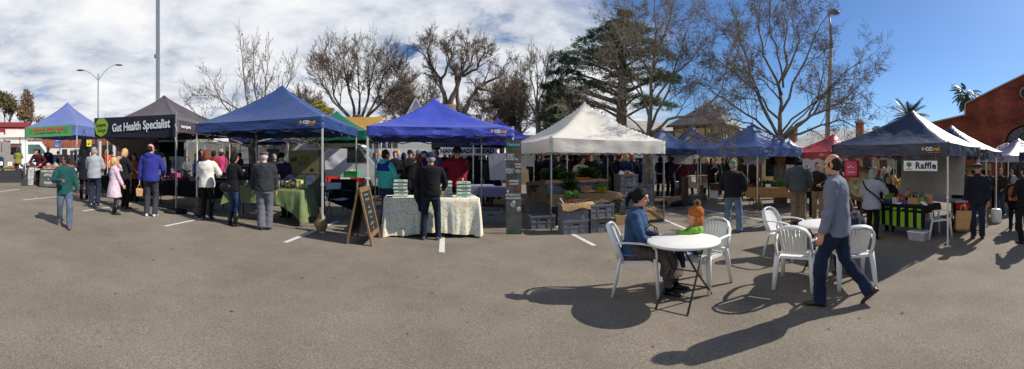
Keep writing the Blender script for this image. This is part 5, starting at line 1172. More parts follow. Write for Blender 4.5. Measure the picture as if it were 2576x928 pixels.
mb = MB()
for i in range(26): mb.ell((rnd.uniform(-.2, .2), rnd.uniform(-.12, .12), .28 + rnd.uniform(0, .05)), .045, None, 6, 4)
# ======================================================= caper stall
OLIVE = fabric('olive_cloth', (112, 126, 82), var=.12, bump=.2, bscale=12)
fr = P(760, 8.25); fl = fr - U * 2.05; fl.z = gz(fl.x)
_, _, CW = cloth_table('caper', 'olive green cloth hanging in a long corner from the caper table', 'cloth', fl, ROW, 2.05, .78, .76, OLIVE, lambda k, q: .34 + (.3 * max(0, q - .72) / .28 if k == 0 else (.3 if k == 1 else 0)), folds=1.0, corner=.09, seed=12)
def ctp(x, y, z=0): return CW @ Vector((x, y, .766 + z))
def mini_board(x, y, w_, h_, lines, label, m=M['chalkboard']):
    t = thing('small_chalkboard', label, 'chalkboard', ctp(x, y), ROW + rnd.uniform(-.1, .1)); mb = MB(); mb.box((0, .0, h_ / 2 + .03), (w_, .01, h_), Matrix.Rotation(R(-8), 3, 'X')); mb.build('slate', m, t)
    mb = MB(); mb.box((-w_ * .35, .02, h_ * .35), (.015, .015, h_ * .7), Matrix.Rotation(R(-18), 3, 'X')); mb.box((w_ * .35, .02, h_ * .35), (.015, .015, h_ * .7), Matrix.Rotation(R(-18), 3, 'X')); mb.bar((-w_ * .35, .02, h_ * .3), (w_ * .35, .02, h_ * .3), .012); mb.build('stand', M['wood'], t)
    for i, s in enumerate(lines): text(s, (.036 if i < 2 else .022), M['chalk'], t, (0, -.011, h_ + .0 - .03 - i * .036), bold=.0008, sx=.8)
mini_board(.68, .3, .14, .2, ('Caper', 'Buds', 'small', '$10 jar', '$14 tub'), 'small slate about caper buds beside yellow flowers'); mini_board(1.5, .15, .14, .21, ('Pickled', 'Caper', 'Leaves', '$10 jar', 'organic'), 'small slate about caper leaves among the jars'); mini_board(1.78, .12, .13, .2, ('Caper', 'Berries', '$10', 'per jar', '2 for $18'), 'small slate about caper berries before the stacked tubs')
def jar(x, y, r, h, label, z=0):
    t = thing('jar', label, 'jar', ctp(x, y, z), 0, 'caper jars on the olive table'); mb = MB(); mb.lathe((0, 0, 0), [(r * .9, 0), (r, .01), (r, h * .82), (r * .9, h * .86)], 14); mb.build('glass', M['jar'], t)
    mb = MB(); mb.lathe((0, 0, 0), [(r * .96, h * .86), (r * .96, h), (r * .8, h + .003)], 14); mb.build('lid', M['lid'], t); mb = MB(); mb.lathe((0, 0, 0), [(r + .001, h * .25), (r + .001, h * .65)], 14, cap=False); mb.build('label', mat('jar_label', (206, 196, 130), var=.2, scale=60), t)
for x, y, r, h, z, lab in ((1.36, .3, .035, .12, 0, 'small jar at the left of the caper leaves slate'), (1.58, .42, .06, .18, 0, 'tall clear tub behind the caper leaves slate'), (1.66, .3, .05, .2, 0, 'tall tub between the two right slates'), (1.74, .5, .06, .2, 0, 'tall tub at the back of the table'), (1.9, .3, .06, .1, 0, 'squat tub at the bottom of the end stack'), (1.9, .3, .06, .1, .104, 'squat tub on top of the end stack'), (1.97, .42, .05, .1, 0, 'squat tub at the right end of the table'), (1.45, .5, .045, .16, 0, 'jar behind the caper leaves slate'), (1.3, .45, .04, .12, 0, 'jar next to the old man'), (.5, .5, .05, .14, 0, 'jar near the caper buds slate'), (.38, .4, .05, .1, 0, 'low tub near the left end of the olive table')): jar(x, y, r, h, lab, z)
mb = MB(); leaf_bunch(mb, (0, 0, .02), .06, .08, 120, .05, .012, upb=.8); solo('yellow_flowers', mb, M['leaf_yellow'], 'little bunch of yellow flowers by the caper buds slate', 'flowers', ctp(.82, .25), 0)
# display board behind
d0, d1 = P(725, 10.0), P(806, 9.6); rd = math.atan2(d1.y - d0.y, d1.x - d0.x); dw = (d1 - d0).length; DB = thing('display_board', 'beige pinboard with a caper poster and green photos behind the old vendor', 'display board', d0, rd)
mb = MB(); mb.bbox((0, 0, .05), (dw, .03, 1.72)); mb.build('panel', fabric('felt_beige', (142, 128, 112)), DB); mb = MB(); mb.bbox((.0, -.006, 1.1), (dw * .93, -.001, 1.68)); po = mb.build('poster', mat('poster_tan', (150, 134, 92), var=.08), DB)
mb = MB()
for x, z in ((.12, 1.45), (.22, 1.48)): mb.ell((x, -.008, z), (.055, .003, .07), None, 10, 6)
mb.ell((.72, -.008, 1.2), (.07, .003, .05), None, 10, 6); mb.build('emblem', M['leaf_dark'], po)
text('PER', .15, M['leaf_dark'], po, (.5, -.008, 1.5), sx=1.1); text('PERS', .15, M['leaf_dark'], po, (.46, -.008, 1.36), sx=1.1)
for x0, x1, z0, z1, m in ((.3, .52, .75, 1.05, mat('photo_green', (96, 132, 66), var=.5, scale=14)), (.54, .76, .8, 1.06, mat('photo_blue', (120, 140, 160), var=.5, scale=10)), (.26, .8, .35, .72, mat('photo_leaf', (86, 126, 60), var=.6, scale=18)), (.04, .22, .6, .95, mat('photo_white', (190, 190, 188), var=.2))):
    mb = MB(); mb.bbox((x0, -.005, z0), (x1, -.001, z1)); mb.build('photograph', m, DB)
mb = MB(); mb.bbox((0, 0, 0), (.16, .05, 1.75)); solo("grey_divider", mb, M['chalkboard_grey'], 'narrow grey panel beside the pinboard', 'panel', P(801, 9.4), rd)
banner('hanging_sheet', 'creased white sheet hung between the caper gazebo legs', (at(764, 372, 10.6), at(873, 374, 10.4), at(872, 427, 10.4), at(768, 425, 10.6)), WS, 'sheet', seed=9, rip=.05)
# red director chairs
def director_chair(label, pos, rz, seat_m, back_m, arm=False):
    t = thing('folding_chair', label, 'folding chair', pos, rz); FRm = M['dark_pole']
    mb = MB(); mb.grid(lambda u, v: Vector(((u - .5) * .5, (v - .5) * .42, .45 - .035 * math.sin(PI * u))), 8, 4); mb.build('seat', seat_m, t)
    mb = MB(); mb.grid(lambda u, v: Vector(((u - .5) * .52, -.24 - .03 * math.sin(PI * u), .68 + v * .18)), 8, 4); mb.build('backrest', back_m, t)
    for s in (-1, 1):
        mb = MB(); mb.tube([(s * .26, .2, 0), (s * .24, -.1, .46), (s * .26, -.24, .9)], .012, 6); mb.build('leg', FRm, t)
        mb = MB(); mb.tube([(s * .26, -.24, 0), (s * .24, .1, .4), (s * .25, .2, .46)], .012, 6); mb.build('leg', FRm, t)
        if arm: mb = MB(); mb.bbox((s * .29 - .03, -.26, .64), (s * .29 + .03, .24, .67)); mb.build('armrest', FRm, t)
    return t
REDF = fabric('red_canvas', (190, 40, 40), bump=.1)
director_chair('red folding chair behind the white creased sheet', P(841, 12.9), yaw_to(P(841, 12.9), 165), REDF, REDF); director_chair('red folding chair beside the royal blue gazebo leg', P(897, 12.6), yaw_to(P(897, 12.6), 190), REDF, REDF)
director_chair('black framed chair with white cushion and a dark coat over it', P(848, 9.9), yaw_to(P(848, 9.9), 150), M['white_sheet'], M['white_sheet'], True)
mb = MB(); mb.grid(lambda u, v: Vector(((u - .5) * .75, .1 - .3 * v + .03 * noise.noise(Vector((u * 4, v * 4, 0))), .95 - .85 * v ** 1.3 * (.7 + .3 * u))), 12, 10); solo('coat', mb, M['black_cloth'], 'black coat thrown over the back of the cushioned chair', 'coat', P(862, 10.25), ROW)
# sand bags on the legs
def sandbag(label, pos, s=1.0, m=None, sd=1):
    mb = MB(); mb.ell((0, 0, .14 * s), (.16 * s, .13 * s, .16 * s)); mb.tube([(0, 0, .22 * s), (0, 0, .34 * s), (.01, 0, .5 * s)], [.1 * s, .045 * s, .07 * s], 10); me = remesh(mb, .018, 2); wrinkle(me, .03, 8, sd)
    o = link('sandbag', me, m or M['burlap'], None, loc=pos, rot=(0, 0, rnd.uniform(0, 6))); tag(o, label, 'sandbag'); b_ = MB(); b_.tube([(.055 * s * math.cos(a), .055 * s * math.sin(a), .35 * s) for a in [2 * PI * i / 12 for i in range(13)]], .008, 5); b_.build('rope', M['cardboard'], o)
sandbag('burlap sandbag tied to the front leg of the caper gazebo', tpos(T3, T3['w'] - .08, .1), 1.05, sd=2); sandbag('burlap sandbag tied to the leg beside the white sweater woman', tpos(T3, .05, .05), 1.0, M['burlap_dark'], sd=3)
sandbag('brown sandbag at the corner leg of the slate blue gazebo', tpos(T9, .1, .05), 1.2, M['burlap_dark'], sd=4); sandbag('brown sandbag at the far leg of the slate blue gazebo', tpos(T9, .05, 3.05), 1.5, M['burlap_dark'], sd=5)
# ======================================================= health stall
gh_r = at(446, 287, 9.9); gh_l = at(237, 297, 12.35); gb_l = at(238, 343, 12.35); gb_r = at(446, 345.5, 9.9)
NAVB = fabric('banner_navy', (38, 40, 54), var=.06, bump=.1)
hb = banner('health_banner', 'long dark banner with white health lettering and a lime disc', (gh_l, gh_r, gb_r, gb_l), NAVB, 'banner', sag=.03, rip=.007)
dv = (gh_r - gh_l); rh_ = math.atan2(dv.y, dv.x); bl_ = Vector((dv.x, dv.y)).length; tilt = 0.0
nb = Vector((dv.y, -dv.x, 0)).normalized() * .018
def onb(f, q): 
    p = (gh_l * (1 - f) + gh_r * f) * (1 - q) + (gb_l * (1 - f) + gb_r * f) * q; return p + nb - (gh_l + gh_r) / 2 - Vector((0, 0, .03 * math.sin(PI * f) * (.4 + .6 * q)))
def bt(s, size, m, f, q, **k): text(s, size, m, hb, onb(f, q), (PI / 2, 0, rh_), **k)
bt('Gut Health Specialist', .35, M['white_print'], .595, .46, bold=.008, sx=.79)
mb = MB(); mb.add([(math.cos(a) * .335 * (1 + .05 * math.sin(5 * a)), 0, math.sin(a) * .3 * (1 + .04 * math.sin(7 * a))) for a in [2 * PI * i / 30 for i in range(30)]], [tuple(range(30))], 0, False); o = mb.build('emblem', mat('lime_print', (150, 180, 62), var=.12, scale=8), hb, loc=onb(.105, .5) + nb * -.3, rot=(0, 0, rh_))
bt('Gorgeous', .17, M['black_print'], .103, .38, shear=.3, sx=.75); bt('George', .18, M['black_print'], .108, .66, shear=.3, sx=.75)
HP = thing('banner_pole', 'perforated steel upright on a round foot carrying the health banner', 'pole', P(443, 9.85)); mb = MB(); mb.box((0, 0, 1.34), (.05, .03, 2.68)); mb.build('upright', M['steel'], HP); mb = MB(); mb.lathe((0, 0, 0), [(.02, 0), (.32, .0), (.32, .05), (.26, .09), (.04, .1)], 20); mb.build('base', M['rubber'], HP)
mb = MB(); mb.tube([(.03 * math.cos(a * 1.2), -.03 * math.sin(a * 1.2), 1.5 + a * .07) for a in range(14)], .006, 5); mb.build('rope', M['white_sheet'], HP)
banner('awning_sheet', 'grey translucent sheet slung under the health banner', (at(258, 345, 12.0), at(398, 346, 10.9), at(402, 395, 12.3), at(318, 388, 13.0)), fabric('awning_grey', (108, 104, 100), trans=.3), 'awning', sag=.12, seed=5)
banner('dark_sheet', 'black sheet hanging at the back of the health stall', (at(398, 357, 12.2), at(463, 357, 11.8), at(463, 394, 11.8), at(398, 393, 12.2)), M['black_cloth'], 'sheet', seed=6)
hr = P(535, 10.0); hl_ = P(392, 11.4); hrot = math.atan2(hr.y - hl_.y, hr.x - hl_.x); _, _, HW = cloth_table('health', 'black cloth covering the health stall table', 'cloth', hl_, hrot, (hr - hl_).length, .8, .76, M['black_cloth'], .45, seed=21)
hl2 = P(248, 13.0); hr2 = P(372, 11.9); hrot2 = math.atan2(hr2.y - hl2.y, hr2.x - hl2.x); _, _, HW2 = cloth_table('health2', 'black cloth on the table under the health banner', 'cloth', hl2, hrot2, (hr2 - hl2).length, .8, .76, M['black_cloth'], .6, seed=22)
def put_on(Wm, x, y, name, label, cat, mb, m, z=.768, rz=0, group=None): return solo(name, mb, m, label, cat, Wm @ Vector((x, y, z)), rz, group)
mb = MB(); mb.bbox((-.15, -.1, 0), (.15, .1, .2)); put_on(HW, .35, .5, 'pink_box', 'magenta box on the health stall table', 'box', mb, mat('magenta_card', (188, 52, 120)))
mb = MB(); mb.bbox((-.14, -.012, 0), (.14, .012, .48)); o = put_on(HW, 1.1, .6, 'poster_stand', 'blue product poster standing on the health stall', 'poster', mb, mat('poster_blue', (70, 110, 170), var=.5, scale=9)); 
for i in range(3):
    b2_ = MB(); b2_.bbox((-.1 + i * .07, -.016, .14), (-.05 + i * .07, -.013, .3)); b2_.build('picture', [M['yellow_logo'], M['red_print'], mat('purple_print', (110, 70, 150))][i], o)
mb = MB(); mb.grid(lambda u, v: Vector(((u - .5) * .5, (v - .5) * .35, .2 * math.sin(PI * u) * (1 - .6 * v) + .03 * noise.noise(Vector((u * 5, v * 5, 1))))), 12, 8); put_on(HW, 1.15, .25, 'paper_bag', 'crumpled brown paper bag on the health stall', 'paper bag', mb, M['paper_bag'])
for i in range(14):
    mb = MB(); r = rnd.uniform(.025, .04); h = rnd.uniform(.08, .16); mb.lathe((0, 0, 0), [(r, 0), (r, h * .8), (r * .5, h * .88), (r * .5, h)], 10); put_on(HW, .08 + .13 * i, .3 + .2 * rnd.random(), 'bottle', 'dark little bottle set out on the health stall', 'bottle', mb, mat('amber_glass', (58, 36, 24), rough=.15, spec=.6), group='little bottles on the health stall')
for i in range(8):
    mb = MB(); mb.lathe((0, 0, 0), [(.04, 0), (.045, .05), (.04, .07), (.035, .085)], 10); put_on(HW2, .2 + .22 * i, .25, 'jam_jar', 'red preserve jar on the table under the health banner', 'jar', mb, M['red_print'] if i % 2 else M['lid'], group='preserve jars under the health banner')
mb = MB(); leaf_bunch(mb, (0, 0, 0), .3, .2, 260, .12, .02, upb=.5); put_on(HW, 1.35, .6, 'dried_herbs', 'dried lavender heap behind the paper bag', 'herbs', mb, mat('lavender', (92, 74, 96), var=.4))
# ======================================================= apple stall
al, ar = P(64, 17.4), P(196, 15.7); arot = math.atan2(ar.y - al.y, ar.x - al.x); AL = (ar - al).length
AT = thing('apple_table', 'white topped table of bagged apples under the green banner', 'table', al, arot); mb = MB(); mb.box((AL / 2, .4, .8), (AL, .85, .05), Matrix.Rotation(R(6), 3, 'X')); mb.build('table_top', M['white_paint'], AT)
for x in (.1, AL - .1):
    for y in (.08, .72): mb = MB(); mb.bar((x, y, -.05), (x, y, .78), .045); mb.build('leg', M['wood_dark'], AT)
mb = MB()
mb.bar((.1, .08, .3), (AL - .1, .08, .3), .03); mb.build('rail', M['wood_dark'], AT)
ap = MB(); ap.ell((0, 0, 0), (.042, .042, .038), None, 9, 7); ap_me = ap.mesh('apple'); AP2 = mat('apple_green', (176, 160, 70), rough=.4, var=.3)
Aw = Matrix.Translation(al) @ Matrix.Rotation(arot, 4, 'Z')
for i in range(90):
    x = rnd.uniform(.12, AL - .35); y = rnd.uniform(.05, .7)
    p = Aw @ Vector((x, y, .86 + (y - .4) * .1 + rnd.uniform(0, .11) * math.sin(PI * (y + .1) / .9)))
    o = link('apple', ap_me, M['apple'] if i % 4 else AP2, None, loc=p); tag(o, 'small red apple heaped on the white table', 'apple', 'apples heaped on the table under the green banner')
for i in range(4):
    mb = MB(); mb.ell((0, 0, .07), (.14, .12, .11)); me = remesh(mb, .025, 1); wrinkle(me, .02, 14, i); o = link('plastic_bag', me, mat('clear_bag', (205, 205, 208), rough=.25, spec=.6, transm=.5), None, loc=Aw @ Vector((.6 + .42 * i, .45, .88))); tag(o, 'clear plastic bag of fruit among the apples', 'bag', 'plastic bags among the apples')
for i in range(9):
    x = .08 + i * (AL - .2) / 9; mb = MB(); mb.bbox((-.055, -.004, -.045), (.055, .004, .045)); o = solo('price_card', mb, M['white_print'], 'white price card clipped along the apple table edge', 'price card', Aw @ Vector((x, -.06, .74 + .01 * (i % 2))), arot, 'price cards along the apple table'); b2_ = MB(); b2_.bbox((-.035, -.006, .005), (.035, -.0045, .015)); b2_.bbox((-.025, -.006, -.02), (.03, -.0045, -.012)); b2_.build('writing', M['black_print'], o)
def lean_board(label, x, w_, h_, lines, bm, fm, y=-.12, size=.07, tm=None, z0=0.0):
    t = thing('leaning_board', label, 'sign board', Aw @ Vector((x, y, 0)), arot); t.location.z = gz(t.location.x); t.rotation_euler = (R(-7), 0, arot); mb = MB(); mb.bbox((0, 0, .02), (w_, .012, h_)); mb.build('panel', bm, t)
    mb = MB()
    for a, b in (((0, 0), (0, h_)), ((w_, 0), (w_, h_)), ((0, .02), (w_, .02)), ((0, h_), (w_, h_))): mb.bar((a[0], .0, a[1]), (b[0], .0, b[1]), .03, .03)
    mb.build('frame', fm, t)
    for i, s in enumerate(lines): text(s, size, tm or M['chalk'], t, (w_ / 2, -.004, h_ - .1 - i * (h_ - .12) / len(lines)), bold=.001)
lean_board('white price list in a timber frame against the apple table', .2, .37, .88, ('Apples', '1 bag $3', '2 bags $5', 'Pink Lady', 'Fuji', 'Red Delicious', 'Granny', 'Gala'), mat('whiteboard', (196, 198, 192), var=.08), M['wood'], size=.055, tm=M['black_print'])
lean_board('black chalkboard of the apple growers leaning on their table', 1.05, .95, .82, ('HARCOURT', 'APPLES', '+', 'PEARS'), M['chalkboard_grey'], M['chalkboard'], y=-.3, size=.16)
mb = MB(); mb.bbox((-.14, -.1, 0), (.14, .1, .3)); o = solo('leg_weight', mb, M['dark_pole'], 'dark box weight at the foot of the apple gazebo leg', 'weight', P(62, 17.0), arot); b2_ = MB(); b2_.tube([(-.08, 0, .3), (-.06, 0, .36), (.06, 0, .36), (.08, 0, .3)], .01, 6); b2_.build('handle', M['steel'], o)
t1l, t1r = T1['W'] @ Vector((.1, -.06, 0)), T1['W'] @ Vector((T1['w'] * .93, -.06, 0)); zA, zB = T1['zt'] - .0, T1['zb'] - .02
a0 = T1['FL'].z
GB = banner('apple_banner', 'green banner with red apple-seller lettering on the faded blue gazebo', (Vector((t1l.x, t1l.y, a0 + zA)), Vector((t1r.x, t1r.y, a0 + zA)), Vector((t1r.x, t1r.y, a0 + zB)), Vector((t1l.x, t1l.y, a0 + zB))), fabric('banner_green', (84, 142, 86), var=.1, bump=.1), 'banner', rip=.006)
rg = T1['rot']; gn = Vector((math.sin(rg), -math.cos(rg), 0)) * .012
text('HARCOURT APPLES & PEARS', .19, M['red_print'], GB, gn + Vector((0, 0, -.15)), (PI / 2, 0, rg), bold=.005, sx=.74, shear=.1); text('from LANGDALE ORCHARDS Est. 1958', .085, M['leaf_dark'], GB, gn + Vector((0, 0, -.31)), (PI / 2, 0, rg), bold=.002, shear=.2)
ux = Vector((math.cos(rg), math.sin(rg), 0))
for f in (-.78, .5): mb = MB(); mb.ell((0, 0, 0), (.035, .004, .035), None, 12, 6); mb.build('apple_print', M['red_print'], GB, loc=gn + ux * f + Vector((0, 0, -.31)), rot=(0, 0, rg))
for i, s in enumerate(('The', 'Difference', 'Freshness')): text(s, .06, M['leaf_dark'], GB, gn + ux * 1.02 + Vector((0, 0, -.1 - .1 * i)), (PI / 2, 0, rg)); 
for i, s in enumerate(('Taste', 'Quality')): text(s, .06, M['leaf_dark'], GB, gn - ux * 1.03 + Vector((0, 0, -.14 - .12 * i)), (PI / 2, 0, rg))
# black shopping bag hanging from the gazebo
mb = MB(); mb.grid(lambda u, v: Vector(((u - .5) * (.2 + .42 * v), .05 * math.sin(PI * u), -.28 - v * .72)), 10, 10); mb.tube([(-.1, 0, -.28), (-.03, 0, .05), (.0, 0, .12), (.03, 0, .05), (.1, 0, -.28)], .012, 5); solo('tote_bag', mb, M['black_cloth'], 'big black tote bag hanging from the apple gazebo', 'bag', at(211, 333, 15.6), arot)
# far left produce stall: black crates, goods, cards, umbrella
cm = crate_mesh(.62, .42, .3)
for r_ in range(2):
    for i in range(7):
        p = P(-10 + i * 20, 18.8 + .05 * i); p.z += .305 * r_; o = link('crate', cm, M['crate_black'], None, loc=p, rot=(0, 0, yaw_to(p, 0))); tag(o, 'black produce crate in the ' + ('lower' if r_ == 0 else 'upper') + ' row of the far left stall', 'crate', ('lower' if r_ == 0 else 'upper') + ' row of black crates at the far left')
pfl = P(-20, 19.4); pfr = P(142, 19.6); pr = math.atan2(pfr.y - pfl.y, pfr.x - pfl.x); PT = thing('produce_bench', 'long dark bench of vegetables behind the black crates', 'table', pfl, pr); mb = MB(); mb.bbox((0, 0, .66), ((pfr - pfl).length, .8, .7)); mb.build('table_top', M['wood_dark'], PT)
for x in (.2, 1.7, 3.1):
    mb = MB(); mb.bbox((x, .1, 0), (x + .08, .7, .66)); mb.build('leg', M['wood_dark'], PT)
Pw = Matrix.Translation(pfl) @ Matrix.Rotation(pr, 4, 'Z')
for i, (x, m, n, lab) in enumerate(((.3, M['leaf_dark'], 0, 'dark greens at the left of the produce bench'), (.9, M['leaf_yellow'], 1, 'yellow squash heap on the produce bench'), (1.5, M['carrot'], 1, 'pumpkin pieces on the produce bench'), (2.0, M['leaf'], 0, 'pale lettuce heap on the produce bench'), (2.6, M['carrot'], 1, 'orange carrots heap beside the leeks'), (3.0, M['leaf'], 0, 'green leeks at the right of the produce bench'))):
    mb = MB()
    if n: heap(mb, (0, .3, .03), .2, .2, .1, 24, .05)
    else: leaf_bunch(mb, (0, .3, 0), .25, .15, 120, .2, .05)
    solo('vegetable_heap', mb, m, lab, 'vegetables', Pw @ Vector((x, 0, .71)), pr)
for i, (x, z) in enumerate(((.45, .95), (.95, .93), (1.55, .8), (2.05, .9), (2.25, .78), (2.6, .86))):
    mb = MB(); mb.bbox((-.12, -.005, -.1), (.12, .005, .1)); o = solo('price_card', mb, M['white_print'], 'white price card on a stick over the produce bench', 'price card', Pw @ Vector((x, .05, z)), pr, 'price cards over the produce bench'); b2_ = MB(); b2_.bbox((-.08, -.008, .02), (.08, -.006, .04)); b2_.bbox((-.05, -.008, -.04), (.06, -.006, -.02)); b2_.build('writing', M['black_print'], o); b3 = MB(); b3.bar((0, .01, -.35), (0, .01, -.1), .012); b3.build('stick', M['wood'], o)
um = thing('market_umbrella', 'cream market umbrella over the far left produce stall', 'umbrella', P(50, 21.5)); mb = MB(); mb.lathe((0, 0, 0), [(1.55, 2.35), (.8, 2.62), (.05, 2.85)], 8, cap=False); mb.build('canopy', c_cream, um); mb = MB(); mb.tube([(0, 0, 0), (0, 0, 2.9)], .025, 8); mb.build('pole', M['wood'], um)
t = thing('grey_cabinet', 'tall grey shelf panels at the far left edge', 'cabinet', P(4, 20.5), yaw_to(P(4, 20.5), 0) ); 
for i in range(2): mb = MB(); mb.bbox((-.5 + i * .52, -.05, 0), (-.02 + i * .52, .05, 2.2)); mb.build('panel', mat('cabinet_grey', (130, 126, 118)), t)
# ======================================================= raffle stall
LIME = fabric('lime_cloth', (130, 172, 44), bump=.1); r0, r1 = P(2182, 8.75), P(2328, 7.95); rr = math.atan2(r1.y - r0.y, r1.x - r0.x); RL = (r1 - r0).length
_, rc, RW = cloth_table('raffle', 'black cloth over the raffle prize table', 'cloth', r0, rr, RL, .75, .76, M['black_cloth'], .14, folds=.5, seed=31)
mb = MB()
nst = 15; ST = thing('striped_skirt', 'lime and black striped skirt hanging along the raffle table front', 'table skirt', r0, rr)
for j, (mm, nm) in enumerate(((M['black_cloth'], 'black_stripe'), (LIME, 'lime_stripe'))):
    for i in range(nst):
        if i % 2 != (0 if j == 0 else 1): continue
        mb = MB(); x0, x1 = RL * i / nst, RL * (i + 1) / nst
        mb.grid(lambda u, v: Vector((x0 + (x1 - x0) * u, -.03 - .015 * math.sin((x0 + (x1 - x0) * u) * 9) * v, .7 - v * .42)), 3, 5); mb.build(nm, mm, ST)
def rt_(x, y, z=0): return RW @ Vector((x, y, .768 + z))
prizes = [('gift_bag', 'kraft gift bag with a dark print standing at the back of the raffle table', (.14, .08, .24), M['paper_bag'], .8, .6, .26), ('book', 'pale book lying at the front of the raffle table', (.22, .12, .03), M['white_print'], .78, .12, .03), ('box', 'white box beside the book among the raffle prizes', (.12, .1, .12), M['white_print'], .62, .3, .12), ('box', 'purple box in the middle of the raffle prizes', (.14, .1, .08), mat('purple_print', (110, 70, 150)), .95, .2, .08), ('basket', 'brown basket at the right of the raffle prizes', (.26, .2, .14), M['cardboard'], 1.15, .3, .14), ('box', 'blue box by the woman on the raffle table', (.16, .12, .06), BLUE, .45, .2, .06), ('box', 'small kraft box behind the white box', (.12, .1, .14), M['cardboard'], .7, .5, .14), ('parcel', 'green wrapped parcel at the right end of the raffle table', (.18, .14, .16), M['leaf'], 1.38, .3, .16), ('parcel', 'red wrapped parcel at the back of the raffle table', (.12, .1, .16), M['red_print'], .55, .6, .16), ('gift_bag', 'white gift bag behind the basket', (.12, .08, .18), M['white_print'], 1.05, .6, .18), ('parcel', 'pink cloth doll at the right end of the raffle table', (.1, .08, .22), mat('pink_cloth', (200, 140, 130)), 1.5, .45, .22)]
for nm, lab, s, m, x, y, h_ in prizes:
    mb = MB(); mb.box((0, 0, h_ / 2), s[:2] + (h_,), None, 0, .92); o = solo(nm, mb, m, lab, nm.replace('_', ' '), rt_(x * RL / 1.62, y), rr + rnd.uniform(-.3, .3))
    if 'bag' in nm: b2_ = MB(); b2_.tube([(-.03, 0, h_ - .01), (-.025, 0, h_ + .06), (.025, 0, h_ + .06), (.03, 0, h_ - .01)], .005, 5); b2_.build('handle', M['black_cloth'], o); b3 = MB(); b3.bbox((-.045, -s[1] / 2 - .002, .02), (.045, -s[1] / 2 - .0005, .12)); b3.build('print', M['black_print'], o)
    if nm in ('parcel', 'box'): b2_ = MB(); b2_.box((0, 0, h_ / 2), (s[0] * .12, s[1] * 1.02, h_ * 1.02), None, 0, .92); b2_.build('ribbon', M['yellow_logo'] if nm == 'parcel' else M['black_print'], o)
for i in range(5):
    mb = MB(); h_ = .2 + .03 * (i % 3); mb.lathe((0, 0, 0), [(.034, 0), (.036, h_ * .6), (.014, h_ * .75), (.014, h_)], 10); o = solo('bottle', mb, M['black_plastic'] if i % 2 else mat('green_glass', (30, 66, 40), rough=.1, spec=.6), 'tall bottle among the raffle prizes', 'bottle', rt_((.9 + .09 * i) * RL / 1.62, .5 + .05 * (i % 2)), 0, 'bottles among the raffle prizes')
RS = thing('raffle_sign', 'white raffle sign with a green tree hanging from the navy gazebo', 'sign', at(2314, 417, 7.62), T10['rot']); k_ = .37
mb = MB(); mb.box((0, 0, 0), (.75, .008, .21)); mb.build('panel', M['white_print'], RS); text('Raffle', .185, M['black_print'], RS, (.12, -.006, -.0), bold=.0065, sx=.98, spacing=1.12)
mb = MB(); mb.ell((-.25, -.0055, .028), (.058, .0012, .045), None, 16, 8)
for a in range(9): mb.ell((-.25 + .05 * math.cos(a * .7), -.0055, .028 + .038 * math.sin(a * .7)), (.017, .0014, .017), None, 8, 4)
mb.build('tree_emblem', M['leaf'], RS); mb = MB(); mb.bar((-.25, -.0055, -.055), (-.25, -.0055, .0), .014, .003); mb.bar((-.29, -.0055, -.058), (-.21, -.0055, -.058), .006, .003); mb.build('trunk_emblem', M['wood_dark'], RS); text('Castlemaine', .03, M['black_print'], RS, (-.25, -.005, -.074))
for s in (-1, 1): mb = MB(); mb.bar((s * .34, 0, .1), (s * .34, .0, .24), .005); mb.build('string', M['steel'], RS)
c0 = T10['W'] @ Vector((.1, 2.1, 0)); bz = T10['FL'].z
def tw(x, y, z): p = T10['W'] @ Vector((x, y, 0)); return Vector((p.x, p.y, bz + z))
banner('backdrop_cloth', 'stained cream cloth hung behind the raffle prizes, back of a lettered banner', (tw(.75, 2.3, 1.86), tw(2.95, 1.0, 1.84), tw(2.9, 1.0, .95), tw(.75, 2.3, .85)), M['grey_sheet'], 'cloth', seed=14, rip=.03)
mb = MB(); mb.box((0, 0, .09), (.38, .28, .18), None, 0, 1.12); o = solo('plastic_tub', mb, mat('clear_tub', (170, 160, 168), rough=.25, spec=.5), 'clear plastic tub under the raffle table', 'tub', P(2311, 8.15), rr); mb = MB(); mb.box((0, 0, .19), (.44, .33, .02)); mb.build('rim', M['white_print'], o)
# red patterned bag hanging at the left corner of the raffle gazebo
q0 = at(2142, 425, 8.6); HB = thing('shopping_bag', 'red patterned shopping bag with pink panel hung from the raffle gazebo', 'bag', q0, -az(2142)); mb = MB(); mb.grid(lambda u, v: Vector(((u - .5) * .36, -.05 * math.sin(PI * u), (v - .5) * .4)), 8, 4); mb.build('bag_side', mat('red_paisley', (176, 34, 48), var=.5, scale=30), HB)
mb = MB(); mb.grid(lambda u, v: Vector(((u - .62) * .26 + .02, -.056 - .004 * math.sin(PI * u), (v - .45) * .33)), 4, 4); mb.build('panel', mat('pink_panel', (206, 88, 110)), HB); text('B.each', .055, M['white_print'], HB, (0, -.075, -.07), bold=.001); mb = MB(); mb.tube([(-.1, -.076, .02), (-.02, -.076, .06), (.06, -.076, .03)], .012, 5); mb.build('print', M['white_print'], HB)
mb = MB(); mb.tube([(-.1, 0, .2), (-.08, 0, .3), (.08, 0, .3), (.1, 0, .2)], .012, 5); mb.build('handle', M['paper_bag'], HB)
WB = thing('prize_spinner', 'round barrel-end raffle wheel behind the red bag', 'wheel', P(2166, 9.6), -az(2166)); mb = MB(); mb.lathe((0, 0, 1.15), [(.0, -.02), (.42, -.02), (.45, 0), (.42, .03), (0, .03)], 28, M=None); 
for v_ in range(len(mb.v)): x, y, z = mb.v[v_]; mb.v[v_] = (x, z - 1.15, 1.15 + y)
mb.build('disc', M['wood'], WB); mb = MB(); mb.lathe((0, 0, 0), [(0, -.03), (.34, -.03)], 24, cap=False)
for v_ in range(len(mb.v)): x, y, z = mb.v[v_]; mb.v[v_] = (x, z, 1.15 + y)
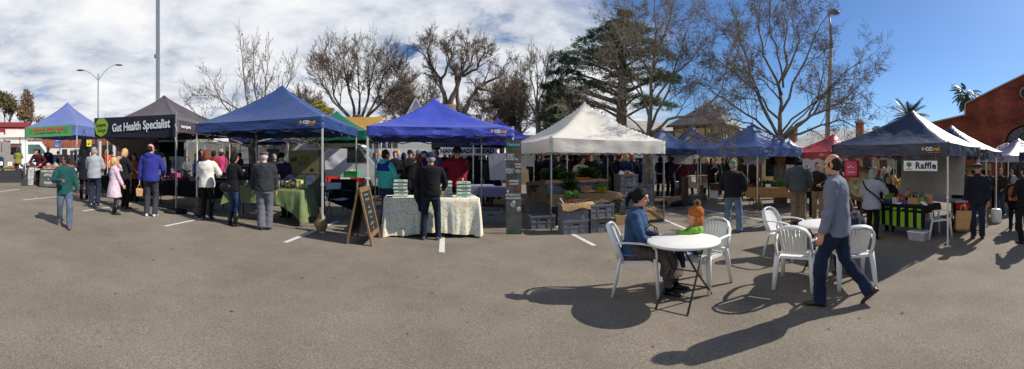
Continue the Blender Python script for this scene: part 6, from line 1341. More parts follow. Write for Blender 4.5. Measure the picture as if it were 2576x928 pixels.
mb.build('dial', mat('dial_mixed', (170, 160, 120), var=.6, scale=7), WB); mb = MB(); mb.bar((0, .06, 0), (0, .06, 1.1), .08); mb.bar((-.25, .06, .03), (.25, .06, .03), .06); mb.build('stand', M['wood_dark'], WB)
# second raffle-row stall: sandwich frame, white leg weight, table with red, signs
mb = MB(); mb.lathe((0, 0, 0), [(.16, 0), (.17, .02), (.165, .36), (.12, .4)], 16); o = solo('leg_weight', mb, M['white_plastic'], 'white plastic water weight on the far leg of the navy gazebo', 'weight', P(2505, 10.9)); mb = MB(); mb.tube([(0, 0, .38), (0, 0, 1.9)], .022, 6); mb.build('pole', M['white_pole'], o)
f = P(2473, 10.4); t = thing('easel', 'light timber easel standing behind the flat-capped man', 'easel', f, yaw_to(f, 20)); mb = MB()
for s in (-.15, .15): mb.bar((s, 0, 0), (s * .7, .1, 1.05), .05, .03)
mb.bar((-.13, .04, .4), (.13, .04, .4), .04); mb.build('frame', M['wood'], t); mb = MB(); mb.bar((0, .4, 0), (0, .1, 1.0), .04); mb.build('back_leg', M['wood'], t)
p = P(2430, 10.2); mb = MB(); mb.bbox((-.5, -.3, .7), (.5, .3, .74)); t = thing('trestle_table', 'white topped table with red cloth behind the flat-capped man', 'table', p, yaw_to(p, -30)); mb.build('table_top', M['white_paint'], t); mb = MB(); mb.bbox((-.5, -.31, .52), (.5, -.3, .7)); mb.build('cloth_front', REDF, t)
for x in (-.45, .45): mb = MB(); mb.bar((x, 0, 0), (x, 0, .7), .04); mb.build('leg', M['steel'], t)
mb = MB(); mb.lathe((0, 0, 0), [(.06, 0), (.14, .08), (.15, .1)], 14); solo('bowl', mb, BLUE, 'blue bowl on the white table behind the flat-capped man', 'bowl', p + Vector((0, 0, .742)))
t = thing('hanging_sign', 'narrow timber sign under the back edge of the navy gazebo', 'sign', at(2462, 419, 12.0), T11['rot']); mb = MB(); mb.bbox((-.85, -.01, -.1), (.4, .01, .1)); mb.build('panel', mat('pale_timber', (186, 166, 120)), t); text('COOKING DEMO', .1, M['black_print'], t, (-.22, -.013, 0))
for i, (px, d) in enumerate(((2405, 9.4), (2412, 9.2), (2398, 9.6))):
    mb = MB(); mb.ell((0, 0, .13), (.2, .16, .15)); me = remesh(mb, .03, 2); wrinkle(me, .02, 8, i); o = link('bag', me, [M['black_cloth'], M['cardboard'], M['burlap_dark']][i], None, loc=P(px, d)); tag(o, ['black bag dumped beside the raffle backdrop', 'tan bag on the asphalt beside the paper carriers', 'brown sack on the asphalt behind the raffle stall'][i], 'bag')
# ======================================================= stalls in the back rows
BP = fabric('kraft_drape', (176, 128, 76), bump=.4, bscale=8)
k0 = P(1888, 13.4); k1 = P(2000, 13.9); kr = math.atan2(k1.y - k0.y, k1.x - k0.x); _, _, KW = cloth_table('kraft', 'orange burlap drape on the slate blue gazebo stall', 'cloth', k0, kr, (k1 - k0).length, .75, .76, BP, .36, folds=1.1, seed=41)
for i, (x, m, lab) in enumerate(((.25, M['shallot'], 'dark red vegetables at the left of the orange-draped table'), (.75, M['leaf_dark'], 'dark greens in the middle of the orange-draped table'), (1.2, M['leaf'], 'leafy herbs at the right of the orange-draped table'))):
    mb = MB(); (heap(mb, (0, 0, .03), .2, .2, .08, 30, .035) if i == 0 else leaf_bunch(mb, (0, 0, 0), .25, .18, 140, .14, .03)); solo('vegetable_heap', mb, m, lab, 'vegetables', KW @ Vector((x, .4, .77)), kr)
mb = MB(); mb.box((0, 0, .06), (.2, .01, .12), Matrix.Rotation(R(-15), 3, 'X')); solo('price_card', mb, M['white_print'], 'white folded card on the orange-draped table', 'price card', KW @ Vector((.7, .15, .77)), kr)
fb0, fb1 = P(1934, 15.3), P(2012, 15.6); FB = banner('food_banner', 'dark food banner with a loaf picture and orange patch behind the slate blue stall', (at(1934, 376, 15.3), at(2014, 378, 15.6), at(2014, 415, 15.6), at(1934, 413, 15.3)), mat('banner_brown', (48, 28, 26), var=.2), 'banner', rip=.01)
ra_ = -az(1974)
for dx, dz, w_, h_, m, nm in ((-.32, -.38, .24, .2, mat('loaf_print', (168, 106, 46), var=.4, scale=9), 'loaf_picture'), (.22, -.35, .2, .27, mat('patch_orange', (222, 122, 90)), 'patch')):
    mb = MB(); mb.ell((0, 0, 0), (w_, .004, h_), None, 14, 8) if nm == 'loaf_picture' else mb.box((0, 0, 0), (w_ * 2, .006, h_ * 2)); mb.build(nm, m, FB, loc=(dx, -.05 + dx * .0, dz), rot=(0, 0, ra_))
text('MOUNT FARM PRODUCE', .1, M['lid'], FB, (0, -.05, -.08), (PI / 2, 0, ra_)); text('Truffle', .12, M['red_print'], FB, (.22, -.06, -.35), (PI / 2, 0, ra_), shear=.3)
for (x0, y0, x1, y1, d, lab) in ((1695, 389, 1740, 413, 16.8, 'white sheet hung under the navy gazebo beyond the trolley'), (1871, 388, 1921, 413, 16.0, 'white sheet hung left of the second plane tree trunk'), (1592, 376, 1631, 398, 14.8, 'pale sheet behind the tall crate stack'), (1425, 370, 1462, 384, 16.5, 'white sheet at the back of the vegetable stall'), (1742, 388, 1756, 400, 16.2, 'small white rag beside the hung sheet')):
    banner('hanging_sheet', lab, (at(x0, y0, d), at(x1, y0 + 1, d), at(x1, y1, d), at(x0, y1 - 1, d)), WS, 'sheet', seed=x0 % 7, rip=.03)
sg = at(1799, 380, 18.3); t = thing('parking_sign', 'white parking sign reading 2P against the ink blue gazebo', 'sign', Vector((sg.x, sg.y, gz(sg.x))), -az(1799)); zz_ = sg.z - gz(sg.x)
z1 = hgt(1799, 352, 18.3); mb = MB(); mb.bbox((-.33, 0, z1 - .42), (.33, .02, z1 + .35)); mb.build('panel', mat('sign_grey', (170, 172, 176)), t); mb = MB(); mb.tube([(0, .05, 0), (0, .05, z1 + .35)], .035, 6); mb.build('pole', M['steel'], t)
text('2P 1/2P', .2, M['black_print'], t, (0, -.004, z1 + .16), bold=.004, sx=.9); text('8AM-6PM', .09, M['black_print'], t, (0, -.004, z1 - .1))
for px, d, L_, m, lab in ((1745, 18.0, 1.8, M['white_paint'], 'white trestle table among the shaded stalls near the timber post'), (1828, 17.2, 1.6, M['wood_dark'], 'dark table under the ink blue gazebo'), (1180, 12.0, 1.6, M['white_sheet'], 'pale clothed table behind the egg seller'), (1255, 11.6, 1.2, mat('lavender_cloth', (150, 146, 176)), 'lilac clothed table beside the painted farm board'), (1060, 13.2, 1.8, M['leaf_dark'], 'green table behind the boy in teal'), (560, 13.0, 1.6, M['black_cloth'], 'black table behind the woman in the white sweater'), (1540, 15.5, 2.0, M['black_cloth'], 'black table at the back of the vegetable stall')):
    p = P(px, d); t = thing('trestle_table', lab, 'table', p, yaw_to(p, rnd.uniform(-15, 15))); mb = MB(); mb.bbox((-L_ / 2, -.35, .7), (L_ / 2, .35, .74)); mb.build('table_top', m, t)
    mb = MB(); mb.bbox((-L_ / 2, -.355, .45), (L_ / 2, -.35, .7)); mb.build('cloth_front', m, t)
    for x in (-L_ / 2 + .08, L_ / 2 - .08): mb = MB(); mb.bar((x, 0, 0), (x, 0, .7), .04, .5); mb.build('leg', M['dark_pole'], t)
for i, (px, d, s, m, lab) in enumerate(((1765, 17.6, (.5, .35, .3), M['cardboard'], 'cardboard box on the white trestle table'), (1742, 17.8, (.4, .3, .28), M['white_plastic'], 'white tub on the white trestle table'), (1848, 16.8, (.5, .4, .3), M['cardboard'], 'cardboard box behind the man in the green cap'))):
    mb = MB(); mb.box((0, 0, s[2] / 2), s); o = solo('storage_box', mb, m, lab, 'box', P(px, d) + Vector((0, 0, .742)), .2 * i); mb = MB(); mb.box((0, 0, s[2] + .012), (s[0] * 1.04, s[1] * 1.04, .022)); mb.build('lid', m, o)
mb = MB(); mb.box((0, 0, .13), (.5, .36, .26), None, 0, 1.08); o = solo('plastic_tub', mb, mat('grey_tub', (112, 114, 116), rough=.4), 'grey plastic tub on the ground beside the timber post', 'tub', P(1745, 14.4) + Vector((0, 0, .1)), VR); mb = MB(); mb.box((0, 0, .27), (.57, .42, .025)); mb.build('lid', M['crate'], o)
mb = MB(); mb.box((0, .1, .32), (.4, .02, .62), Matrix.Rotation(R(-12), 3, 'X')); solo('white_panel', mb, M['white_print'], 'white board leaning under the navy stalls beside the brown sandbag', 'board', P(1795, 16.8), -az(1795))
mb = MB(); mb.box((0, .02, .42), (.36, .025, .5), Matrix.Rotation(R(-8), 3, 'X')); t = solo('chicken_board', mb, M['chalkboard'], 'grey slate listing chicken by the sapling trunk', 'chalkboard', P(615, 11.4) + Vector((0, 0, .62)), -az(615))
for i, s in enumerate(('CHICKEN', 'PIECES', 'BREAST', 'FRAMES')): text(s, .065, M['chalk'], t, (0, -.015 + .0 * i, .6 - i * .1), (PI / 2 - R(8), 0, 0))
mb = MB(); mb.bar((-.12, 0, 0), (-.12, .02, .3), .03); mb.bar((.12, 0, 0), (.12, .02, .3), .03); mb.build('leg', M['wood'], t)
mb = MB(); mb.bbox((-.3, -.15, 0), (.3, .15, .25)); o = solo('green_crate', mb, mat('bright_green_plastic', (40, 150, 80), rough=.4), 'bright green produce crate in front of the van', 'crate', P(885, 14.6) + Vector((0, 0, .75)), 0); mb = MB(); heap(mb, (0, 0, .24), .22, .1, .04, 20, .04); mb.build('produce', M['lid'], o)
t = thing('trestle_table', 'white table in front of the van carrying the green crate', 'table', P(880, 14.6), -az(880)); mb = MB(); mb.bbox((-.8, -.35, .7), (.8, .35, .745)); mb.build('table_top', M['white_paint'], t)
for x in (-.7, .7): mb = MB(); mb.bar((x, 0, 0), (x, 0, .7), .04, .5); mb.build('leg', M['steel'], t)
# ---------------------------------------------------------------- cafe chairs and folding tables
WP = M['white_plastic']
def plastic_chair(label, pos, face, rz=None):
    t = thing('plastic_chair', label, 'chair', pos, yaw_to(pos, face) if rz is None else rz, 'white plastic garden chairs')
    # seat: dished panel with rolled front
    mb = MB()
    def seat(u, v):
        x = (u - .5) * (.44 + .03 * v); y = -.21 + v * .44
        return Vector((x, y, .425 - .02 * math.sin(PI * u) * math.sin(PI * min(1, v * 1.1)) - .05 * max(0, (v - .82) / .18) ** 2 + .012 * v))
    mb.grid(seat, 12, 12); top = [Vector(p) for p in mb.v]
    mb.grid(lambda u, v: seat(u, v) - Vector((0, 0, .03)), 12, 12)
    rim = [seat(u, 0) for u in [i / 12 for i in range(13)]] + [seat(1, i / 12) for i in range(1, 13)] + [seat(1 - i / 12, 1) for i in range(1, 13)] + [seat(0, 1 - i / 12) for i in range(1, 12)]
    mb.loft([[p for p in rim], [p - Vector((0, 0, .035)) for p in rim]], False); mb.build('seat', WP, t)
    # back: hoop with slats
    def bk(x, z): return Vector((x, -.2 - .19 * (z - .42) / .42 + .05 * (x / .22) ** 2 * (z - .3), z))
    mb = MB(); hoop = [bk(-.235, .44), bk(-.24, .6), bk(-.225, .72), bk(-.17, .8), bk(-.08, .835), bk(0, .84), bk(.08, .835), bk(.17, .8), bk(.225, .72), bk(.24, .6), bk(.235, .44)]
    mb.tube(hoop, .041, 8, rad2=.014, up=(0, .3, 1)); mb.tube([bk(-.2, .47), bk(0, .465), bk(.2, .47)], .028, 8, rad2=.011)
    fr = mb.build('backrest', WP, t)
    mb = MB()
    for i in range(8):
        x = -.158 + i * .045; zt_ = .79 - .9 * abs(x) ** 2 - .02; k = [bk(x * (.88 + .2 * q), .465 + (zt_ - .465 + .03) * q) for q in (0, .33, .66, 1)]
        for a, b in zip(k, k[1:]): mb.add([a + Vector((-.0192, 0, 0)), a + Vector((.0192, 0, 0)), b + Vector((.0192, 0, 0)), b + Vector((-.0192, 0, 0)), a + Vector((-.0192, .008, 0)), a + Vector((.0192, .008, 0)), b + Vector((.0192, .008, 0)), b + Vector((-.0192, .008, 0))], [(0, 1, 2, 3), (7, 6, 5, 4), (0, 3, 7, 4), (1, 5, 6, 2)], 0, False)
    mb.build('slats', WP, fr)
    for s in (-1, 1):
        mb = MB(); mb.tube([bk(s * .238, .64) + Vector((0, .0, 0)), (s * .275, -.12, .655), (s * .285, .05, .65), (s * .285, .19, .63), (s * .28, .245, .58), (s * .272, .255, .52), (s * .262, .255, .44)], [.026, .03, .032, .032, .03, .027, .026], 8, rad2=[.014, .012, .012, .013, .016, .016, .015], up=(1, 0, 0)); mb.build('armrest', WP, t)
        mb = MB(); mb.tube([(s * .25, .235, .46), (s * .262, .25, .3), (s * .28, .275, 0)], [.04, .037, .028], 8, rad2=[.028, .026, .02]); mb.build('leg', WP, t)
        mb = MB(); mb.tube([(s * .225, -.205, .46), (s * .238, -.25, .28), (s * .255, -.31, 0)], [.042, .038, .028], 8, rad2=[.026, .024, .02]); mb.build('leg', WP, t)
    return t
def folding_table(label, pos, rz, r=.43, h=.72):
    t = thing('folding_table', label, 'table', pos, rz, 'round folding cafe tables'); mb = MB()
    mb.lathe((0, 0, 0), [(0, h - .022), (r - .02, h - .022), (r - .004, h - .03), (r, h - .02), (r, h - .006), (r - .01, h), (0, h)], 56, cap=False); mb.build('table_top', mat('table_white', (232, 228, 218), rough=.45, spec=.4, var=.05, scale=6), t)
    TB = mat('table_tube', (58, 58, 60), rough=.4, metal=.4)
    for s in (-1, 1):
        mb = MB(); e = .19 * s
        mb.tube([(-.36, e, .0), (.0, e * .9, .36), (.3, e * .8, h - .04)], .0125, 8); mb.build('leg', TB, t)
        e = .16 * s
        mb = MB(); mb.tube([(.36, e * 1.35, 0), (.0, e * .9, .38), (-.3, e * .8, h - .04)], .0125, 8); mb.build('leg', TB, t)
    mb = MB(); mb.tube([(-.25, -.185, .11), (-.25, .185, .11)], .009, 6); mb.tube([(.25, -.2, .11), (.25, .2, .11)], .009, 6); mb.tube([(0, -.18, .365), (0, .18, .365)], .008, 6); mb.build('crossbar', TB, t)
    return t
T1P = P(1720, 4.26); folding_table('round white folding table beside the woman in denim', T1P, R(40)); T2P = P(2076, 5.72); folding_table('round white folding table beyond the walking man', T2P, R(10))
cA = P(1603, 4.58); plastic_chair('white plastic chair under the woman in denim', cA, 92).scale = (.95, .93, 1)
cB = P(1768, 4.86); plastic_chair('white plastic chair behind the toddler in the orange hat', cB, 215)
cC = P(1976, 6.45); plastic_chair('empty white plastic chair on the far side, angled to the table', cC, 118)
cD = P(2006, 4.98); plastic_chair('empty white plastic chair with its slatted back to us', cD, 12)
cE = P(2139, 5.08); plastic_chair('white plastic chair behind the walking man, a coat on it', cE, -18)
cF = P(2352, 8.5); plastic_chair('white plastic chair at the end of the raffle table', cF, 60)
# ---------------------------------------------------------------- trees
BARK_PL = mat('plane_bark', (128, 116, 100), rough=.9, var=.45, scale=7, bump=.5, bscale=20); BARK_DK = mat('dark_bark', (112, 96, 82), rough=.95, var=.3, scale=9, bump=.5); TWIG = mat('twig_brown', (128, 96, 86), rough=.9, var=.3); TWIG_P = mat('twig_pale', (138, 124, 108), rough=.9, var=.25); TWIG_G = mat('twig_grey', (160, 142, 126), rough=.9, var=.25)
SEED = mat('seed_ball', (92, 54, 44), rough=.9, var=.3)
def tri_tube(mb, pts, r0, r1, n=3, m=0):
    k = len(pts); mb.tube(pts, [r0 + (r1 - r0) * i / (k - 1) for i in range(k)], n, False, m)
class Tree:
    def __init__(s, seed, minr=.006): s.minr = minr; s.r = random.Random(seed); s.trunk, s.limb, s.twig, s.balls = MB(), MB(), MB(), []
    def wob(s, a, b, k, amp):
        d = (b - a); L_ = d.length; out = [a]
        for i in range(1, k): out.append(a.lerp(b, i / k) + Vector((s.r.gauss(0, 1), s.r.gauss(0, 1), s.r.gauss(0, .7))) * amp * L_)
        return out + [b]
    def branch(s, p, d, L_, r, lev, upc, spread, kids_, curl=.25, minlen=.15, droop=0.0):
        k = 4 if lev > 0 else 3; pts = [p]; q = p.copy(); dd = d.normalized()
        for i in range(k):
            dd = (dd + Vector((s.r.gauss(0, 1), s.r.gauss(0, 1), s.r.gauss(0, 1))) * curl * .5 + Vector((0, 0, upc)) * .25).normalized(); q = q + dd * L_ / k; pts.append(q)
        tri_tube(s.limb if r > .018 else s.twig, pts, r, max(s.minr * .6, r * .45), 5 if r > .03 else 3)
        if lev <= 0:
            s.balls.append(pts[-1]); return
        for i in range(kids_):
            t = .25 + .75 * (i + s.r.random()) / kids_; f = t * k; j = min(k - 1, int(f)); c = pts[j].lerp(pts[j + 1], f - j); ax = (pts[j + 1] - pts[j]).normalized()
            o = ax.orthogonal().normalized(); o = Matrix.Rotation(s.r.uniform(0, 2 * PI), 3, ax) @ o; a = R(s.r.uniform(*spread))
            nd = ax * math.cos(a) + o * math.sin(a) - Vector((0, 0, droop))
            s.branch(c, nd, L_ * s.r.uniform(.42, .68) * (1.15 - .5 * t), max(s.minr, r * (.55 - .15 * t)), lev - 1, upc, spread, kids_, curl, droop=droop)
        s.branch(pts[-1], dd, L_ * .5, max(s.minr, r * .45), lev - 1, upc, spread, max(2, kids_ - 1), curl, droop=droop)
    def limb_px(s, pts, d, r0, r1, jit=.5, kids_=5, lev=2, upc=.1, spread=(30, 60), ln=1.0, dd=0.0, main=None, amp=.02, start=.3):
        """a main limb traced through sighted points at range about d; depth dd is gained along it"""
        k = len(pts); w = []
        for i, (x, y) in enumerate(pts): w.append(at(x, y, d + dd * i / max(1, k - 1)))
        full = []
        for a, b in zip(w, w[1:]): full += s.wob(a, b, 3, amp)[:-1]
        full.append(w[-1]); n = len(full)
        (main or s.limb).tube(full, [r0 + (r1 - r0) * (i / (n - 1)) ** .8 for i in range(n)], 8, True)
        tot = sum((b - a).length for a, b in zip(full, full[1:]))
        for i in range(kids_):
            t = start + (1 - start) * (i + s.r.random()) / kids_; f = t * (n - 1); j = min(n - 2, int(f)); c = full[j].lerp(full[j + 1], f - j); ax = (full[j + 1] - full[j]).normalized()
            o = ax.orthogonal().normalized(); o = Matrix.Rotation(s.r.uniform(0, 2 * PI), 3, ax) @ o; a = R(s.r.uniform(*spread)); r = r0 + (r1 - r0) * t
            s.branch(c, ax * math.cos(a) + o * math.sin(a), ln * s.r.uniform(.7, 1.3) * (1.2 - .6 * t), max(s.minr, r * .5), lev, upc, spread, 5 if lev > 2 else 4, .3)
        s.branch(full[-1], full[-1] - full[-2], ln * .8, max(.005, r1), lev, upc, spread, 4, .25)
        return full
    def finish(s, name, label, loc, bark, twig, seeds=0, sr=.022, group=None, cat='tree', leaves=None):
        o = thing(name, label, cat, loc, 0, group); off = Vector(loc)
        for mb in (s.trunk, s.limb, s.twig): mb.v = [tuple(Vector(v) - off) for v in mb.v]
        s.trunk.build('trunk', bark, o)
        cm_ = MB(); cm_.add(s.limb.v, s.limb.f, 0); cm_.add(s.twig.v, s.twig.f, 1)
        s.r.shuffle(s.balls)
        for p in s.balls[:seeds]:
            q = p - off - Vector((0, 0, .06 + s.r.random() * .1)); rr = sr * s.r.uniform(.7, 1.3); cm_.add([q + Vector((rr, 0, 0)), q + Vector((0, rr, 0)), q + Vector((-rr, 0, 0)), q + Vector((0, -rr, 0)), q + Vector((0, 0, rr * 1.3)), q - Vector((0, 0, rr * 1.3))], [(0, 1, 4), (1, 2, 4), (2, 3, 4), (3, 0, 4), (1, 0, 5), (2, 1, 5), (3, 2, 5), (0, 3, 5)], 2)
        cm_.build('crown', [bark, twig, SEED], o)
        return o
# sapling plane tree behind the caper stall
D1 = 11.8; t = Tree(3, .0045); base = P(641, D1)
tr = [base - Vector((0, 0, .1)), at(634, 430, D1), at(636, 400, D1), at(632, 375, D1), at(640, 350, D1)]
t.trunk.tube(tr, [.15, .13, .12, .11, .09], 10)
for pts, r in (([(640, 352), (655, 300), (668, 220), (672, 150)], .05), ([(636, 365), (612, 330), (560, 260), (530, 200)], .045), ([(636, 372), (585, 352), (520, 310), (478, 270)], .04), ([(640, 350), (625, 270), (612, 180), (606, 125)], .045), ([(642, 352), (690, 290), (720, 220), (733, 190)], .04), ([(642, 358), (700, 345), (750, 350), (775, 358)], .03), ([(636, 372), (590, 362), (540, 352), (500, 335)], .025), ([(640, 350), (645, 280), (640, 200), (638, 150)], .04), ([(655, 300), (590, 270), (545, 240), (505, 240)], .03)):
    t.limb_px(pts, D1, r, .008, kids_=9, lev=2, ln=.7, upc=.35, spread=(20, 45), dd=t.r.uniform(-1.2, 1.2))
t.finish('plane_tree', 'young bare plane tree growing up between the black and mid blue gazebos', base, BARK_PL, TWIG_P, 330, .02)
# big round bare elm
def big(seed, px, d, r0, trunk, limbs, name, label, bark, twig, lev=2, ln=2.0, kids_=9, upc=.15, spread=(22, 50), amp=.03, seeds=0, group=None, r1=.03, ddr=2.5, sr=.02, lk=.8, vk=1.0):
    t = Tree(seed, .00024 * d + .0015); b = P(px, d); t.trunk.tube([b - Vector((0, 0, .2))] + [at(x, y, d) for x, y in trunk], [r0 * (1.15 - .3 * i / len(trunk)) for i in range(len(trunk) + 1)], 12)
    for pts, r in limbs: t.limb_px([(x, 335 - (335 - y) * vk) for x, y in pts], d, r * lk, r1, kids_=kids_, lev=lev, ln=ln, upc=upc, spread=spread, dd=t.r.uniform(-ddr, ddr), amp=amp)
    return t.finish(name, label, b, bark, twig, seeds, sr, group)
big(11, 905, 30, .55, [(905, 380), (903, 320), (900, 290)], [([(900, 300), (885, 230), (870, 160), (862, 100)], .26), ([(905, 300), (925, 230), (935, 160), (940, 95)], .24), ([(895, 310), (850, 250), (815, 190), (800, 140)], .22), ([(910, 300), (960, 240), (990, 190), (1010, 150)], .22), ([(895, 315), (840, 290), (790, 260), (760, 240)], .18), ([(910, 310), (970, 280), (1010, 250), (1030, 215)], .17), ([(900, 290), (905, 220), (900, 150), (898, 90)], .22), ([(890, 300), (840, 220), (835, 150), (830, 110)], .2), ([(915, 300), (950, 220), (965, 150), (975, 115)], .2), ([(900, 330), (830, 320), (790, 290), (755, 285)], .12)],
    'elm_tree', 'large round-crowned bare elm beyond the bottle green gazebo', BARK_DK, TWIG_G, lev=3, ln=1.9, kids_=12, upc=.2, spread=(18, 46), r1=.014, vk=.8, lk=.62)
# pollarded dark elm
big(12, 1130, 27, .7, [(1130, 380), (1128, 300), (1126, 265)], [([(1112, 300), (1120, 240), (1108, 180), (1085, 140), (1062, 105)], .36), ([(1125, 270), (1145, 215), (1160, 160), (1175, 120), (1172, 75)], .34), ([(1160, 290), (1180, 240), (1210, 195), (1260, 170), (1275, 130)], .3), ([(1120, 300), (1060, 290), (1010, 300), (975, 312)], .22), ([(1150, 280), (1150, 200), (1130, 140), (1118, 80)], .26), ([(1165, 170), (1200, 150), (1215, 110), (1218, 85)], .16), ([(1108, 180), (1135, 120), (1138, 80)], .16), ([(1200, 200), (1240, 215), (1270, 240), (1300, 262)], .18), ([(1160, 170), (1185, 130), (1200, 90)], .14), ([(1085, 140), (1075, 100), (1080, 75)], .13), ([(1190, 240), (1250, 235), (1290, 205)], .14), ([(1130, 310), (1050, 260), (1020, 270)], .14)],
    'elm_tree', 'dark gnarled pollarded elm over the royal blue gazebo', BARK_DK, TWIG, lev=3, ln=1.15, kids_=9, upc=.2, spread=(25, 60), amp=.06, vk=.87, lk=.72)
# pale slender bare tree
big(13, 1352, 30, .22, [(1352, 380), (1354, 320), (1350, 270)], [([(1350, 290), (1352, 220), (1348, 160)], .12), ([(1352, 300), (1380, 250), (1400, 190)], .09), ([(1350, 300), (1322, 240), (1310, 190)], .09), ([(1353, 320), (1395, 300), (1425, 270)], .08), ([(1350, 310), (1310, 290), (1290, 260)], .07), ([(1352, 270), (1370, 210), (1375, 165)], .08), ([(1350, 270), (1335, 200), (1332, 170)], .08), ([(1352, 330), (1390, 330), (1420, 320)], .06)], 'birch_tree', 'slender pale-barked bare tree left of the cream gazebo', BARK_PL, TWIG_P, lev=3, ln=1.5, kids_=6, upc=.35, spread=(18, 45))
# brown thicket of low bare trees along the back
for i, (px, d, top, sp, tw, lab) in enumerate(((1010, 36, 190, 60, TWIG, 'brown bare tree low between the two big elms'), (1075, 40, 215, 70, TWIG_G, 'greyish bare tree low behind the dark elm trunk'), (1215, 33, 240, 75, TWIG, 'reddish twiggy thicket right of the dark elm'), (1262, 36, 190, 60, TWIG_G, 'twiggy tree below the long right arm of the dark elm'), (1310, 38, 230, 60, TWIG, 'brown bare tree beside the slender pale tree'), (770, 38, 245, 45, TWIG, 'twiggy bare tree at the left foot of the round elm'), (1410, 34, 225, 40, TWIG_P, 'faint bare tree at the left shoulder of the cream gazebo'))):
    limbs = []; rr_ = random.Random(50 + i)
    for k in range(8): dx = rr_.uniform(-sp, sp); ty = top + abs(dx) * .9 + rr_.uniform(0, 30); limbs.append(([(px, 340), (px + dx * .4, 340 - (340 - ty) * .5), (px + dx, ty)], .1))
    big(60 + i, px, d, .25, [(px, 380), (px, 330)], limbs, 'bare_tree', lab, BARK_DK, tw, lev=3, ln=1.7, kids_=9, upc=.25, spread=(20, 50), r1=.012, lk=.6, group='bare trees along the back of the market')
# large plane trees over the right stalls
pl = dict(lev=3, upc=.1, spread=(26, 60), amp=.03, seeds=900, r1=.014, ddr=2.0)
big(21, 1629, 13.6, .2, [(1629, 440), (1629, 400), (1630, 340)], [([(1630, 350), (1638, 250), (1645, 120), (1648, -20)], .14), ([(1630, 350), (1600, 310), (1540, 270), (1470, 245)], .06), ([(1632, 345), (1680, 300), (1760, 290), (1815, 225), (1830, 150)], .08), ([(1632, 330), (1665, 260), (1700, 160), (1735, 60)], .08), ([(1634, 300), (1610, 220), (1575, 130), (1545, 60)], .07), ([(1640, 260), (1690, 190), (1740, 150), (1770, 110)], .06), ([(1630, 340), (1575, 320), (1500, 330), (1440, 300)], .045), ([(1640, 200), (1600, 120), (1590, 40)], .06), ([(1643, 150), (1680, 60), (1700, -20)], .06), ([(1634, 330), (1700, 330), (1770, 345), (1800, 350)], .05), ([(1636, 260), (1580, 200), (1520, 170)], .05)], 'plane_tree', 'tall bare plane tree whose trunk rises behind the cream gazebo', BARK_PL, TWIG, ln=1.15, kids_=8, sr=.022, **pl)
big(22, 1962, 15.6, .26, [(1962, 430), (1962, 380), (1960, 340)], [([(1960, 350), (1965, 260), (1972, 120), (1975, -30)], .15), ([(1958, 345), (1915, 260), (1880, 150), (1850, 60)], .1), ([(1962, 345), (2040, 290), (2110, 260), (2170, 205)], .11), ([(1962, 350), (2030, 300), (2060, 230), (2085, 130)], .11), ([(1956, 350), (1900, 300), (1830, 255), (1790, 230)], .08), ([(1955, 345), (1890, 310), (1840, 300), (1790, 320)], .06), ([(1964, 352), (2040, 325), (2110, 300), (2185, 335)], .09), ([(1965, 280), (2010, 180), (2050, 90), (2090, 20)], .08), ([(1966, 240), (1920, 140), (1905, 50), (1895, 0)], .08), ([(1968, 200), (2010, 100), (2015, 10)], .07), ([(1960, 300), (1890, 220), (1830, 170), (1790, 140)], .07), ([(1964, 335), (1990, 300), (2080, 230), (2140, 170), (2185, 145)], .07), ([(1970, 220), (1955, 140), (1935, 60), (1940, -20)], .06), ([(1964, 345), (2020, 290), (2060, 240), (2130, 215), (2190, 255)], .05), ([(1960, 340), (1905, 240), (1850, 120), (1800, 60)], .06)], 'plane_tree', 'widest bare plane tree full of seed balls over the slate blue gazebo', BARK_PL, TWIG, ln=1.35, kids_=9, sr=.026, **{**pl, 'seeds': 1700})
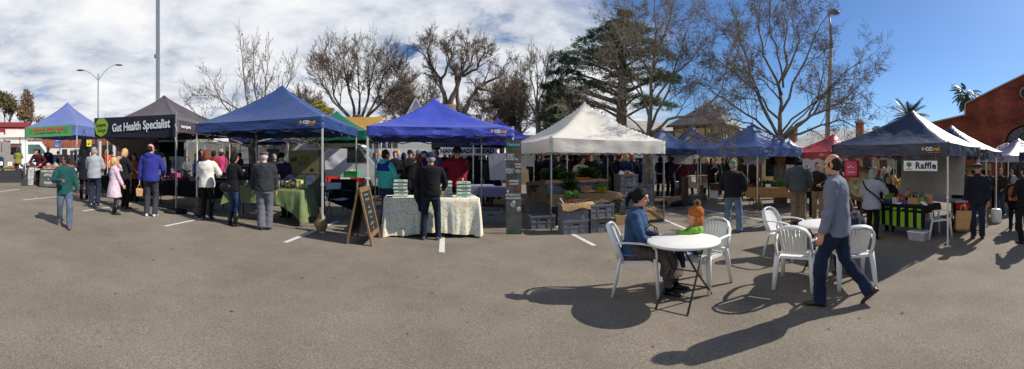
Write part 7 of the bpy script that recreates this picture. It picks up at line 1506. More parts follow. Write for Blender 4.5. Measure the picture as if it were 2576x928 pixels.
# cedar
def cedar():
    d = 30; b = P(1562, d); r_ = random.Random(5); off = b; o = thing('cedar_tree', 'dark green flat-tiered cedar standing behind the bare plane tree', 'tree', b)
    tb = MB(); tb.tube([at(1562, 402, d) - off - Vector((0, 0, 2)), at(1563, 250, d) - off, at(1568, 130, d) - off, at(1572, 30, d) - off], [.55, .42, .28, .06], 10); tb.build('trunk', BARK_DK, o)
    fol = MB(); lb = MB()
    tiers = [(1572, 32, 20), (1555, 55, 35), (1590, 70, 45), (1525, 80, 55), (1500, 105, 70), (1610, 110, 60), (1470, 140, 85), (1640, 135, 65), (1430, 148, 30), (1500, 165, 85), (1420, 180, 45), (1620, 180, 70), (1450, 205, 70), (1395, 212, 30), (1520, 215, 70), (1660, 200, 55), (1420, 240, 55), (1480, 262, 60), (1600, 245, 60), (1400, 290, 45), (1440, 300, 40), (1650, 260, 60), (1690, 190, 25), (1380, 215, 15), (1540, 130, 60), (1560, 90, 50), (1400, 320, 40), (1560, 190, 50)]
    for i, (x, y, w_) in enumerate(tiers):
        dd = r_.uniform(-2.6, 2.6); c = at(x, y, d + dd) - off; st = at(1565, y + 28 + abs(x - 1565) * .12, d) - off; lb.tube([st, st.lerp(c, .5) + Vector((0, 0, .15)), c], [.13, .09, .03], 6)
        wm = w_ * d / FOC
        for k in range(int(34 + w_ * 2.6)):
            a = r_.uniform(0, 2 * PI); q = math.sqrt(r_.random()); p = c + Vector((math.cos(a) * wm * q, math.sin(a) * wm * q * .8, r_.gauss(0, .1) - .35 * q * q + .1)); 
            for j in range(9):
                v = Vector((math.cos(a) * .7 + r_.gauss(0, .7), math.sin(a) * .7 + r_.gauss(0, .7), r_.gauss(.05, .25))).normalized(); s_ = v.cross(Vector((0, 0, 1)) + Vector((r_.gauss(0, .4), r_.gauss(0, .4), 0))).normalized() * r_.uniform(.03, .06); l = r_.uniform(.18, .42); f0 = p + Vector((r_.gauss(0, .1), r_.gauss(0, .1), r_.gauss(0, .04)))
                fol.add([f0 + s_, f0 - s_, f0 + v * l - Vector((0, 0, .04))], [(0, 1, 2)], r_.randint(0, 1), False)
    lb.build('limb', BARK_DK, o); fol.build('crown', [mat('cedar_needles', (96, 118, 86), rough=.8, var=.3, trans=.3), mat('cedar_needles_light', (126, 146, 106), rough=.8, var=.3)], o)
cedar()
# leafy crowns far left, yellow-green bush and low conifer
def leafy(name, label, px, d, base_y, blobs, mats, trunk_r=.25, n=900, sz=.2, loose=.35, seed=1, cat='tree', group=None):
    r_ = random.Random(seed); b = P(px, d); o = thing(name, label, cat, b, 0, group); tb = MB(); mb = MB()
    for x, y, w_, h_ in blobs:
        c = at(x, y, d + r_.uniform(-.06, .06) * d * .2) - b; rx, rz = w_ * d / FOC, h_ * d / FOC
        tb.tube([Vector((0, 0, -.2)), Vector((c.x * .3, c.y * .3, c.z * .5)), c], [trunk_r, trunk_r * .6, trunk_r * .12], 7)
        for k in range(6): e = c + Vector((r_.gauss(0, rx * .5), r_.gauss(0, rx * .5), r_.gauss(0, rz * .5))); tb.tube([c * .75, e], [trunk_r * .2, .02], 4)
        nn = int(n * w_ * h_ / 900)
        cl = [Vector((r_.gauss(0, .5), r_.gauss(0, .5), r_.gauss(0, .5))) for _ in range(9)]
        for k in range(nn):
            q = r_.choice(cl); v = q * .75 + Vector((r_.gauss(0, 1), r_.gauss(0, 1), r_.gauss(0, 1))) * loose
            if v.length > 1.15: v = v.normalized() * r_.uniform(.6, 1.15)
            p = c + Vector((v.x * rx, v.y * rx, v.z * rz)); a = Vector((r_.gauss(0, 1), r_.gauss(0, 1), r_.gauss(0, 1))).normalized(); s_ = a.orthogonal().normalized() * sz * .5 * r_.uniform(.5, 1.2)
            mb.add([p + s_, p - s_, p + a * sz * r_.uniform(.6, 1.3)], [(0, 1, 2)], r_.randint(0, len(mats) - 1), False)
    tb.build('trunk', BARK_DK, o); mb.build('crown', mats, o); return o
lb_ = [mat('leaf_brown', (132, 108, 80), var=.4), mat('leaf_rust', (150, 116, 82), var=.4)]; lo_ = [mat('leaf_olive', (104, 100, 68), var=.4), lb_[0]]
leafy('bare_tree', 'brown-leaved tree furthest left above the maroon shop', 12, 52, 300, [(12, 255, 30, 24), (-15, 250, 26, 26), (28, 272, 18, 16)], lo_, n=1500, sz=.32, seed=3)
leafy('poplar_tree', 'tall rusty feathery tree beside the furthest left tree', 68, 50, 300, [(68, 262, 16, 34), (62, 282, 20, 20), (76, 280, 10, 26)], lb_, n=1700, sz=.28, seed=4)
leafy('bare_tree', 'low twiggy tree above the orange brick shop', 98, 55, 300, [(98, 298, 16, 10)], lb_, n=700, sz=.25, seed=6)
leafy('bush', 'yellow-green bush below the round elm', 808, 27, 300, [(800, 270, 26, 14), (820, 280, 22, 12), (785, 285, 16, 10)], [mat('bush_yellow', (128, 120, 46), var=.4), mat('bush_green', (84, 86, 38), var=.4)], n=1600, sz=.16, seed=7, cat='bush')
leafy('evergreen_tree', 'dull green evergreen behind the right side of the dark elm', 1300, 36, 330, [(1290, 215, 26, 22), (1310, 240, 24, 24), (1275, 250, 26, 26)], [mat('evergreen_dull', (112, 112, 84), var=.4), mat('evergreen_grey', (134, 124, 98), var=.4)], n=330, sz=.22, loose=.6, seed=8)
leafy('conifer', 'low dark conifer at the left shoulder of the cream gazebo', 1402, 24, 330, [(1400, 275, 24, 8), (1412, 298, 30, 9), (1396, 318, 26, 9)], [mat('cedar_needles', (96, 118, 86)), mat('cedar_needles_light', (126, 146, 106))], n=2600, sz=.22, seed=9)
# palms by the brick hall
def palm(label, px, d, py, fr_n, fl, seed, drop=.5, tr=.2, fan=False):
    r_ = random.Random(seed); b = P(px, d); o = thing('palm_tree', label, 'tree', b); H_ = hgt(px, py, d); tb = MB(); tb.tube([(0, 0, -.2), (0, 0, H_ * .5), (.0, 0, H_)], [tr * 1.2, tr, tr * .9], 10); tb.build('trunk', BARK_DK, o); mb = MB()
    for i in range(fr_n):
        a = r_.uniform(0, 2 * PI); el = r_.uniform(-.9 if fan else -.15, 1.2); d0 = Vector((math.cos(a) * math.cos(el), math.sin(a) * math.cos(el), math.sin(el))); pts = [Vector((0, 0, H_))]; v = d0.copy(); L_ = fl * r_.uniform(.8, 1.1)
        for k in range(7): v = (v - Vector((0, 0, drop * .28))).normalized(); pts.append(pts[-1] + v * L_ / 7)
        tri_tube(mb, pts, .03, .008, 3)
        for k in range(1, 8):
            for m_ in range(5):
                p = pts[k - 1].lerp(pts[k], m_ / 5); ax = (pts[k] - pts[k - 1]).normalized(); sd = ax.cross(Vector((0, 0, 1))).normalized()
                if fan and k < 4: continue
                for s_ in (-1, 1):
                    w_ = (sd * s_ * .8 + ax * .55 - Vector((0, 0, .3 if not fan else .55))).normalized(); l = (.42 if not fan else .5) * fl / 2.2 * math.sin(PI * (k + m_ / 5) / 9.0); mb.add([p, p + ax * .06, p + w_ * l], [(0, 1, 2)], 0, False)
    mb.build('crown', mat('palm_frond', (62, 74, 52), rough=.45, var=.35, spec=.5), o)
palm('shaggy fan palm rising above the brick hall roofline', 2429, 31, 240, 60, 1.5, 2, .75, .17, True); palm('feathery date palm peeking over the raffle gazebo peak', 2286, 34, 296, 46, 2.3, 4, .42, .3)
# ---------------------------------------------------------------- the people
def pp(label, px, head, foot=None, d=None, **k):
    pos = G(px, foot) if foot else P(px, d); dd = Vector((pos.x, pos.y)).length
    hh = hgt(px, head, dd) / k.pop('hk', 1.0)
    return person(label, pos, h=hh, **k)
SWT = lambda n, c, hem=-.1, th=.014: (cloth(n, c), hem, th, 'sweater')
JKT = lambda n, c, hem=-.12, th=.022, fl=0.0: (cloth(n, c), hem, th, 'jacket', fl)
def bag_held(label, p, w, h_, dp, m, rz, handle=.16, lean=0.0):
    t = thing('paper_bag' if m is M['paper_bag'] else 'bag', label, 'bag', p - Vector((0, 0, handle)), rz); mb = MB()
    vs = []
    for z, kx, ky in ((-h_, .88, 1), (-h_ * .4, 1.02, 1.05), (0, 1, .7)):
        for x, y in ((-1, -1), (1, -1), (1, 1), (-1, 1)): vs.append((x * w / 2 * kx + lean * z, y * dp / 2 * ky, z))
    mb.add(vs, [(3, 2, 1, 0)] + [(4 * r + i, 4 * r + (i + 1) % 4, 4 * r + 4 + (i + 1) % 4, 4 * r + 4 + i) for r in range(2) for i in range(4)], 0, False); mb.build('bag_body', m, t)
    for s in (-1, 1): mb = MB(); mb.tube([(-w * .25, s * dp * .3, -.01), (-w * .16, s * dp * .2, handle * .8), (0, 0, handle + .01), (w * .16, s * dp * .2, handle * .8), (w * .25, s * dp * .3, -.01)], .008, 6); mb.build('handle', m, t)
    return t
# --- the walking man in grey and the denim group in front
GREYS = cloth('grey_marl', (118, 121, 136), var=.12, scale=60)
wm = person('balding man in grey sweatshirt and jeans striding past the cafe tables', P(2108, 4.27), -84, hgt(2108, 388, 4.27) + .03, top=(GREYS, -.13, .026, 'sweatshirt'), bottom=(cloth('indigo_jeans', (30, 42, 64), var=.35, scale=4), .022), hair=('fringe', 'dark'), skin=0, shoe=mat('brown_leather', (58, 36, 28), rough=.35, spec=.5),
    lf=(-.09, .2, 0, 4, -4), rf=(.08, -.36, .07, 0, 38), pz=.925, lean=5, ht=8, hp=4, rh=(.27, .0, .80), lh=(-.26, .16, .82), det=2, curl=.75, collar=cloth('collar_slate', (62, 68, 86)), bulk=.97)
hb_ = MB()
for i in range(60):
    a = rnd.uniform(PI, 2 * PI); hb_.tube([wm['hl'](math.cos(a) * .07 * rnd.uniform(.3, 1), -.02 + math.sin(a) * .08 * rnd.uniform(.3, 1), .1 + rnd.uniform(0, .018)) for _ in range(2)], .004, 4)
DEN = cloth('denim_jacket', (58, 84, 118), var=.45, scale=5); SKIRT = cloth('patterned_skirt', (92, 78, 78), var=.5, scale=40)
def seat_skirt(L_):
    pel, legs = L_['pel'], L_['legs']; Km = (legs[0][2] + legs[1][2]) / 2; Am = (legs[0][3] + legs[1][3]) / 2; rings = []
    path = [(pel + Vector((0, -.06, .1)), .165, .12, Vector((0, .3, 1))), (pel + Vector((0, .02, .0)), .21, .13, Vector((0, 1, .5))), (pel.lerp(Km, .5), .215, .105, Vector((0, 1, 0))), (Km + Vector((0, .0, .01)), .215, .115, Vector((0, 1, -.4))), (Km.lerp(Am, .3) + Vector((0, .03, 0)), .22, .13, Vector((0, .3, -1))), (Km.lerp(Am, .62) + Vector((0, .02, 0)), .24, .16, Vector((0, .0, -1)))]
    for c, w_, h_, t in path:
        t = t.normalized(); x = Vector((1, 0, 0)); b_ = t.cross(x).normalized(); rings.append([c + x * (math.cos(2 * PI * j / 18) * w_) + b_ * (math.sin(2 * PI * j / 18) * h_) for j in range(18)])
    return rings
def denim_trim(I):
    ring = I['ring']; sm_ = cloth('denim_pale', (110, 132, 156))
    def row(nm, s_, js, r_=.0035):
        b_ = MB(); b_.tube([ring(s_, .038, 36)[j % 36] for j in js], r_, 5); I['put'](nm, b_.mesh(nm), sm_)
    row('hem_band', -.04, range(0, 37), .008)
    for j in (6, 12):
        b_ = MB(); b_.tube([ring(q, .036, 36)[j] for q in (0, .1, .2, .28)], .0035, 5); I['put']('front_seam', b_.mesh('s'), sm_)
        b_ = MB(); c = ring(.27, .036, 36)[j + (-1 if j == 6 else 1)]; b_.box(c, (.07, .03, .035)); I['put']('pocket_flap', b_.mesh('p'), DEN)
    b_ = MB(); b_.tube([ring(q, .036, 36)[9] for q in (-.04, .1, .25, .4, .48)], .006, 5); I['put']('placket', b_.mesh('q'), sm_)
wd = person('dark haired woman in a denim jacket seated at the round white table', P(1598, 4.56), 98, 1.66, fem=True, top=(DEN, -.06, .022, 'denim_jacket'), bottom=(SKIRT, .01), skirt=seat_skirt, hair=('pony', 'black'), skin=0, shoe=SHOE_B, boots=.3, pz=.56, py=-.04, lean=9, ht=4, hp=14, lf=(-.1, .52, 0), rf=(.1, .44, .0), rh=(.13, .34, .64), lh=(-.14, .34, .66), rpole=(.5, -.8, -.5), lpole=(-.5, -.8, -.5), det=2, curl=.5, collar=DEN, extra=denim_trim)
hp_ = P(1634, 4.5) + Vector((0, 0, .56)); mb = MB(); mb.ell((0, 0, 0), (.17, .09, .1)); mb.box((0, 0, -.02), (.3, .12, .14)); me = remesh(mb, .018, 2); wrinkle(me, .01, 12, 3)
o = link('handbag', me, SHOE_B, None, loc=hp_ + Vector((0, 0, .1)), rot=(0, 0, -az(1634) + .3)); tag(o, 'black leather handbag on the lap of the woman in denim', 'handbag')
for s in (-1, 1): mb = MB(); mb.tube([(-.09, s * .05, .06), (-.07, s * .05, .15), (0, s * .04, .19), (.07, s * .05, .15), (.09, s * .05, .06)], .008, 6); mb.build('handle', SHOE_B, o)
LIMEJ = cloth('lime_fleece', (116, 166, 62), var=.2, scale=30)
person('toddler in orange pompom hat and lime fleece sitting at the white table', P(1752, 4.72), -104, .98, top=(LIMEJ, -.08, .03, 'fleece'), bottom=(cloth('toddler_navy', (44, 48, 72)), .02), hair=None, hat=('pompom', cloth('knit_orange', (168, 98, 42), var=.3, scale=60, bump=.8)), skin=0, shoe=SHOE_T, pz=.94, py=-.02, lf=(-.1, .36, .52), rf=(.1, .42, .48), lean=4, headk=1.75, ht=8, lh=(-.1, .5, 1.36), rh=(.16, .4, 1.3), det=2, curl=.35)
# --- left group
pp('man in dark green shirt and jeans walking towards us, hair to the collar', 163, 387, 571, face=172, top=(cloth('forest_shirt', (30, 74, 72), var=.15), -.15, .024, 'shirt'), bottom=(cloth('faded_jeans', (84, 96, 112), var=.35), .02), hair=('messy', 'black'), skin=2, shoe=SHOE_T, lf=(-.07, .24, 0, 5, -6), rf=(.1, -.26, .04, 8, 25), pz=.93, rh=(.14, .28, 1.14), lh=(-.3, .08, .84), ht=38, det=2, curl=.9, collar=cloth('shirt_red', (88, 40, 44)))
pp('dark clothed woman turned away beside the man in pale grey jacket', 211, 378, d=12.3, face=15, fem=True, top=JKT('ink', (26, 28, 36), -.25), bottom=BLACKC, hair=('long', 'black'), lh=(-.18, .2, .95), rh=(.2, .25, 1.05))
pp('grey haired man in pale grey jacket and navy trousers seen from behind', 237, 370, 516, face=22, top=JKT('pale_grey', (158, 160, 164), -.14, .03), bottom=(cloth('navy_trousers', (40, 44, 62)), .026), hair=('short', 'grey'), shoe=SHOE_W, lh=(-.16, .3, 1.02), rh=(.17, .3, 1.05), ht=28, bulk=1.08)
pp('girl with ponytail in a fluffy pale pink coat and black boots', 287, 397, 539, face=78, fem=True, top=(cloth('fluffy_pink', (216, 190, 200), bump=.8, bscale=70), -.42, .03, 'coat', .12), bottom=(cloth('grey_tights', (70, 66, 76)), .0), hair=('pony', 'blonde'), shoe=SHOE_B, boots=.55, hk=1.0, headk=1.16, lh=(-.1, .17, 1.55), rh=(.2, .26, .86), ht=5, lpole=(-.6, .3, -.8), curl=.6)
pp('blonde woman in a long black coat facing the health stall', 313, 374, 524, face=58, fem=True, top=JKT('coat_black', (28, 28, 32), -.33, .03, .1), bottom=BLACKC, hair=('bob', 'blonde'), shoe=SHOE_T, lh=(-.12, .3, 1.1), rh=(.16, .32, 1.06), hp=18, ht=15, specs='sun')
pp('woman in rust orange jacket behind the blonde woman', 338, 386, d=12.0, face=-160, fem=True, top=JKT('rust', (168, 82, 40), -.12), bottom=BLACKC, hair=('long', 'dark'), rh=(.1, .3, 1.05), lh=(-.1, .3, 1.08))
hoo = pp('balding man in royal blue hoodie and charcoal trousers seen from behind', 379, 362, 544, face=14, top=(cloth('royal_hoodie', (48, 52, 128)), -.1, .028, 'hoodie'), hood=True, bottom=(CHAR, .018), hair=('fringe', 'dark'), shoe=SHOE_W, lh=(-.29, .02, .8), rh=(.26, .2, .98), ht=30, bulk=1.08, collar=cloth('hood_lining', (190, 190, 186)))
pp('person in knitted beanie and grey jacket hidden behind the blue hoodie', 391, 356, d=10.9, face=8, top=JKT('slate_jkt', (78, 84, 92)), bottom=DKJEANS, hair=('short', 'dark'), hat=('beanie', cloth('navy_knit', (52, 40, 84), var=.5, scale=20)), shoe=SHOE_G, lh=(-.2, .2, 1.0), lf=(-.22, -.1, 0), rf=(.0, .05, 0))
bag_held('small brown paper carrier hanging from the hand of the man in blue hoodie', hoo['lhand'] + Vector((0, 0, -.02)), .17, .2, .09, M['paper_bag'], -az(355), .1)
pp('auburn haired woman in a loose cream sweater and black trousers', 520, 378, 552, face=20, fem=True, top=(cloth('cream_sweater', (218, 212, 200), bump=.3), -.14, .045, 'sweater'), bottom=(BLACKC, .012), hair=('bob', 'auburn'), shoe=SHOE_G, rh=(.23, .34, 1.1), lh=(-.1, .3, 1.1), ht=25, hp=12)
cb_ = pp('black haired woman in black top and blue jeans eating at the caper stall', 584, 383, 568, face=52, fem=True, top=(BLACKC, -.12, .018, 'sweater'), bottom=(JEANS, .008), hair=('bob', 'black'), shoe=SHOE_B, boots=.6, rh=(.1, .26, 1.28), lh=(-.08, .28, 1.26), hp=16, ht=12, lean=6, rpole=(.7, -.2, -.8), bulk=1.05)
p = G(566, 566) + Vector((0, 0, .86)) + U * .1 - V * .16; mb = MB(); mb.ell((0, 0, 0), (.15, .05, .11)); me = remesh(mb, .02, 2); o = link('shoulder_bag', me, SHOE_B, None, loc=p, rot=(0, 0, ROW)); tag(o, 'black shoulder bag on the hip of the woman eating', 'handbag'); mb = MB(); mb.tube([(-.12, 0, .08), (-.04, .08, .5), (.06, .1, .52), (.12, 0, .08)], .01, 5); mb.build('strap', SHOE_B, o)
pp('old man in flat cap, dark sweater and grey trousers at the caper table', 664, 380, 578, face=8, top=(cloth('dark_sweater', (50, 51, 54)), -.08, .028, 'sweater'), bottom=(cloth('grey_flannel', (98, 98, 106), var=.12), .034), hair=('fringe', 'white'), hat=('flatcap', cloth('brown_tweed', (92, 76, 66), var=.3, scale=60)), shoe=SHOE_B, lh=(-.28, .1, .84), rh=(.26, .14, .86), ht=8, lean=3, bulk=1.08, collar=M['white_sheet'], lf=(-.06, .0, 0), rf=(.1, .05, 0))
pp('stall holder in black cap and navy jumper bending over the caper jars', 722, 381, d=9.45, face=-140, top=SWT('navy_jumper', (34, 36, 56), -.1, .024), bottom=DKJEANS, hair=('fringe', 'white'), hat=('cap', BLACKC), lean=22, hp=22, ht=-12, lh=(-.1, .42, .98), rh=(.22, .34, .86), collar=M['white_sheet'])
# --- egg stall
pp('boy in a teal and blue hooded rain jacket watching the egg stall', 969, 377, d=8.75, face=48, top=(cloth('teal_jacket', (78, 190, 170)), -.1, .036, 'jacket'), hood=True, bottom=JEANS, hair=('short', 'dark'), rh=(.16, .3, 1.02), lh=(-.2, .2, .95), ht=12, extra=lambda I: I['put']('yoke', (lambda b_: (b_.loft([I['ring'](s_, e_) for s_, e_ in ((.3, .055), (.4, .055), (.46, .06), (.5, .05), (.55, .03))]), wrinkle(remesh(b_, .02, 2), .01, 8, 4))[1])(MB()), cloth('cobalt_yoke', (36, 50, 140))))
eb_ = pp('customer in navy beanie and black jacket with back to us at the egg table', 1083, 384, 603, face=4, top=(BLACKC, -.06, .026, 'jacket'), bottom=(DKJEANS, .016), hair=('short', 'grey'), hat=('beanie', cloth('navy_beanie', (38, 42, 76), bump=.8, bscale=90)), shoe=SHOE_G, lf=(-.15, .0, 0, -12), rf=(.15, .02, 0, 14), rh=(.24, .26, .98), lh=(-.22, .24, .98), hp=12, lean=3, bulk=1.05)
mb = MB(); mb.ell((0, 0, -.05), (.12, .1, .28)); mb.ell((.03, 0, -.3), (.11, .08, .18)); me = remesh(mb, .022, 2); wrinkle(me, .02, 9, 5); o = link('coat', me, cloth('quilted_black', (32, 33, 40)), None, loc=eb_['lhand'] + Vector((-.04, -.08, -.0))); tag(o, 'dark quilted coat hanging over the arm of the egg customer', 'coat')
pp('bearded seller in maroon hoodie and striped beanie behind the egg cartons', 1149, 369, d=8.75, face=178, top=(cloth('maroon_hoodie', (128, 26, 44)), -.1, .03, 'hoodie'), hood=True, bottom=BLACKC, hair=('short', 'brown'), hat=('beanie', cloth('striped_beanie', (40, 34, 34), var=.5, scale=20)), specs='clear', rh=(.3, .34, 1.12), lh=(-.1, .52, 1.03), hp=24, lean=9, bulk=1.05, rpole=(.9, -.3, -.1), lpole=(-.9, -.2, -.2), curl=.7, det=2)
# --- vegetable stall and right group
pp('dark haired seller in a pale striped shirt behind the carrots', 1456, 390, d=11.0, face=150, top=(cloth('pale_shirt', (176, 180, 168)), -.12, .022, 'shirt'), bottom=BLACKC, hair=('messy', 'dark'), rh=(.2, .4, 1.0), lh=(-.1, .42, .98), lean=16, hp=22, ht=-10, collar=cloth('pale_shirt', (176, 180, 168)))
pp('dark haired helper leaning in beside the seller in the pale shirt', 1483, 396, d=11.2, face=-120, top=SWT('drab', (44, 38, 36)), bottom=BLACKC, hair=('messy', 'dark'), lean=20, rh=(.2, .35, 1.0), lh=(-.2, .35, 1.0))
pp('man in green cap, black jacket and light jeans standing with back to us', 1843, 402, 584, face=10, top=(cloth('black_bomber', (30, 30, 34)), -.1, .036, 'jacket'), bottom=(LTJEANS, .028), hair=('short', 'grey'), hat=('cap', cloth('cap_green', (96, 138, 88))), shoe=cloth('denim_shoe', (60, 76, 104)), lf=(-.17, .02, 0, -14), rf=(.16, 0, 0, 14), lh=(-.24, .24, .98), rh=(.25, .2, .98), bulk=1.06)
pp('big man in grey hooded sweater and khaki shorts seen from behind', 2008, 395, 563, face=2, top=(cloth('grey_hooded', (74, 80, 84)), -.1, .04, 'hoodie'), hood=True, bottom=(KHAKI, .04), hair=('messy', 'black'), skin=1, lh=(-.3, .2, .92), rh=(.28, .2, .94), ht=20, bulk=1.22)
pp('smiling man in dark brown jumper and khaki trousers, hands clasped', 2056, 408, 552, face=172, top=SWT('brown_jumper', (52, 42, 36), -.08, .022), bottom=(cloth('khaki_chinos', (146, 122, 94)), .02), hair=('short', 'brown'), rh=(.05, .28, 1.08), lh=(-.05, .28, 1.1), collar=M['white_sheet'], lpole=(-.9, -.2, -.4), rpole=(.9, -.2, -.4))
pp('girl with long light hair peering past the man in grey hooded sweater', 2031, 416, d=11.6, face=170, fem=True, top=SWT('oat', (120, 104, 90)), bottom=DKJEANS, hair=('long', 'ginger'))
pf = pp('grey haired woman in pale puffer with a black bag strap at the raffle table', 2192, 425, 601, face=24, fem=True, top=JKT('pale_puffer', (150, 152, 160), -.2, .05), bottom=BLACKC, hair=('bob', 'grey'), shoe=SHOE_B, rh=(.2, .28, 1.26), lh=(-.2, .22, .95), ht=15, lean=4, bulk=1.15)
sb_ = MB(); rg = pf['ring']; A_ = [rg(s_, .1)[j] for s_, j in ((.5, 11), (.42, 12), (.3, 13), (.18, 15), (.05, 17), (-.06, 0))]; sb_.tube(A_, .018, 6, rad2=.008); o = pf['put']('bag_strap', sb_.mesh('bag_strap'), M['black_cloth'])
pp('grey haired woman in dark top and lime apron selling raffle tickets', 2238, 441, d=9.25, face=-165, fem=True, top=SWT('plum', (40, 28, 40), -.05, .02), bottom=BLACKC, hair=('bob', 'grey'), rh=(.2, .3, 1.02), lh=(-.2, .34, 1.0), hp=20, lean=14, extra=lambda I: I['put']('apron', (lambda b_: (b_.grid(lambda u, v: I['ring'](-.25 + .55 * v, .045)[0].lerp(I['ring'](-.25 + .55 * v, .045)[9], 0) if False else I['ring'](-.25 + .55 * v, .045)[int(round(u * 9))], 9, 8), b_.mesh('apron'))[1])(MB()), cloth('lime_apron', (128, 160, 52))))
sm = pp('bespectacled man in flat cap and dark rain jacket holding paper carriers', 2459, 411, 598, face=-172, top=JKT('rain_navy', (32, 36, 46), -.16, .034), bottom=(cloth('dark_denim', (34, 42, 62)), .02), hair=('short', 'grey'), hat=('flatcap', cloth('cap_grey', (52, 54, 58))), specs='clear', shoe=mat('oxblood', (70, 36, 36), rough=.4), rh=(.3, .06, .86), lh=(-.26, .06, .86), ht=6, collar=cloth('scarf_red', (110, 28, 36)), bulk=1.1, det=2, curl=.9)
bag_held('large brown paper carrier nearest in the hand of the flat-capped man', sm['rhand'] + Vector((-.1, -.02, 0)), .34, .4, .16, M['paper_bag'], -az(2430) + .2, .14, .1); bag_held('second paler carrier behind the large one of the flat-capped man', sm['rhand'] + Vector((.06, .06, -.04)), .26, .42, .14, M['paper_bag'], -az(2440) - .2, .16)
pp('man in brown jacket and blue jeans eating beside the gazebo leg', 2517, 424, 541, face=-150, top=JKT('brown_coat', (58, 46, 40), -.14, .03), bottom=(JEANS, .02), hair=('short', 'grey'), rh=(.06, .26, 1.3), lh=(-.2, .2, 1.0), ht=-20, bulk=1.1)
pp('bearded man in navy shirt and dark glasses beyond the woman with the rust bag', 2543, 427, 536, face=150, top=SWT('navy_tee', (32, 44, 70)), bottom=(cloth('stone', (140, 134, 124)), .02), hair=('short', 'brown'), specs='sun')
wr_ = pp('grey haired woman in black with a rust backpack', 2549, 441, 580, face=12, fem=True, top=JKT('black_top', (26, 26, 30), -.2), bottom=BLACKC, hair=('bob', 'grey'), shoe=SHOE_B)
p = G(2549, 580) - Vector((2.4, .5, 0)).normalized() * .2 + Vector((0, 0, .98)); mb = MB(); mb.ell((0, 0, 0), (.16, .12, .2)); mb.box((0, 0, -.05), (.26, .16, .26)); me = remesh(mb, .025, 2); o = link('backpack', me, cloth('rust_pack', (160, 84, 52)), None, loc=p, rot=(0, 0, -az(2549))); tag(o, 'rust coloured backpack worn by the grey haired woman in black', 'backpack')
pp('person in black cut off by the photo edge beyond the rust backpack', 2578, 418, 612, face=-40, top=JKT('black_edge', (24, 24, 28), -.1, .026), bottom=BLACKC, hair=('short', 'dark'), rh=(.2, .3, 1.1), lh=(-.2, .25, 1.05))
# seated figure on the far cafe chair: fur-collared coat, boots
person('person in dark padded coat with cream fur collar sitting behind the walking man', P(2141, 5.12), -18, 1.5, fem=True, top=JKT('padded_navy', (40, 42, 54), -.1, .05), bottom=BLACKC, hair=('bob', 'brown'), shoe=mat('red_boot', (96, 40, 36), rough=.5), boots=.5, pz=.6, lf=(-.1, .42, 0), rf=(.1, .36, 0), lh=(-.1, .4, .72), rh=(.12, .38, .72), lean=24, hp=20, collar=fabric('cream_fur', (214, 204, 186), bump=.9, bscale=80))
# apple stall
pp('apple seller in maroon jumper and dark cap bending over the apples', 103, 368, d=17.2, face=-142, top=SWT('maroon_jumper', (74, 26, 38), -.1, .024), bottom=BLACKC, hair=('short', 'grey'), hat=('cap', CHAR), lean=38, hp=14, rh=(.2, .62, .98), lh=(-.25, .3, .95), bulk=1.1, det=1)
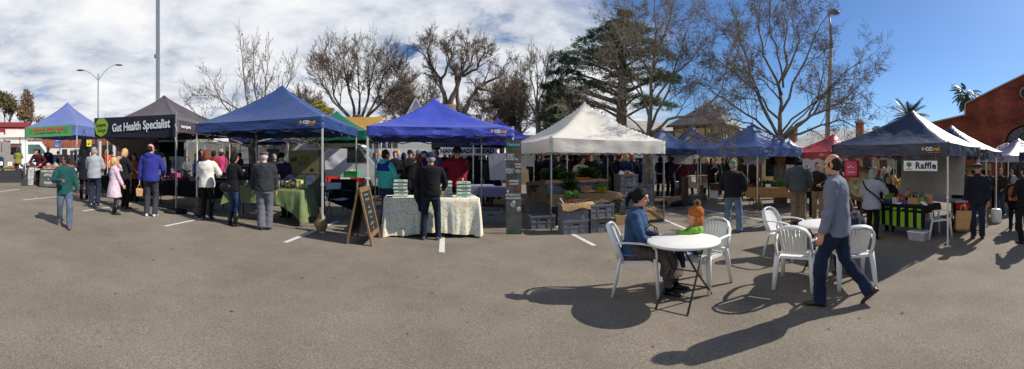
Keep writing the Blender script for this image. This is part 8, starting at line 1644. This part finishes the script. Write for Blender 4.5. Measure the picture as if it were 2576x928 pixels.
# ---------------------------------------------------------------- the crowd further back: (bearing, head height in the survey, range, facing, kind, top, legs, hair, hat, label)
BK = {}
def tc(c): 
    n = 'crowd_%d_%d_%d' % c
    return cloth(n, c)
CROWD = [
 (3, 384, 20.5, 60, 0, (40, 56, 84), 'jeans', 'grey', None, 'person in blue jacket at the very left of the produce bench'),
 (45, 369, 21.2, 20, 1, (126, 128, 56), 'black', 'grey', None, 'grey haired person in olive jacket at the far left produce stall'),
 (98, 376, 19.5, -60, 0, (34, 34, 38), 'black', 'black', 'cap', 'man in black cap behind the apple seller'),
 (121, 371, 20.5, 178, 0, (34, 38, 54), 'black', 'grey', 'straw', 'man in straw boater and navy jumper behind the apple stall'),
 (146, 380, 22, 80, 0, (46, 40, 44), 'black', 'black', None, 'dark haired person behind the man in green shirt'),
 (180, 378, 19.5, 95, 0, (176, 156, 128), 'jeans', 'white', None, 'white haired man in beige jacket browsing beyond the apple gazebo'),
 (190, 376, 21, -90, 1, (52, 54, 80), 'black', 'black', 'felt', 'woman in dark hat facing the man in beige jacket'),
 (225, 381, 17.5, 150, 1, (40, 40, 46), 'black', 'dark', None, 'dark clothed person under the black tote bag'),
 (268, 376, 19, 20, 1, (206, 84, 50), 'black', 'blonde', None, 'blonde woman in orange jacket behind the health stall'),
 (281, 380, 19.5, -20, 0, (60, 56, 64), 'black', 'black', None, 'dark haired man next to the blonde woman in orange'),
 (297, 381, 19, 30, 1, (166, 140, 126), 'jeans', 'brown', None, 'woman in checked top behind the health stall rack'),
 (470, 394, 15.5, 175, 1, (96, 98, 102), 'black', 'brown', None, 'woman in grey top seated behind the health stall poster'),
 (500, 380, 13.2, 60, 1, (188, 40, 120), 'black', 'ginger', None, 'woman with ponytail in magenta jacket behind the white sweater'),
 (505, 376, 14.6, 170, 0, (28, 28, 32), 'black', 'black', None, 'man in black silhouette above the magenta jacket'),
 (537, 378, 14.2, 20, 1, (150, 38, 46), 'black', 'black', None, 'woman with red backpack behind the white sweater woman'),
 (556, 376, 14.8, -10, 1, (176, 60, 110), 'black', 'dark', 'beanie', 'woman in pale knitted hat left of the black haired woman'),
 (572, 379, 15.2, 5, 1, (116, 106, 88), 'jeans', 'ginger', None, 'long red haired woman in khaki jacket behind the black haired woman'),
 (690, 388, 12.4, -60, 0, (34, 34, 38), 'black', 'grey', None, 'dark clothed person between the old man and the stall holder'),
 (943, 383, 15.5, 150, 1, (70, 96, 130), 'black', 'ginger', None, 'woman in denim blue jacket and sunglasses beyond the egg stall leg'),
 (954, 380, 16.2, 60, 1, (90, 150, 150), 'jeans', 'blonde', None, 'blonde woman in turquoise beyond the egg stall'),
 (993, 380, 12.6, 178, 0, (30, 30, 34), 'black', 'dark', None, 'young man in black behind the boy in teal'),
 (1001, 377, 18, 30, 1, (96, 130, 170), 'jeans', 'blonde', None, 'blonde person in light blue against the white van'),
 (1030, 377, 12.2, 150, 0, (30, 28, 30), 'black', 'black', 'cap', 'man in black cap with dark jacket behind the egg table'),
 (1052, 374, 15.5, 60, 0, (112, 48, 52), 'black', 'grey', None, 'grey haired man in burgundy jacket behind the egg customer'),
 (1066, 380, 14.6, -70, 1, (72, 40, 60), 'black', 'white', 'felt', 'white haired woman in grey felt hat behind the egg customer'),
 (1097, 373, 14.8, 150, 1, (120, 116, 150), 'black', 'grey', None, 'woman with patterned scarf behind the navy beanie'),
 (1118, 378, 15.2, 170, 0, (40, 46, 44), 'black', 'dark', None, 'man in dark top left of the egg seller'),
 (1180, 374, 16, 20, 0, (60, 62, 50), 'black', 'dark', None, 'man in olive top right of the egg seller'),
 (1196, 383, 13.8, -60, 1, (28, 30, 34), 'black', 'black', None, 'person in black with green bag behind the egg stall leg'),
 (1230, 388, 12.8, 30, 1, (24, 24, 28), 'black', 'black', None, 'dark person beside the hanging sheet of the egg stall'),
 (1247, 383, 14, 60, 1, (200, 196, 190), 'black', 'ginger', None, 'ginger haired woman in white behind the hanging sheet'),
 (1352, 384, 15.5, 90, 1, (36, 32, 36), 'black', 'brown', None, 'woman in glasses and black beside the white sheet'),
 (1372, 386, 16, -70, 0, (44, 46, 54), 'black', 'dark', 'cap', 'man in white cap left of the cream gazebo leg'),
 (1382, 383, 17, 20, 0, (40, 40, 44), 'black', 'black', None, 'dark haired man directly behind the cream gazebo leg'),
 (1398, 377, 15.2, 150, 0, (62, 66, 72), 'black', 'brown', None, 'tall man in grey behind the kale heap'),
 (1404, 389, 13.4, 178, 1, (28, 28, 32), 'black', 'black', None, 'dark clothed woman in front of the tall man in grey'),
 (1434, 388, 15.6, -30, 0, (70, 34, 38), 'black', 'black', None, 'person in dark red left of the seller in pale shirt'),
 (1500, 377, 15, 175, 0, (44, 40, 46), 'black', 'dark', None, 'tall man facing us behind the leafy greens'),
 (1513, 381, 15.6, 40, 0, (34, 38, 44), 'black', 'black', None, 'man with cropped hair right of the tall man'),
 (1530, 379, 15.2, 10, 0, (26, 26, 30), 'black', 'black', None, 'man in black at the middle of the vegetable crowd'),
 (1522, 391, 13.6, 20, 1, (24, 24, 28), 'black', 'black', None, 'shaded person in black in front of the man with cropped hair'),
 (1549, 384, 15.8, 160, 1, (80, 56, 46), 'black', 'ginger', None, 'long haired woman in brown behind the inner gazebo pole'),
 (1558, 386, 14.6, 60, 0, (30, 28, 30), 'black', 'dark', None, 'dark figure left of the navy puffer jacket'),
 (1574, 384, 14.2, 8, 1, (38, 50, 84), 'black', 'blonde', None, 'fair haired person in navy puffer jacket with back to us'),
 (1589, 388, 14.6, 12, 1, (32, 36, 42), 'jeans', 'ginger', None, 'curly ginger person in black vest over blue sleeves'),
 (1612, 388, 15, 0, 1, (38, 60, 100), 'black', 'black', None, 'dark haired person in blue left of the plane tree trunk'),
 (1683, 392, 17, 150, 0, (30, 30, 40), 'black', 'grey', None, 'person in dark coat behind the hand trolley'),
 (1690, 394, 16.5, 100, 1, (44, 38, 42), 'black', 'brown', None, 'person holding a pale cup beside the trolley'),
 (1715, 398, 17.6, 40, 0, (110, 44, 44), 'jeans', 'black', None, 'person in dark red under the hung white sheet'),
 (1778, 393, 19, 10, 1, (66, 60, 60), 'black', 'blonde', None, 'blonde woman with red scarf under the ink blue gazebo'),
 (1800, 390, 18.6, 20, 0, (40, 62, 56), 'black', 'black', None, 'man in dark green top behind the brown sandbag'),
 (1818, 388, 19.5, 160, 0, (34, 34, 40), 'black', 'black', 'cap', 'man in black cap left of the green capped man'),
 (1828, 398, 16, 60, 1, (36, 36, 42), 'black', 'dark', None, 'dark haired helper half behind the green capped man'),
 (1868, 392, 19, 20, 0, (60, 44, 40), 'black', 'dark', None, 'person in brown right of the green capped man'),
 (1880, 396, 20.5, -30, 1, (80, 66, 100), 'black', 'dark', None, 'woman in purple near the hung sheet'),
 (2165, 417, 13.5, 60, 0, (196, 202, 214), 'black', 'dark', None, 'man in white shirt right of the red bag'),
 (2178, 424, 12.8, -40, 1, (70, 30, 40), 'black', 'grey', None, 'grey haired woman in dark red left of the raffle crowd'),
 (2212, 426, 12.6, 100, 1, (66, 76, 84), 'black', 'auburn', None, 'auburn haired woman in grey behind the raffle seller'),
 (2200, 420, 15, 20, 0, (120, 90, 80), 'black', 'grey', None, 'grey haired man at the back of the raffle crowd'),
 (2235, 419, 14.2, 30, 1, (48, 50, 58), 'black', 'white', None, 'white haired person behind the raffle pole'),
 (2246, 424, 13.4, 80, 1, (190, 150, 50), 'black', 'dark', 'beanie', 'person in mustard jacket and dark beanie behind the raffle seller'),
 (2135, 424, 14, 170, 0, (84, 40, 48), 'black', 'grey', None, 'man in burgundy behind the striding man'),
 (2414, 428, 10.9, -30, 1, (26, 26, 30), 'black', 'grey', None, 'woman in long black coat right of the raffle backdrop'),
 (2423, 428, 12.0, 178, 0, (70, 70, 76), 'black', 'white', None, 'white haired man behind the woman in long black coat'),
 (2436, 431, 11.4, -100, 1, (100, 28, 38), 'black', 'blonde', None, 'blonde woman in red top left of the flat-capped man'),
 (2430, 424, 14.2, 150, 0, (44, 46, 54), 'black', 'brown', None, 'man in sunglasses behind the blonde woman in red'),
 (2475, 426, 12.4, 20, 1, (30, 30, 34), 'black', 'dark', None, 'dark haired woman hidden behind the flat-capped man'),
 (2448, 427, 15, 60, 0, (120, 130, 150), 'black', 'dark', None, 'man in light blue beyond the navy gazebo'),

 (330, 384, 13.6, 40, 1, (40, 36, 42), 'black', 'dark', None, 'dark coated shopper in the shade behind the rust jacket'),
 (352, 380, 14.6, 150, 0, (52, 56, 66), 'black', 'dark', None, 'stall helper facing us behind the health table'),
 (420, 384, 13.8, -30, 1, (62, 50, 70), 'black', 'auburn', None, 'auburn haired shopper deep behind the magenta box'),
 (450, 381, 16.5, 20, 0, (44, 50, 60), 'jeans', 'black', None, 'man in slate top deep behind the black sheet'),
 (603, 384, 15.5, 60, 0, (40, 44, 50), 'black', 'dark', None, 'dark jacketed man just left of the sapling trunk'),
 (668, 384, 14.5, -80, 1, (70, 90, 84), 'black', 'brown', None, 'woman in sea green top behind the flat-capped old man'),
 (1015, 384, 14.2, 20, 1, (38, 30, 34), 'black', 'black', None, 'dark shopper between the young man in black and the capped man'),
 (1040, 380, 16.8, -60, 0, (90, 84, 70), 'black', 'grey', None, 'man in stone jacket at the back of the egg stall crowd'),
 (1135, 380, 13.6, 160, 1, (46, 30, 36), 'black', 'dark', None, 'woman in dark plum close behind the egg seller'),
 (1212, 384, 15.2, 20, 0, (34, 38, 44), 'black', 'dark', None, 'man in dark grey behind the egg stall back leg'),
 (1340, 386, 17.5, 10, 0, (50, 44, 44), 'black', 'dark', None, 'dark shopper left of the woman in glasses'),
 (1418, 386, 16.8, -40, 0, (46, 50, 56), 'black', 'brown', None, 'man in charcoal behind the shaded kale'),
 (1447, 384, 17.4, 30, 1, (70, 44, 50), 'black', 'dark', None, 'woman in brown red behind the pale shirted seller'),
 (1470, 383, 16.2, 170, 0, (36, 36, 42), 'black', 'grey', None, 'grey haired man behind the dark haired helper'),
 (1540, 388, 14.2, 60, 1, (28, 26, 30), 'black', 'black', None, 'dark clothed woman by the inner gazebo pole'),
 (1600, 386, 16.6, -20, 0, (56, 50, 50), 'black', 'dark', None, 'man in brown grey behind the curly ginger shopper'),
 (1660, 392, 18.2, 20, 1, (44, 40, 50), 'black', 'dark', None, 'woman in dark violet right of the plane tree trunk'),
 (1702, 396, 19.4, 160, 0, (50, 54, 62), 'black', 'grey', None, 'grey haired seller under the navy gazebo beyond the trolley'),
 (1735, 396, 19, -40, 1, (88, 50, 56), 'black', 'brown', None, 'woman in dusty red beside the hung white sheet'),
 (1760, 394, 20, 30, 0, (40, 44, 52), 'jeans', 'dark', None, 'man in blue grey left of the blonde with red scarf'),
 (1790, 398, 17.2, 170, 1, (36, 34, 40), 'black', 'black', None, 'dark haired seller behind the dark table'),
 (1895, 396, 17.5, 150, 0, (60, 46, 44), 'black', 'dark', None, 'seller in brown behind the orange-draped table'),
 (1955, 402, 17.8, 40, 1, (64, 60, 66), 'black', 'brown', None, 'woman in grey behind the leafy herbs'),
 (2110, 418, 15.5, 60, 0, (60, 64, 76), 'jeans', 'grey', None, 'man in blue grey behind the striding man'),
 (2152, 420, 15, -20, 1, (90, 70, 76), 'black', 'brown', None, 'woman in mauve behind the barrel wheel'),
 (2185, 420, 16, 40, 0, (52, 60, 56), 'black', 'dark', None, 'man in dull green at the back of the raffle crowd'),
 (2222, 420, 16.5, 160, 1, (120, 116, 110), 'black', 'white', None, 'white haired woman in oatmeal far behind the raffle seller'),
 (2402, 428, 13, 40, 0, (36, 38, 46), 'black', 'dark', None, 'dark shopper at the edge of the raffle backdrop'),
 (2490, 428, 14.5, 160, 0, (60, 58, 64), 'black', 'dark', None, 'man in dark grey between the easel and the gazebo leg'),
 (2528, 428, 16.5, 30, 1, (70, 50, 56), 'black', 'brown', None, 'woman in wine red far behind the man in brown jacket'),
]
PROTO = {}
LEGM = dict(jeans=JEANS, black=BLACKC)
for i, (px, hy, d, fc, fm, c, lg, hr_, ht_, lab) in enumerate(CROWD):
    rnd.seed(900 + i); h_ = hgt(px, hy, d); sp = (px % 7 - 3) * .03
    hat_m = {'straw': mat('straw', (206, 176, 120), var=.15, scale=40), 'felt': cloth('felt_grey', (84, 84, 92)), 'cap': cloth('cap_pale', (196, 192, 186)) if 'white cap' in lab else BLACKC, 'beanie': cloth('knit_beige', (160, 148, 130)) if 'pale' in lab else CHAR}.get(ht_)
    person(lab, P(px, d), fc, max(1.35, min(1.95, h_)), fem=bool(fm), top=(tc(c), -.12, .022, 'jacket'), bottom=LEGM[lg], hair=('short' if not fm else ('long' if 'long' in lab else ('pony' if 'ponytail' in lab else 'bob')), hr_), hat=(ht_, hat_m) if ht_ else None,
           lh=rnd.choice([None, (-.12, .3, 1.08), (-.16, .28, 1.0)]), rh=rnd.choice([None, (.12, .3, 1.1), (.06, .27, 1.3)]), lf=(-.1, sp, 0), rf=(.1, -sp, 0), ht=rnd.uniform(-25, 25), hp=rnd.uniform(0, 14), det=0, specs='sun' if 'sunglasses' in lab else ('clear' if 'glasses' in lab else None), skin=0 if rnd.random() < .8 else 1)
